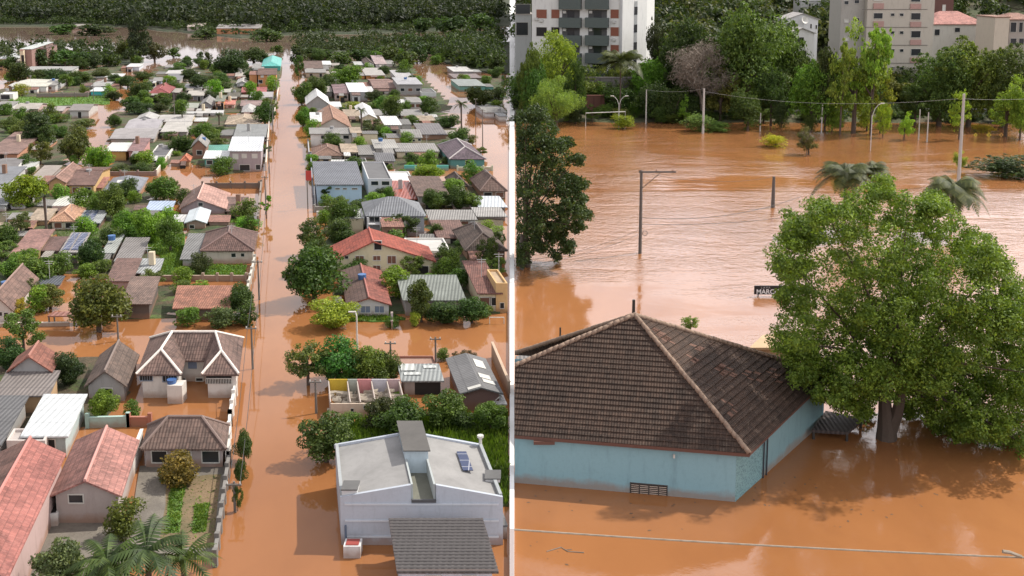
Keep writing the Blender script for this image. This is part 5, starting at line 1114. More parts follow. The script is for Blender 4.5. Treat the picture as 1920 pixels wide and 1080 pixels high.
def near_label(o, adj, kind):
    p = o.location; F_s = sorted(FOOT, key=lambda f: (f[1].location-p).length)[:9]
    for wd in ('beside', 'close to', 'near', 'not far from', 'a little way from'):
        for f in F_s[:6]:
            w = f[2].split()[:8]
            while w[-1] in ('by', 'at', 'the', 'of', 'a', 'and', 'with', 'in', 'on', 'to', 'behind', 'beside', 'above', 'below', 'left', 'right', 'whose', 'under', 'its'): w.pop()
            l = f"small {adj} {kind} {wd} the "+' '.join(w)
            if l not in USED: USED.add(l); o['label'] = l; return
for a in TR: tree(*a)
FARG = 'small dark trees scattered among the upper town and river margin'
for i, (px, yb, w, yt) in enumerate(FAR):
    c = [DG, FG, (.035,.065,.025), (.04,.075,.02)][i % 4]
    near_label(tree(px, yb, w, yt, 'far' if yb < 130 else 'round', c, 'x'), ['dark', 'blackish green', 'deep green', 'dull green'][i % 4], 'tree')
STREETS = [[(545+k*(py+50)/1130, py) for k, py in ((-150, 1080), (105, 1080), (105, 60), (-150, 60))], [(0, 608), (470, 606), (955, 600), (955, 668), (560, 668), (0, 655)], [(765, 115), (800, 115), (900, 180), (955, 235), (955, 340), (885, 270), (855, 225), (800, 165)],
  [(140, 305), (168, 215), (200, 190), (245, 150), (275, 100), (310, 112), (250, 185), (225, 262), (205, 305)], [(840, 320), (955, 320), (955, 345), (840, 340)], [(60, 318), (290, 320), (290, 334), (60, 330)], [(294, 330), (500, 330), (500, 375), (385, 372), (294, 352)], [(240, 745), (440, 745), (440, 800), (240, 800)],
  [(0, 800), (425, 870), (425, 1100), (0, 1100)], [(262, 440), (465, 440), (465, 525), (262, 525)], [(620, 715), (780, 715), (780, 800), (620, 800)], [(25, 180), (205, 180), (205, 198), (25, 198)], [(300, 85), (540, 85), (540, 112), (300, 118)], [(0, 50), (560, 60), (560, 90), (0, 92)], [(70, 535), (180, 535), (180, 560), (70, 560)], [(630, 800), (955, 760), (955, 1100), (630, 1100)]]
SG = [[G(*p) for p in s] for s in STREETS]
# lean-tos, tanks and aerials that grew on the houses
r = random.Random(17); TANK = plain('blue_tank', (.06, .14, .32), .5); TANKG = plain('fibre_tank', (.30, .30, .30), .8); ALLF = [f[0] for f in FOOT]
def free(P_):
    cx = sum((p.x for p in P_))/4; cy = sum((p.y for p in P_))/4; pts = [Vector((cx, cy, 0))]+[p.lerp(Vector((cx, cy, 0)), .15) for p in P_]
    return all(p.x/p.y < -.006 for p in P_) and not any(inside(p.x, p.y, S) for p in pts for S in SG) and not any(inside(p.x, p.y, F_) for p in pts for F_ in ALLF)
for (P_, root, lab, q, W, D, h, rc, rm, wc, yb, kd_, lw_) in list(FOOT):
    if yb > 640 or yb < 95: continue
    for sd_ in r.sample([0, 1, 2], 3):
        if r.random() < .25 or (sd_ == 2 and (lw_ or 'verandah' in lab or 'carport' in lab)): continue
        w_ = r.uniform(1.8, 3.6)
        if sd_ < 2: a0, a1 = ((1.005, 1+w_/W) if sd_ else (-w_/W, -.005)); b0 = r.uniform(0, .35); b1 = b0+r.uniform(.35, .6)
        else: a0 = r.uniform(.05, .45); a1 = a0+r.uniform(.3, .5); b0, b1 = -w_*1.1/D, -.01
        F4 = [q(a0, b0), q(a1, b0), q(a1, b1), q(a0, b1)]
        if not free(F4): continue
        ha = max(.7, h-r.uniform(.1, .6)); ALLF.append(F4); wl = wall(wc if r.random() < .6 else r.choice([GY, CR, LG, TN, BR]))
        MB().prism([q(a0+.15/W, b0+.2/D), q(a1-.15/W, b0+.2/D), q(a1-.15/W, b1), q(a0+.15/W, b1)], -.5, ha-.1).build('annex', wl, root)
        rk = r.choice([('fibre', (.27,.26,.25)), ('fibre', (.18,.175,.17)), ('metal', (.5,.5,.49)), ('tile', (.15,.09,.075)), ('tile', (.26,.13,.10)), ('fibre', (.34,.31,.28))])
        zb = ha+.15 if sd_ < 2 else min(h, ha+.35); v, f = slab([q(a0, b0, ha-.05), q(a1, b0, ha-.05), q(a1, b1, zb), q(a0, b1, zb)], [(0, 1, 2, 3)], .08); mk('annex_roof', v, f, rooft(*rk), root)
        if sd_ == 2: A_ = q(a0, b0+.2/D); B_ = q(a1, b0+.2/D); xm = A_.x+(B_.x-A_.x)*r.uniform(.3, .7); MB().box((xm-.5, A_.y-.03, 0), (xm+.5, A_.y+.03, ha*.75)).build('doorway', DARK, root)
    k = r.random()
    if k < .13 and kd_ != 'hip' and 'solar' not in lab: c_ = q(r.uniform(.3, .7), r.uniform(.45, .6), h+.55); MB().tube([c_, c_+Vector((0, 0, .6))], [.4, .46], 12).build('water_tank', TANK if r.random() < .35 else TANKG, root)
    elif k < .3: c_ = q(r.uniform(.3, .7), r.uniform(.4, .6), h); MB().box((c_.x-.3, c_.y-.3, h+.2), (c_.x+.3, c_.y+.3, h+1.7)).build('chimney', wall(r.choice([BR, GY, CR]), mud=False), root)
    if r.random() < .3: c_ = q(r.uniform(.2, .8), r.uniform(.3, .6), h+.3); MB().tube([c_, c_+Vector((0, 0, 2.1))], .03, 5).box((c_.x-.5, c_.y-.02, h+2.2), (c_.x+.5, c_.y+.02, h+2.24)).box((c_.x-.35, c_.y-.02, h+1.95), (c_.x+.35, c_.y+.02, h+1.99)).build('aerial', METALP, root)
r = random.Random(21); placed = []; tries = 0
while len(placed) < 330 and tries < 16000:
    tries += 1; px, py = r.uniform(5, 945), 100+r.random()**1.3*560; g_ = G(px, py)
    if any(inside(g_.x, g_.y, S) for S in SG): continue
    w = r.uniform(1.5, 4.2) if py > 230 else r.uniform(2.2, 5.2); hh_ = w*r.uniform(.6, 1.15)
    if (g_.x+w*.5)/g_.y > -.004: continue
    bad = False
    for Q_, rt_, lb_, *_r in FOOT:
        cx, cy = rt_.location.x, rt_.location.y
        if abs(cy-g_.y) > 25: continue
        if inside(g_.x, g_.y+.2, Q_) or inside(g_.x-w*.3, g_.y+w*.25, Q_) or inside(g_.x+w*.3, g_.y+w*.25, Q_): bad = True; break
    if bad or any((g_.x-a)**2+((g_.y-b_)*.6)**2 < (w*.45+c)**2*.8 for a, b_, c, _t in placed): continue
    k = r.choice([0, 3, 0, 1, 4]); ntree = sum(1 for p_ in placed if p_[3])
    if k in (1, 4) and ntree > 62: k = 0
    if k in (0, 3) and len(placed)-ntree > 128: continue
    placed.append((g_.x, g_.y, w*.45, k in (1, 2, 4))); s = w/g_.y*F
    top = py-hh_*F/g_.y*.97
    near_label(tree(px, py, s, top, ['shrub', 'round', 'round', 'shrub', 'loose'][k], [MG, DG, (.045,.10,.025), BG, OG][k], 'x', name='tree' if k in (1, 2, 4) else 'shrub', cat='tree' if k in (1, 2, 4) else 'shrub'), ['green', 'dark', 'deep green', 'bright green', 'olive'][k], ['bush', 'tree', 'tree', 'bush', 'tree'][k])
palm(G(205, 1130), 5.0, 3.6, (.05,.10,.03), 'dark palm, leftmost of the three at the bottom of the town', 'palms at the bottom of the town')
palm(G(280, 1125), 5.6, 4.2, (.045,.09,.035), 'dark palm in the middle of the three at the bottom of the town', 'palms at the bottom of the town')
palm(G(345, 1110), 4.6, 3.0, (.06,.11,.03), 'palm nearest the main street at the bottom of the town', 'palms at the bottom of the town')
for (px, yb, yt, w, lab) in ((88, 452, 362, 30, 'slender palm beside the cream bungalow'), (865, 262, 187, 34, 'dark palm standing in the canal street'), (678, 262, 200, 26, 'palm before the white gable in the upper town'), (342, 232, 205, 24, 'tiny palm before the long off white roof'), (411, 238, 210, 22, 'grey green palm left of the tan hip roof')):
    g_ = G(px, yb); palm(g_, w*g_.y/F, AtY(px, yt, g_.y).z, (.045, .07, .035), lab, seed=3)
# ---------------------------------------------------------------- poles, lamp and wires of the town
PT = []
for px, yb, yt, lab in ((441, 960, 903, 'thin pole at the kerb by the concrete yard'), (474, 692, 612, 'leaning dark utility pole at the street crossing'), (486, 562, 488, 'dark utility pole beside the lawn wall'), (499, 402, 330, 'utility pole by the small bright street tree'),
                        (505, 325, 262, 'utility pole beside the mauve two storey house'), (512, 250, 196, 'utility pole by the dark round street tree'), (519, 196, 150, 'utility pole under the orange house'), (593, 775, 712, 'utility pole in the street beside the ruined house'), (733, 700, 640, 'pole left of the workshop yard'), (817, 690, 632, 'pole right of the workshop yard'),
                        (892, 235, 185, 'pole in the canal street'), (905, 275, 205, 'tall pole at the lower end of the canal street'), (328, 225, 172, 'lamp pole in the upper town'), (176, 190, 150, 'pole beside the turquoise cabin'), (222, 640, 590, 'pole on the side street by the large round tree')):
    r_, top = pole(px, yb, yt, .09, lab, arm=1.0 if yb > 240 else .8); PT.append((px, top))
st = [p for x, p in PT[:7]]
for k, (a, b_) in enumerate(zip(st, st[1:])):
    for dx in (-.35, .35): wire(a+Vector((dx, 0, -.3)), b_+Vector((dx, 0, -.3)), .5, .022, ('right' if dx > 0 else 'left')+' one of the paired street wires in span '+['one', 'two', 'three', 'four', 'five', 'six'][k]+' from the camera')
g_ = G(670, 655); zt = AtY(670, 586, g_.y).z; lr = thing('street_lamp', g_, 'white street lamp leaning over the side street crossing', 'street lamp')
MB().tube([g_+Vector((0, 0, -.4)), (g_.x, g_.y, zt-.3), (g_.x-.1, g_.y+.1, zt)], [.10, .07, .05], 8).build('pole', FRAME, lr)
MB().box((g_.x-.75, g_.y+.02, zt-.02), (g_.x-.08, g_.y+.2, zt+.08)).build('lamp_head', FRAME, lr)
# ================================================================ THE FLOODED PARK (right)
# ---- blue house with the pyramid roof, built against the dividing wall
def clip(o):
    bm = bmesh.new(); bm.from_mesh(o.data); org = ORG[o.name]
    r = bmesh.ops.bisect_plane(bm, geom=bm.verts[:]+bm.edges[:]+bm.faces[:], plane_co=Vector((0, 0, 0))-org, plane_no=Vector((-1, .0026, 0)).normalized(), clear_outer=True)
    es = [e for e in r['geom_cut'] if isinstance(e, bmesh.types.BMEdge)]
    try: bmesh.ops.holes_fill(bm, edges=es)
    except Exception: pass
    bm.to_mesh(o.data); bm.free()
def bluehouse():
    Cw = G(1378, 941); Lw = G(965, 905); Rw = G(1529, 805)
    dF = (Lw-Cw).normalized(); dR = (Rw-Cw).normalized()
    oc = Cw-dF*.45-dR*.45                                     # roof corner outside the wall corner
    ze = AtY(1405, 851, oc.y).z
    FR = AtY(1405, 851, oc.y); FR.z = ze
    BR = G(1558, 704, ze)
    FLp = G(700, 806, ze); FLp = FR+dF*(FLp-FR).length; FLp.z = ze
    BL = FLp+(BR-FR)
    cen = (FR+BL)/2; pk = AtY(1190, 592, (FR.y+BL.y)/2-1.0); pk0 = pk.copy()
    root = thing('house', (Cw.x, Cw.y, 0), 'pale blue flooded house with large dark brown pyramid tile roof', 'house')
    wl = Vector((dF.x, dF.y, 0)); wr = Vector((dR.x, dR.y, 0)); Lf = (FLp-FR).length-.9; Rf = (BR-FR).length-.9
    P = [Cw, Cw+wr*Rf, Cw+wr*Rf+wl*Lf, Cw+wl*Lf]
    b_ = MB()
    def wallseg(a, c, mat, nm, th=.22):
        d = (c-a).normalized(); n_ = Vector((-d.y, d.x, 0))
        ctr = (P[0]+P[2])/2; n_ = n_ if (ctr-a).dot(n_) > 0 else -n_
        o = MB().prism([a, c, c+n_*th, a+n_*th] if (c-a).cross(n_).z > 0 else [a+n_*th, c+n_*th, c, a], -1, ze-.02).build(nm, mat, root); clip(o); return o
    m1 = wall((.215, .37, .42), .8, True); 
    m2, t2, b2 = newmat('roughcast_blue'); g2_ = N(t2, 'ShaderNodeNewGeometry'); nn = noise(t2, g2_.outputs['Position'], 9, 4, .7)
    t2.links.new(mixc(t2, ramp_out(t2, nn, .48, .6), (.22, .37, .38), (.09, .18, .20)), b2.inputs['Base Color']); bump(t2, b2, nn, .9, .08); b2.inputs['Roughness'].default_value = .9
    wf = wallseg(P[3], P[0], m1, 'wall'); wallseg(P[0]+wr*.002, P[0]+wr*4.2, m2, 'wall'); wallseg(P[0]+wr*4.203, P[1], wall((.19, .31, .33), .8, True), 'wall')
    wallseg(P[1], P[2], m1, 'wall'); 
    # sawtooth courses of tiles
    dark = rooft(T_, (.052, .029, .019)); warm = rooft(T_, (.056, .030, .019))
    def slope(A, B, top, mat, n):
        mbs = MB(); nrm = (B-A).cross(top-A).normalized(); 
        if nrm.z < 0: nrm = -nrm
        for i in range(n):
            f0, f1 = i/n, min(1, (i+1.12)/n); f1 = min(f1, .999)
            a0, b0 = A.lerp(top, f0), B.lerp(top, f0); a1, b1 = A.lerp(top, f1), B.lerp(top, f1); l = nrm*.085
            mbs.add([a0+l, b0+l, b1+nrm*.01, a1+nrm*.01, a0, b0], [(0, 1, 2, 3), (4, 5, 1, 0)])
        mbs.add([A-nrm*.02, B-nrm*.02, top-nrm*.02], [(0, 1, 2)]); return mbs
    n = 25
    rf = slope(FLp, FR, pk, dark, n).build('roof', dark, root); clip(rf)
    r2 = slope(FR, BR, pk, warm, n).build('roof', warm, root)
    r3 = slope(BR, BL, pk, dark, n).build('roof', dark, root); clip(r3)
    rr = random.Random(12); nw = (BR-FR).cross(pk-FR).normalized(); nw = nw if nw.z > 0 else -nw; tb = MB()
    NT = plain('newer_clay_tile', (.14, .068, .045), .8)
    for (u0, v0, nn) in ((.42, .45, 9), (.47, .40, 8), (.25, .82, 10), (.36, .80, 9), (.75, .2, 7), (.62, .3, 5), (.15, .25, 4), (.85, .12, 5), (.55, .62, 5), (.30, .60, 4)):
        for _ in range(nn):
            vi = int((v0+rr.uniform(-.05, .05))*25)/25; uu = u0+rr.uniform(-.07, .07); 
            A_ = FR.lerp(pk, vi+.003); B_ = BR.lerp(pk, vi+.003); A2 = FR.lerp(pk, vi+.036); B2 = BR.lerp(pk, vi+.036); du = .2/(B_-A_).length*rr.choice([1, 1, 2])
            MB().add([A_.lerp(B_, uu)+nw*.097, A_.lerp(B_, uu+du)+nw*.097, A2.lerp(B2, uu+du)+nw*.028, A2.lerp(B2, uu)+nw*.028], [(0, 1, 2, 3)]).build('replaced_tile', NT, r2)

    cap = plain('mossy_ridge_tile', (.27, .19, .14), .85, 0, .7)
    rng = random.Random(4)
    def caps(a, b, nm='ridge_cap'):
        mb = MB(); L_ = (b-a).length; k = int(L_/.42); d = (b-a)/k
        for i in range(k):
            s_ = a+d*i; j = Vector((rng.uniform(-.02, .02), rng.uniform(-.02, .02), rng.uniform(0, .03))); mb.tube([s_+j+Vector((0, 0, .04)), s_+d*1.15+j+Vector((0, 0, .10))], [.18, .14], 8)
        o = mb.build(nm, cap, rf, smooth=True); clip(o)
    caps(FR, pk); caps(BR, pk); caps(BL, pk); caps(FLp, pk)
    fb = MB(); d = (FR-FLp).normalized(); fb.prism([FLp-Vector((0, .06, 0)), FR+Vector((.02, -.06, 0)), FR+Vector((0, .06, 0)), FLp+Vector((0, .06, 0))], ze-.2, ze+.02)
    fo = fb.build('fascia', plain('brown_fascia', (.12, .055, .04), .7), root); clip(fo)
    e = (BR-FR).normalized(); nn_ = Vector((e.y, -e.x, 0))*.06
    MB().prism([FR+nn_, BR+nn_, BR-nn_, FR-nn_], ze-.12, ze+.02).build('fascia', plain('brown_fascia', (.12, .055, .04), .7), root)
    # vent window at the waterline (on the front wall, which runs along dF)
    def onfront(px, py):
        dd = ray(px, py); n_ = Vector((-dF.y, dF.x, 0)); t_ = (Cw-Vector((0, 0, H))).dot(n_)/dd.dot(n_); return Vector((0, 0, H))+dd*t_
    a, c = onfront(1181, 938), onfront(1252, 910); n_ = Vector((dF.y, -dF.x, 0)); n_ = n_ if n_.y < 0 else -n_
    def panel(p, q_, z0, z1, pr, back=.02): return [(p+n_*pr), (q_+n_*pr), (q_-n_*back), (p-n_*back)], z0, z1
    z0, z1 = max(-.3, a.z-.5), c.z; p_, q_ = Vector((a.x, a.y, 0)), Vector((c.x, c.y, 0)); dd = (q_-p_)
    fr = MB()
    for (s0, s1, za, zb) in ((0, 1, z1-.06, z1), (0, .02, z0, z1-.061), (.98, 1, z0, z1-.061), (.24, .26, z0, z1-.061), (.49, .51, z0, z1-.061), (.75, .77, z0, z1-.061)): fr.prism(*panel(p_+dd*s0, p_+dd*s1, za, zb, .05))
    wd = fr.build('window', plain('dark_iron_frame', (.06, .05, .045), .6), root)
    MB().prism(*panel(p_+dd*.02, p_+dd*.98, z0, z1-.07, .008, 0)).build('pane', DARK, wd)
    lv = MB()
    for i in range(7):
        zz = z1-.14-i*.13
        if zz < z0: break
        for s0, s1 in ((.03, .235), (.265, .485), (.515, .745), (.775, .97)): lv.prism(*panel(p_+dd*s0, p_+dd*s1, zz-.05, zz, .035, 0))
    lv.build('louvre', plain('dusty_louvre', (.42, .34, .28), .5), wd)
    # downpipes on the right wall, small lamp under the eave
    nr = Vector((dR.y, -dR.x, 0)); nr = nr if nr.x > 0 else -nr
    for s_ in (4.2, 4.75): 
        q0 = Cw+dR*s_+nr*.1; MB().tube([(q0.x, q0.y, -.6), (q0.x, q0.y, ze-.1)], .05, 8).build('downpipe', plain('dark_pipe', (.035, .04, .05), .5), root)
    l0 = onfront(1264, 850); MB().tube([l0+n_*.15, l0+n_*.15-Vector((0, 0, .25))], .07, 8).build('eave_lamp', FRAME, root)
    h0 = onfront(1020, 826); o = MB().box((h0.x-.7, h0.y-.5, ze-.42), (h0.x+.7, h0.y-.15, ze-.2)).build('broken_gutter', plain('brown_fascia', (.12, .055, .04), .7), root)
    return ze, pk
ze, pk = bluehouse()
# lean-to canopy behind the house, strip of the next roof at the left, sand coloured roof behind
cz = .75; A, B, Cc, D = G(1522, 806, cz), G(1590, 810, cz), G(1618, 784, cz), G(1548, 770, cz)
rt = thing('canopy', (A+Cc)/2-Vector((0, 0, cz)), 'low dark sheet canopy just above the water behind the blue house', 'canopy')
v, f = slab([A, B, Cc, D], [(0, 1, 2, 3)], .22); mk('roof', v, f, rooft(F_, (.075, .055, .05)), rt)
ps = MB()
for p in (A, B, Cc, D): c_ = p*.92+((A+Cc)/2)*.08; ps.box((c_.x-.08, c_.y-.08, -.6), (c_.x+.08, c_.y+.08, cz-.24))
ps.build('post', plain('dark_post', (.04, .035, .03), .8), rt)
z_ = 3.0; a, c = G(967, 688, z_), G(1040, 650, z_); rt = thing('house', Vector((a.x, a.y, 0)), 'grey roofed shed peeping over the left hip of the brown pyramid roof', 'house')
v, f = slab([a, G(1046, 660, z_), c, G(967, 668, z_)], [(0, 1, 2, 3)], .3); mk('roof', v, f, rooft(F_, (.20, .19, .185)), rt)
MB().prism([G(967, 687, z_)+Vector((.2,.2,0)), G(1044, 661, z_)+Vector((-.3,.3,0)), c-Vector((.3, .3, 0)), G(967, 670, z_)+Vector((.2, -.3, 0))], -1, z_-.32).build('wall', wall((.35, .34, .32)), rt)
z_ = 2.0; A, B, Cc, D = G(1405, 652, z_), G(1500, 652, z_), G(1500, 622, z_), G(1430, 628, z_)
rt = thing('house', G(1460, 660), 'sandy flat roof glimpsed between the brown roof and the big tree', 'house')
v, f = slab([A, B, Cc, D], [(0, 1, 2, 3)], .2); mk('roof', v, f, rooft(S_, (.50, .36, .22)), rt); MB().prism([A+Vector((.3,.2,0)), B+Vector((-.3,.2,0)), Cc+Vector((-.3,-.2,0)), D+Vector((.3,-.2,0))], -1, z_-.22).build('wall', wall((.4, .3, .2)), rt)
# ---- sign half hidden in the tree
g_ = G(1414, 556); zt = AtY(1414, 536, g_.y).z; zb = AtY(1414, 552, g_.y).z; W_ = 64/2000*g_.y
rt = thing('sign', g_, 'black sign with white letters half hidden by the big tree', 'sign')
MB().box((g_.x, g_.y, zb), (g_.x+W_, g_.y+.15, zt)).build('board', plain('black_sign', (.012, .012, .015), .5), rt)
MB().box((g_.x+.4, g_.y+.16, -1), (g_.x+.55, g_.y+.3, zb)).box((g_.x+W_-.5, g_.y+.16, -1), (g_.x+W_-.35, g_.y+.3, zb)).build('post', METALP, rt)
def text(s, size, loc, parent, mat, name='lettering'):
    cu = bpy.data.curves.new(name, 'FONT'); cu.body = s; cu.size = size; cu.extrude = .01; cu.offset = size*.02
    o = bpy.data.objects.new('tmp', cu); C.objects.link(o); dg = bpy.context.evaluated_depsgraph_get()
    me = bpy.data.meshes.new_from_object(o.evaluated_get(dg)); bpy.data.objects.remove(o); me.materials.clear(); me.materials.append(mat)
    o = bpy.data.objects.new(name, me); C.objects.link(o); o.rotation_euler = (R(90), 0, 0); o.parent = parent; o.location = Vector(loc)-ORG[parent.name]; return o
WT = plain('white_letters', (.75, .75, .75), .6, 0, .05); hh_ = zt-zb
text('MARCO', hh_*.75, (g_.x+.2, g_.y-.03, zb+hh_*.08), rt, WT); text('L A V A', hh_*.32, (g_.x+W_*.2, g_.y-.03, zb+hh_*.70), rt, plain('grey_letters', (.35, .35, .36), .6))
# ---- poles of the park
PP = plain('old_wood_pole', (.13, .115, .105), .9)
g_ = G(1200, 475); top = AtY(1200, 319, g_.y).z; rt = thing('utility_pole', g_, 'tall wooden pole with one long arm to the right, alone in the water', 'pole')
MB().tube([g_+Vector((0, 0, -1)), (g_.x, g_.y, top*.5), (g_.x, g_.y, top)], [.22, .2, .17], 10).build('shaft', PP, rt)
xr = AtY(1267, 320, g_.y).x; MB().box((g_.x-.35, g_.y-.28, top-.28), (xr, g_.y-.17, top-.08)).build('crossarm', PP, rt)
bx = AtY(1238, 330, g_.y).x; MB().tube([(g_.x+.1, g_.y-.2, AtY(0, 352, g_.y).z), (bx, g_.y-.2, top-.28)], .05, 6).build('brace', PP, rt)
for k in range(3): xx = g_.x-.2+(xr-g_.x)*(k/2)*.95; MB().tube([(xx, g_.y-.22, top-.08), (xx, g_.y-.22, top+.12)], .06, 6).build('insulator', plain('brown_insulator', (.12, .06, .04), .3), rt)
cm = MB(); c0 = Vector((g_.x+.55, g_.y-.1, AtY(0, 437, g_.y).z)); cm.tube([c0+Vector((math.cos(t_*.524)*.3, 0, math.sin(t_*.524)*.3)) for t_ in range(13)], .035, 5); cm.build('cable_coil', WIRE, rt)
P1 = Vector((g_.x+.2, g_.y-.1, AtY(0, 408, g_.y).z))
r_, t1 = pole(1449, 389, 331, .26, 'short thick wooden pole stub standing in the brown water', PP)
r_, t2 = pole(1318, 250, 166, .24, 'tall white concrete pole in front of the leafless tree', CONCP)
r_, t3 = pole(1797, 345, 176, .27, 'tall grey concrete pole wrapped in a climbing plant', CONCP)
r_, t4 = pole(1187, 640, 562, .17, 'dark pole top rising behind the peak of the brown roof', plain('dark_post', (.04, .035, .03), .8))
r_, t5 = pole(1050, 690, 614, .09, 'thin dark pole with insulators left of the roof peak', plain('dark_post', (.04, .035, .03), .8))
r_, t6 = pole(978, 505, 440, .22, 'dark pole under the big tree at the dividing wall', PP)
r_, t7 = pole(1211, 232, 168, .15, 'thin white pole right of the palm on the park bank', CONCP)
for px, yb, yt, lab in ((1722, 262, 205, 'left one of two short white posts in front of the dark trees'), (1738, 266, 211, 'right one of two short white posts in front of the dark trees'), (1425, 246, 212, 'thin grey post between the fallen bush and the dark trunks'), (1540, 250, 196, 'thin post beneath the leaning tree')):
    pole(px, yb, yt, .14, lab, CONCP)
wire(P1, t1+Vector((4, 0, -3)), 1.2, .035, 'dark wire drooping right from the pole with one arm'); wire(P1-Vector((0, 0, .8)), t1+Vector((9, -3, -4)), .8, .03, 'lower dark wire drooping right from the pole with one arm')
wire(Vector((g_.x, g_.y, top-.2)), t1, 1.0, .02, 'fine wire between the armed pole and the pole stub')
zw = AtY(0, 190, 250).z
wire(t7, t2, .6, .014, 'pale wire from the thin white pole to the tall white pole', mat=METALP); wire(t2-Vector((0, 0, .6)), Vector((AtY(1797, 187, t3.y).x, t3.y, t3.z-.8)), 1.6, .014, 'long pale wire crossing before the trees to the wrapped pole', mat=METALP)
wire(t3-Vector((0, 0, .8)), Vector((t3.x+40, t3.y+20, t3.z)), 1.2, .014, 'pale wire leaving the wrapped pole to the right', mat=METALP)
for k, (y0, y1) in enumerate(((462, 442), (470, 450))): wire(G(985, y0+26, 1.2), G(1196, y1-10, 3.4), .6, .02, ('upper' if k == 0 else 'lower')+' thin cable running left from the armed pole')
def lamp(px, yb, yt, label, double=False, arm=1.6, sgn=1):
    g = G(px, yb); z = AtY(px, yt, g.y).z; r = thing('street_lamp', g, label, 'street lamp'); m_ = MB(); m_.tube([g+Vector((0, 0, -.6)), (g.x, g.y, z*.75)], .085, 8)
    for s in ((1, -1) if double else (sgn,)):
        m_.tube([(g.x, g.y, z*.72), (g.x+s*arm*.25, g.y, z*.88), (g.x+s*arm*.6, g.y, z*.97), (g.x+s*arm, g.y, z)], .055, 6)
        MB().box((g.x+s*arm-.3, g.y-.15, z-.06), (g.x+s*arm+.45, g.y+.15, z+.1)).build('lamp_head', FRAME, r)
    m_.build('pole', METALP, r)
lamp(1160, 241, 180, 'double armed park lamp standing in the bush before the palm', True); lamp(1632, 283, 194, 'bent single armed park lamp standing in the water', arm=1.8)
g1, g2 = G(1098, 237), G(1172, 234); gt = thing('goal_frame', g1, 'white football goal post at the flooded edge below the light green tree', 'goal'); zt = AtY(1098, 212, g1.y).z
MB().tube([g1+Vector((0, 0, -.5)), g1+Vector((0, 0, zt)), g2+Vector((0, 0, zt)), g2+Vector((0, 0, -.5))], .10, 8).build('frame', FRAME, gt)
for k, (px, w_) in enumerate(((1829, 8), (1854, 10), (1877, 9))):
    g = G(px, 256+k*.5); s = w_/2000*g.y*1.0; r = thing('road_sign', g, ['smallest and leftmost', 'middle', 'rightmost and orange tinted'][k]+' yellow arrow sign poking out of the water', 'sign', 'yellow arrow signs poking out of the water')
    z0 = AtY(px, 253, g.y).z
    MB().add([(g.x-s/2, g.y, z0), (g.x, g.y, z0-s/2), (g.x+s/2, g.y, z0), (g.x, g.y, z0+s/2), (g.x-s/2, g.y+.05, z0), (g.x, g.y+.05, z0-s/2), (g.x+s/2, g.y+.05, z0), (g.x, g.y+.05, z0+s/2)], [(0, 1, 2, 3), (7, 6, 5, 4), (0, 4, 5, 1), (1, 5, 6, 2), (2, 6, 7, 3), (3, 7, 4, 0)]).build('plate', plain('yellow_sign', (.65, .5, .05) if k < 2 else (.6, .33, .08), .5), r)
    MB().box((g.x-.04, g.y+.06, -.8), (g.x+.04, g.y+.12, z0)).build('post', METALP, r)
    MB().add([(g.x-s*.15, g.y-.02, z0+s*.22), (g.x-s*.02, g.y-.02, z0+s*.22), (g.x+s*.22, g.y-.02, z0), (g.x+s*.09, g.y-.02, z0)], [(3, 2, 1, 0)]).add([(g.x-s*.15, g.y-.02, z0-s*.22), (g.x-s*.02, g.y-.02, z0-s*.22), (g.x+s*.22, g.y-.02, z0), (g.x+s*.09, g.y-.02, z0)], [(0, 1, 2, 3)]).build('chevron', DARK, r)
# ---- pale thick cable strung across the foreground
zc = 6.0; Yc = 47.5
a_ = AtY(966, 993, Yc); b_ = AtY(1960, 1047, Yc); WP = plain('divider_white', (.86, .86, .85), .8, 0, .06)
rt = thing('cable_post', (a_.x-.12, Yc, 0), 'white post on the dividing wall that carries the thick pale cable', 'post'); MB().box((-.10, Yc-.1, .452), (.10, Yc+.1, a_.z+.12)).build('shaft', WP, rt)
bz = b_.copy(); rt2 = thing('cable_post', (bz.x, bz.y, 0), 'pale post outside the right edge carrying the thick pale cable', 'post'); MB().box((bz.x-.15, bz.y-.15, -1), (bz.x+.15, bz.y+.15, bz.z+.2)).build('shaft', CONCP, rt2)
wire(Vector((.105, a_.y, a_.z)), bz, .12, .045, 'thick pale cable strung across the foreground of the flooded park', 'cable', plain('frayed_pale_cable', (.33, .28, .22), .9, 0, .8), 'cable', n=40)
c0 = AtY(1880, 1034, Yc-.1); MB_ = MB().tube([c0, c0+Vector((.35, 0, -.05)), AtY(1915, 1044, Yc-.1)], .09, 6).build('cable_tie', plain('frayed_pale_cable', (.33, .28, .22), .9, 0, .8), at=c0); tag(MB_, 'frayed cloth knot lying on the thick pale cable at the right', 'knot')
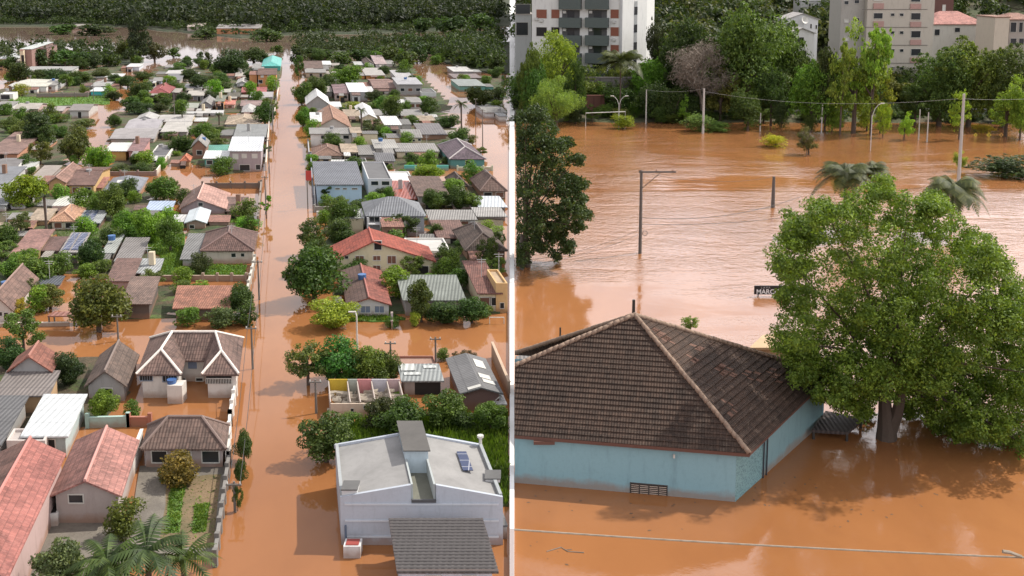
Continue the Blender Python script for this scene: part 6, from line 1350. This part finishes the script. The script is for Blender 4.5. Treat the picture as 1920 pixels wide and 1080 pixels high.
# ---- apartment block, left (white, green balconies)
def aptleft():
    Yc_ = 268.0; K = AtY(1163, 120, Yc_); Lp = AtY(997, 120, 276); Rp = AtY(1211, 120, 277)
    root = thing('apartment_building', (K.x, Yc_, 1), 'white apartment block with dark green balconies and brown shutters', 'building')
    dL = Vector((Lp.x-K.x, Lp.y-K.y, 0)); dRr = Vector((Rp.x-K.x, Rp.y-K.y, 0)); k0 = Vector((K.x, Yc_, 0)); zt = 36.0
    bk = dL.normalized().cross(Vector((0, 0, 1))); bk = bk if bk.y > 0 else -bk
    L0 = k0+dL; R0 = k0+dRr
    wf = wall((.62, .62, .60), mud=False)
    MB().prism([L0, k0, R0, R0+bk*9, L0+bk*12], -.5, zt).build('wall', wf, root)
    v, f = slab([L0+Vector((-.6, -.6, zt+.4)), k0+Vector((0, -.9, zt+.4)), R0+Vector((.8, 0, zt+.4)), R0+bk*10+Vector((.8, 0, zt+.4)), L0+bk*13+Vector((-.6, 0, zt+.4))], [(0, 1, 2, 3, 4)], .35); mk('roof', v, f, rooft(S_, (.35, .35, .35)), root)
    nf = -bk; ux_ = dL.normalized()*-1                      # to the right along the front
    def on(px, py):
        d = ray(px, py); t_ = (k0-Vector((0, 0, H))).dot(nf)/d.dot(nf); return Vector((0, 0, H))+d*t_
    def rect(xa, ya, xb, yb_, mat, nm, out, inn=0, par=root):
        p, q_ = on(xa, yb_), on(xb, ya); A_, B_ = Vector((p.x, p.y, 0)), Vector((on(xb, yb_).x, on(xb, yb_).y, 0))
        return MB().prism([A_+nf*out, B_+nf*out, B_+nf*inn, A_+nf*inn], p.z, q_.z).build(nm, mat, par)
    gb = plain('green_balcony', (.085, .105, .10), .8); sh = plain('rust_shutter', (.22, .075, .045), .7); rec = plain('recess_shade_colour', (.08, .08, .08), .9); ac = plain('air_conditioner', (.5, .5, .48), .6)
    for k in range(5):
        dy = 33.3*k
        for (xa, xb) in ((1050, 1091), (1099, 1142)):
            b_ = rect(xa, 0+dy-(15 if k == 0 else 0)+0, xb, 18+dy, gb, 'balcony', 1.3, .02) if k > 0 else rect(xa, -8, xb, 17, gb, 'balcony', 1.3, .02)
            if k < 5:
                r_ = rect(xa+4, 19+dy, xb-4, 33+dy, rec, 'recess', .03, 0); rect(xa+14, 20+dy, xb-14, 33+dy, GLASS, 'balcony_door', .06, .03, r_)  # flat dark panels; recess shade put into their colour
                rect(xa+6, 20+dy, xa+12, 25+dy, ac, 'air_conditioner', .4, .03)
    for k in range(4):
        dy = 33.3*k
        for (xa, xb) in ((1006, 1025), (1034, 1049), (1145, 1160)):
            if xa < 1100 and k > 1: continue
            w_ = rect(xa-1, 17+dy, xb+1, 35+dy, FRAME, 'window', .05, 0); rect(xa, 18+dy, xb, 34+dy, sh if not (k == 1 and xa < 1100) and k < 3 else DARK, 'shutter', .09, .05, w_)
        rect(1149, 38+dy, 1155, 43+dy, ac, 'air_conditioner', .45, .0)
        if k < 1: rect(1012, 36, 1019, 41, ac, 'air_conditioner', .45, 0); rect(1003, 33, 1009, 38, ac, 'air_conditioner', .45, 0)
    # side stair strip
    d2 = dRr.normalized(); n2 = Vector((d2.y, -d2.x, 0)); 
    s0, s1 = k0+dRr*.5, k0+dRr*.62
    MB().prism([s0+n2*.05, s1+n2*.05, s1, s0], 8, 27).build('stair_strip', plain('strip_grey', (.28, .29, .29), .8), root)
    for k in range(5): z0 = 25.6-k*4.5; MB().prism([s0+n2*.1, s1+n2*.1, s1+n2*.05, s0+n2*.05], z0-2, z0).build('window', GLASS, root)
    MB().prism([k0+Vector((-.25, -.35, 0)), k0+Vector((.35, -.2, 0)), k0+Vector((.35, .0, 0)), k0+Vector((-.25, -.05, 0))], 0, zt-.01).build('corner_pier', wall((.42, .42, .42), mud=False), root)
aptleft()
def block(px0, px1, ytop, ybase, Y, depth, c, label, roof=(.35, .33, .3), wins=(), name='house', cat='house', rk=None, hr=2.0, extra=None, rtile=T_, base_z=None):
    A = AtY(px0, ybase, Y); B = AtY(px1, ybase, Y); zt = AtY(px0, ytop, Y).z; z0 = hillz((A.x+B.x)/2, Y)-1.2
    root = thing(name, ((A.x+B.x)/2, Y, max(0, z0+1)), label, cat); W = B.x-A.x
    MB().box((A.x, Y, z0), (B.x, Y+depth, zt)).build('wall', wall(c, mud=False), root)
    o = .5
    if rk == 'hip':
        c_ = [Vector((A.x-o, Y-o, zt)), Vector((B.x+o, Y-o, zt)), Vector((B.x+o, Y+depth+o, zt)), Vector((A.x-o, Y+depth+o, zt))]; s = W*.33
        v, f = slab(c_+[Vector((A.x+s, Y+depth/2, zt+hr)), Vector((B.x-s, Y+depth/2, zt+hr))], [(0, 1, 5, 4), (1, 2, 5), (2, 3, 4, 5), (3, 0, 4)], .2)
    elif rk == 'gy':
        c_ = [Vector((A.x-o, Y-o, zt)), Vector((B.x+o, Y-o, zt)), Vector((B.x+o, Y+depth, zt)), Vector((A.x-o, Y+depth, zt))]; xm = (A.x+B.x)/2
        v, f = slab(c_+[Vector((xm, Y-o, zt+hr)), Vector((xm, Y+depth, zt+hr))], [(0, 4, 5, 3), (4, 1, 2, 5)], .2)
        MB().add([(A.x, Y, zt), (B.x, Y, zt), (xm, Y, zt+hr-.15), (A.x, Y+.2, zt), (B.x, Y+.2, zt), (xm, Y+.2, zt+hr-.15)], [(0, 1, 2), (5, 4, 3), (1, 4, 5, 2), (0, 2, 5, 3), (0, 3, 4, 1)]).build('gable', wall(c, mud=False), root)
    else: v, f = slab([Vector((A.x-.2, Y-.2, zt+.3)), Vector((B.x+.2, Y-.2, zt+.3)), Vector((B.x+.2, Y+depth+.2, zt+.3)), Vector((A.x-.2, Y+depth+.2, zt+.3))], [(0, 1, 2, 3)], .29)
    mk('roof', v, f, rooft(rtile if rk else S_, roof), root)
    for w_ in wins:
        p, q_ = AtY(w_[0], w_[3], Y), AtY(w_[2], w_[1], Y); m_ = w_[4] if len(w_) > 4 else None
        if m_ == 'panel': MB().box((p.x, Y-.25, p.z), (q_.x, Y-.003, q_.z)).build('wall_panel', plain('pink_panel', (.42, .26, .23), .8), root)
        elif m_ == 'band': MB().box((p.x, Y-.1, p.z), (q_.x, Y-.002, q_.z)).build('floor_band', plain('dark_band', (.16, .14, .13), .8), root)
        elif m_ == 'ac': MB().box((p.x, Y-.5, p.z), (q_.x, Y-.003, q_.z)).build('air_conditioner', FRAME, root)
        else: window(root, p.x, q_.x, p.z, q_.z, Y, m_, proud=.12)
    return root
W_ = []
for k in range(5):
    d = 33.6*k
    W_ += [(1638, -9+d, 1655, 1+d, None if k % 2 else FRAME), (1637, 6+d, 1657, 17+d, 'panel'), (1708, -9+d, 1726, 3+d), (1706, 7+d, 1727, 17+d, 'panel'), (1670, -9+d+34, 1677, -4+d+34), (1687, -9+d+34, 1694, -4+d+34), (1616, 17+d, 1739, 17.9+d, 'band')] if k < 4 else [(1637, 125, 1655, 136), (1708, 160, 1722, 172), (1668, 125, 1675, 132)]
block(1616, 1740, -40, 225, 268, 14, (.46, .42, .36), 'tall cream apartment tower with pink panels under its windows', wins=W_, name='apartment_building', cat='building')
block(1568, 1615.5, -38, 225, 270, 10, (.36, .34, .31), 'set back grey cream wing left of the tall cream tower', wins=[(1583, 2+d, 1591, 8+d, FRAME if d else None) for d in (-34, 0, 34, 68)]+[(1602, 0+d, 1611, 6+d) for d in (-34, 0, 34, 68)], name='apartment_building', cat='building')
block(966, 996, 28, 150, 290, 12, (.36, .38, .38), 'grey green block with dark balconies left of the white apartment block', wins=[(967, 8, 994, 26), (968, 42, 990, 66)], name='apartment_building', cat='building')
block(1183, 1250, 97, 160, 292, 14, (.56, .55, .50), 'low cream house with pale gabled metal roof beside the white apartment block', rk='gy', hr=2.4, roof=(.45, .46, .45), rtile=M_, wins=[(1205, 108, 1215, 118)])
block(1474, 1532, 36, 85, 335, 12, (.62, .62, .62), 'white gabled house on the slope with satellite dish', rk='gy', hr=1.9, roof=(.40, .38, .37), rtile=F_, wins=[(1475, 43, 1491, 60, DARK), (1519, 45, 1522, 53), (1529, 47, 1532, 54)])
block(1478, 1524, 62, 130, 318, 10, (.60, .60, .58), 'white lower house in front of the satellite dish house', rk='gy', hr=1.6, roof=(.42, .40, .38), rtile=F_, wins=[(1494, 70, 1507, 81), (1500, 95, 1512, 108, DARK)])
block(1741, 1842, 45, 140, 322, 16, (.50, .48, .43), 'cream house under a wide faded red hip roof on the slope', rk='hip', hr=3.6, roof=(.42, .20, .17), wins=[(1752, 55, 1762, 66), (1790, 52, 1800, 60)])
block(1745, 1786, -14, 40, 352, 10, (.12, .055, .045), 'dark maroon building above the faded red hip roof', rk='gy', hr=1.5, roof=(.20, .16, .14), rtile=F_, wins=[(1767, 9, 1773, 20, FRAME)])
block(1859, 1886, 33, 140, 300, 12, (.52, .45, .37), 'cream block with brown parapet at the top right', roof=(.28, .16, .12))
block(1886.6, 1935, 36, 140, 302, 12, (.34, .30, .27), 'balconied brown wing at the top right corner', wins=[(1894, 42, 1906, 60), (1910, 42, 1918, 60), (1894, 72, 1906, 84), (1910, 72, 1920, 84)], rk='hip', hr=1.6, roof=(.30, .16, .12))
block(1500, 1545, 2, 40, 380, 10, (.40, .40, .38), 'grey block on pillars high on the wooded slope', wins=[(1516, 6, 1520, 26), (1530, 6, 1534, 26)], roof=(.3, .3, .3))
s_ = AtY(1507, 42, 334); rt = thing('satellite_dish', s_, 'satellite dish on the white gabled slope house', 'satellite dish'); MB().tube([s_+Vector((0, -.2, .6)), s_+Vector((.2, -.7, .8))], [.2, 1.2], 12, cap=False).build('dish', FRAME, rt); MB().tube([s_+Vector((0, .5, -1.5)), s_+Vector((0, -.2, .6))], .06, 6).build('mount', METALP, rt)
# walls on the bank
def bankwall(px0, px1, ytop, ybase, Y, c, label, posts=0):
    A, B = AtY(px0, ybase, Y), AtY(px1, ybase, Y); zt = AtY(px0, ytop, Y).z; r = thing('retaining_wall', ((A.x+B.x)/2, Y, 0), label, 'wall')
    MB().box((A.x, Y, -1), (B.x, Y+.4, zt)).build('wall_panel', wall(c, mud=False), r); MB().box((A.x-.05, Y-.08, zt+.003), (B.x+.05, Y+.48, zt+.2)).build('coping', wall(tuple(x*1.3 for x in c), mud=False), r)
    for i in range(posts): x = A.x+(B.x-A.x)*(i+.5)/posts; MB().box((x-.15, Y-.12, -1), (x+.15, Y-.003, zt)).build('pilaster', wall(tuple(x_*.8 for x_ in c), mud=False), r)
bankwall(1092, 1200, 146, 205, 262, (.17, .155, .15), 'dark stained retaining wall below the white apartment block', 5)
bankwall(1040, 1133, 180, 215, 256, (.20, .09, .07), 'brick red fence wall behind the light green tree', 7)
bankwall(1340, 1590, 208, 232, 252, (.15, .14, .13), 'long grey low wall behind the trunks on the park bank', 10)
bankwall(1690, 1960, 206, 236, 252, (.10, .10, .10), 'dark low fence behind the arrow signs', 12)
bankwall(1440, 1485, 118, 150, 300, (.35, .33, .30), 'pale terrace edge below the white slope houses', 0)
# ---- trees of the park
LG1 = (.15, .24, .05)
PTR = [
(1042, 237, 92, 138, 'willow', LG1, 'light green weeping tree at the left end of the park bank'),
(1046, 216, 84, 48, 'loose', (.16,.24,.045), 'tall yellow green tree in front of the white apartment block'),
(990, 226, 44, 70, 'tall', MG, 'dark tree beside the dividing wall on the far bank'),
(1078, 222, 40, 105, 'round', DG, 'dark small tree right of the weeping tree'),
(1215, 215, 66, 98, 'round', (.10,.19,.035), 'leafy green tree right of the park palm'),
(1160, 222, 66, 160, 'shrub', DG, 'dark bushes under the park palm'),
(1225, 226, 70, 150, 'shrub', (.045,.085,.03), 'dark hedge bushes behind the thin white pole'),
(1262, 230, 60, 160, 'shrub', DG, 'dark bushes under the leafless tree'),
(1290, 228, 56, 170, 'shrub', FG, 'blackish bushes right of the leafless tree foot'),
(1285, 236, 26, 175, 'slim', BG, 'thin bright climber covered trunk left of the tall white pole'),
(1400, 225, 150, -4, 'round', (.075,.125,.036), 'huge dark green tree rising behind the park centre'),
(1330, 210, 90, 60, 'loose', (.08,.14,.035), 'mid green tree left of the huge dark green tree'),
(1350, 228, 66, 120, 'loose', (.10,.15,.035), 'olive green tree behind the tall white pole'),
(1402, 245, 60, 160, 'tall', DG, 'dark narrow tree by the thin grey post'),
(1445, 236, 60, 120, 'tall', DG, 'dark tree at the middle of the bank'),
(1465, 240, 34, 180, 'shrub', FG, 'dark clipped bush at the middle of the bank'),
(1520, 245, 80, 105, 'round', (.10,.18,.035), 'leafy tree leaning over the bank below the white slope houses'),
(1546, 246, 54, 80, 'tall', (.05,.08,.03), 'dark ivy clad tree right of the leaning leafy tree'),
(1600, 250, 110, 22, 'loose', (.15,.22,.05), 'tall sparse yellow green tree before the cream tower'),
(1575, 252, 50, 60, 'slim', (.15,.22,.05), 'slender yellow green tree left of the tall sparse one'),
(1632, 252, 60, 30, 'slim', (.17,.28,.05), 'tall climber covered tree in the middle of the cream tower'),
(1650, 250, 46, 130, 'slim', (.15,.25,.045), 'bushy lower climber at the foot of the cream tower'),
(1655, 258, 28, 190, 'loose', (.18,.28,.04), 'small sapling in the water below the cream tower'),
(1695, 262, 34, 205, 'loose', (.22,.34,.05), 'leaning bright sapling in the water before the two white posts'),
(1798, 262, 44, 165, 'slim', (.20,.32,.05), 'bright climbing plant around the tall concrete pole'),
(1760, 236, 110, 82, 'round', (.075,.13,.038), 'massive dark tree directly right of the cream tower'),
(1815, 238, 110, 62, 'round', (.10,.165,.042), 'massive green tree below the faded red hip roof'),
(1715, 236, 60, 130, 'loose', DG, 'dark loose tree right beside the cream tower'),
(1880, 240, 90, 75, 'round', (.06,.11,.035), 'large tree at the right edge below the brown wing'),
(1885, 256, 90, 130, 'loose', (.15,.25,.05), 'bright leaning tree at the right edge of the bank'),
(1912, 262, 40, 160, 'round', (.12,.21,.04), 'bright green bush tree touching the right edge'),
(1000, 226, 60, 108, 'round', (.06,.12,.03), 'green tree left of the weeping tree'),
(1625, 246, 40, 180, 'shrub', (.20,.30,.06), 'low lime bush behind the slender trunks'),
(1560, 246, 40, 190, 'shrub', (.17,.27,.05), 'low lime bush left of the slender trunks'),
(1280, 215, 100, 10, 'round', (.03,.06,.022), 'dark tall tree right of the white apartment block'),
(1235, 205, 50, 20, 'tall', (.03,.05,.025), 'narrow dark tree touching the white apartment block'),
(1460, 205, 90, 25, 'round', (.06,.11,.03), 'green tree left of the white slope houses'),
]
r = random.Random(31); adj = [('dark', DG), ('blackish', FG), ('green', MG), ('olive', (.09, .14, .04)), ('bright', (.14, .23, .05))]; uf = set()
for px in range(975, 1915, 17):
    for row in (0, 1):
        x_ = px+r.uniform(-8, 8); nb = min(PTR, key=lambda t: abs(t[0]-x_)+(20 if t[4] == 'x' else 0)); k = r.choice([0, 0, 1, 2, 2, 3, 4] if row == 0 else [0, 1, 0, 2])
        l = f"{adj[k][0]} {'low bush' if row == 0 else 'tall bush'} by the {' '.join(nb[6].split()[:11])}"
        if l in uf or 1580 < x_ < 1640 and row == 0: continue
        uf.add(l); yb_ = r.uniform(222, 232) if row == 0 else r.uniform(208, 218); shrub(x_, yb_, r.uniform(26, 44), yb_-(r.uniform(14, 38) if row == 0 else r.uniform(40, 85)), adj[k][1], l, kind=r.choice(['shrubH', 'shrubH', 'looseH']))
for k in range(30):
    x_ = 985+k*31+r.uniform(-10, 10); nb = min(PTR, key=lambda t: abs(t[0]-x_)); kk = r.choice([0, 2, 3, 2])
    if 1215 < x_ < 1260: continue
    tree(x_, r.uniform(200, 212), r.uniform(60, 95), r.uniform(85, 140), r.choice(['roundH', 'looseH', 'tallH']), [(.05,.09,.03), FG, (.075,.14,.035), (.10,.16,.045)][kk], f"{['dark', 'x', 'green', 'olive'][kk]} background tree {['just left of', 'just right of'][x_ > nb[0]]} the {' '.join(nb[6].split()[:9])}")
for a in PTR: tree(*a[:4], a[4]+'H', *a[5:])
for (px, yb, w, yt, c, lab) in ((1166, 241, 46, 214, (.16,.26,.03), 'bright bush in the water around the double park lamp'), (1315, 246, 62, 210, (.11,.20,.06), 'fallen leafy bush at the foot of the tall white pole'), (1350, 246, 56, 226, (.11,.20,.06), 'low right end of the fallen leafy bush'),
        (1454, 275, 48, 250, (.27,.33,.02), 'yellow green tuft alone in the water'), (1882, 328, 130, 284, (.035,.07,.025), 'dark bush island at the right edge of the water'), (1515, 248, 30, 212, (.06,.09,.03), 'dark bush at the foot of the leaning leafy tree'), (1845, 248, 40, 232, (.3,.3,.05), 'pale yellow bush at the waterline near the arrow signs'),
        (1294, 622, 34, 590, (.14,.22,.04), 'leafy shoots sticking up behind the brown pyramid roof'), (1800, 320, 26, 278, (.2,.3,.06), 'pale creeper low on the wrapped pole')):
    shrub(px, yb, w, yt, c, lab, kind='looseH' if 'shoots' in lab or 'creeper' in lab else 'shrubH')
# scraggy shrub tree, leafless tree
def baretree(g, w, h, label, n=320, leaf=0, col=None, seed=2):
    r = random.Random(seed); root = thing('tree', g, label, 'tree'); m_ = MB(); tips = []
    def br(p, d, L_, rad, lev):
        q_ = p+d*L_; mid = p.lerp(q_, .5)+Vector((r.uniform(-1, 1), r.uniform(-1, 1), 0))*L_*.06; m_.tube([p, mid, q_], [rad, rad*.8, rad*.55], 5 if lev < 2 else 3, cap=False)
        if lev >= 5: tips.append(q_); return
        for _ in range(3 if lev < 4 else 4):
            e = (d+Vector((r.uniform(-1, 1)*.85*w/h*1.3, r.uniform(-1, 1)*.85*w/h*1.3, r.uniform(-.25, .5)))).normalized(); br(p.lerp(q_, r.uniform(.65, 1)), e, L_*r.uniform(.62, .82), rad*.55, lev+1)
    br(g-Vector((0, 0, .5)), Vector((.03, 0, 1)), h*.34, h*.022, 0)
    m_.build('branches', BARE, root)
    rs = np.random.default_rng(seed); cs, ra = crown_centers(rs, 26, .25, 1, br=.16); cs = cs*[w, w, h]+[g.x, g.y, 0]; ra = ra*[w, w, h]
    V = leaf_cloud(rs, cs, ra, 9000 if w > 8 else 500, .5 if w > 8 else .25, shell=.1, aspect=.09); me = quads_mesh('twigs', V-np.array(g)[None, :], BARE); o = bpy.data.objects.new('twigs', me); C.objects.link(o); o.parent = root
    return root
g_ = G(1312, 228); baretree(g_, 130/2000*g_.y, AtY(1300, 70, g_.y).z, 'grey brown leafless tree with dense fine twigs')
g_ = G(1512, 290); baretree(g_, 4, AtY(1512, 238, g_.y).z, 'scraggy little bare tree standing alone in the water', seed=5); 
shrub(1516, 290, 42, 232, (.09,.12,.045), 'sparse olive leaves hanging on the scraggy little tree', kind='looseH')
# palms
g_ = G(1162, 226); palm(g_, 100/2000*g_.y, AtY(1162, 92, g_.y).z, (.07,.10,.045), 'tall palm on the park bank by the white apartment block', nf=40, seed=4)
g_ = G(1580, 440); palm(g_, 124/2000*g_.y, AtY(1580, 298, g_.y).z, (.075,.105,.055), 'grey green palm behind the left top of the big tree', nf=44, seed=6, arch=1.1)
g_ = G(1625, 430); palm(g_, 96/2000*g_.y, AtY(1625, 298, g_.y).z, (.07,.10,.05), 'second grey green palm behind the big tree, right of the first', nf=40, seed=9, arch=1.1)
g_ = G(1782, 440); palm(g_, 128/2000*g_.y, AtY(1782, 322, g_.y).z, (.085,.12,.055), 'palm with drooping fronds right of the big tree top', nf=44, seed=8, arch=1.2)
g_ = G(1885, 232); palm(g_, 60/2000*g_.y, AtY(1885, 88, g_.y).z, (.06,.10,.04), 'dark palm in front of the brown wing', nf=20, seed=12)
# ---- the two hero trees, grown from blobs of leaves
def hero(label, base, blobs, Y, nleaf, size, col, trunkfn, clipx=False, seed=1, inner=40, depth=6.5, fdir=.55):
    rs = np.random.default_rng(seed); cs = []; ra = []
    for (px, py, r_) in blobs:
        rr = r_/F*Y*1.02; n = 2 if rr > 1.2 else 1
        for k in range(n+1):
            dy = rs.uniform(-1, 1)*depth*.75; p = AtY(px, py, Y+dy); sc = (Y+dy)/Y; cs.append([p.x, p.y, p.z]); ra.append([rr*sc*.8, rr*sc*.8, rr*sc*.72])
    cs = np.array(cs); ra = np.array(ra)
    # small tufts break the outline
    nt_ = len(cs)*9; k = rs.integers(0, len(cs), nt_); d = rs.normal(size=(nt_, 3)); d /= np.linalg.norm(d, axis=1)[:, None]
    tc_ = cs[k]+d*ra[k]*rs.uniform(.75, 1.12, (nt_, 1)); tr_ = np.repeat(rs.uniform(.35, .8, (nt_, 1)), 3, 1)*np.array([1, 1, .7])
    V = np.concatenate([leaf_cloud(rs, cs, ra, nleaf//3, size, shell=.6, flat=fdir), leaf_cloud(rs, tc_, tr_, nleaf*2//3, size, shell=.2, flat=fdir)])
    Qd = V.reshape(-1, 4, 3); c_ = Qd.mean(1); keep = c_[:, 2] > .15
    if clipx: keep &= Qd[:, :, 0].min(1)/c_[:, 1] > .0034
    V = Qd[keep].reshape(-1, 3)
    root = thing('tree', base, label, 'tree'); me = quads_mesh('crown', V-np.array(base)[None, :], LEAF); o = bpy.data.objects.new('crown', me); C.objects.link(o); o.parent = root; o.color = (*col, 1)
    m_ = MB(); trunkfn(m_, cs); t_ = m_.build('trunk', BARK, root)
    if clipx: clip(t_)
Yb = G(1662, 822).y; base = G(1662, 822)
bl = [(1484,492,48),(1496,560,44),(1500,430,48),(1560,420,55),(1620,380,45),(1655,352,26),(1700,400,50),(1760,410,52),(1822,470,46),(1860,510,46),(1868,590,50),(1905,640,50),(1935,700,60),(1500,620,60),(1500,690,42),(1530,720,44),(1590,700,60),(1560,520,80),(1640,470,80),(1720,500,80),(1800,540,80),(1600,600,80),(1700,620,85),(1800,640,85),(1880,700,70),(1650,720,44),(1720,715,55),(1790,740,55),(1850,790,50),(1905,800,55),(1880,840,30),(1920,770,60),(1580,745,28),(1740,690,70),(1960,820,50),(1840,835,26),(1950,600,50),(1750,380,24),(1835,470,50),(1560,640,70),(1640,560,80),(1700,520,70),(1760,600,80),(1680,660,60),(1610,700,60),(1760,690,60),(1820,700,70),(1520,680,50),(1560,730,40),(1840,600,70),(1620,740,36),(1700,735,40),(1770,755,46),(1660,600,70),(1590,762,30),(1620,775,20),(1722,768,30),(1760,790,24),(1800,800,34),(1478,500,32),(1466,640,24),(1500,440,40),(1540,395,34),(1895,560,30),(1930,560,50),(1960,680,70),(1900,720,60),(1885,850,40),(1840,800,46),(1945,850,50),(1905,610,50)]
def tf(m_, cs):
    b = base; a = AtY(1655, 690, Yb); c = AtY(1700, 690, Yb-1)
    m_.tube([b-Vector((0, 0, 1)), b+Vector((0, 0, .8)), AtY(1660, 770, Yb), a], [.85, .7, .5, .3], 10); m_.tube([b+Vector((.1, 0, .3)), AtY(1682, 775, Yb-.3), c], [.6, .45, .25], 8)
    r = random.Random(1)
    for q_ in cs[::9]:
        s = a.lerp(c, r.random())-Vector((0, 0, r.random()*1.5)); q_ = Vector(q_); m_.tube([s, s.lerp(q_, .5)+Vector((0, 0, .6)), q_], [.16, .09, .03], 5)
hero('huge bushy green tree standing in the water beside the blue house', base, bl, Yb, 260000, .105, (.135, .24, .046), tf)
Yl = G(985, 500).y; base2 = G(990, 500)
bl2 = [(985,235,34),(1000,270,48),(1020,250,30),(1040,290,36),(1035,340,46),(1062,345,26),(1068,395,30),(1090,398,14),(1030,410,44),(990,330,60),(990,400,50),(985,450,40),(1020,455,26),(975,480,26),(1050,430,22),(970,280,40),(1008,215,20),(1080,300,16),(1088,345,15),(1098,402,12),(1082,425,16),(1062,462,16),(1045,480,12),(1060,270,16),(1075,375,26)]
def tf2(m_, cs):
    m_.tube([base2-Vector((0, 0, 1)), AtY(985, 440, Yl), AtY(988, 330, Yl)], [.4, .32, .18], 8)
    for q_ in cs[::3]: s = AtY(986, 420, Yl); q_ = Vector(q_); m_.tube([s, s.lerp(q_, .5)+Vector((0, 0, .5)), q_], [.12, .07, .03], 5)
hero('dark green tree whose branches spread from the dividing wall over the water', base2, bl2, Yl, 42000, .16, (.045, .085, .032), tf2, clipx=True, seed=3, depth=5)
# floating leaves and twigs near the camera
r = random.Random(9)
for k, (px, py, n) in enumerate(((1060, 880+60, 9), (1250, 965, 10), (1480, 920, 12), (1560, 960, 12), (1700, 950, 8), (1050, 1030, 5))):
    mm = MB()
    for _ in range(n):
        g = G(px+r.uniform(-70, 70), py+r.uniform(-26, 30)); s = r.uniform(.06, .16); a = r.random()*3; dx, dy = math.cos(a)*s, math.sin(a)*s
        mm.add([(g.x-dx, g.y-dy, .006), (g.x+dy*.5, g.y-dx*.5, .012), (g.x+dx, g.y+dy, .006), (g.x-dy*.5, g.y+dx*.5, .012)], [(0, 1, 2, 3)])
    o = mm.build('floating_debris', plain('dead_leaf', (.10, .06, .035), .8)); tag(o, ['dead leaves drifting below the blue house wall', 'dead leaves drifting before the vent window', 'dead leaves drifting right of the house corner', 'dead leaves drifting in the open foreground water', 'dead leaves drifting under the big tree shade', 'dead leaves drifting below the thick cable'][k], 'floating leaves', kind='stuff')
tw = MB()
for (a, b_, r_) in (((1025, 1034), (1052, 1026), .03), ((1052, 1026), (1065, 1034), .025), ((1065, 1034), (1095, 1036), .03), ((1060, 1031), (1072, 1030), .02)): tw.tube([G(*a, .02), G(*b_, .03)], r_, 5)
tag(tw.build('floating_branch', BARE), 'thin bare branch floating below the thick cable at the left', 'branch')
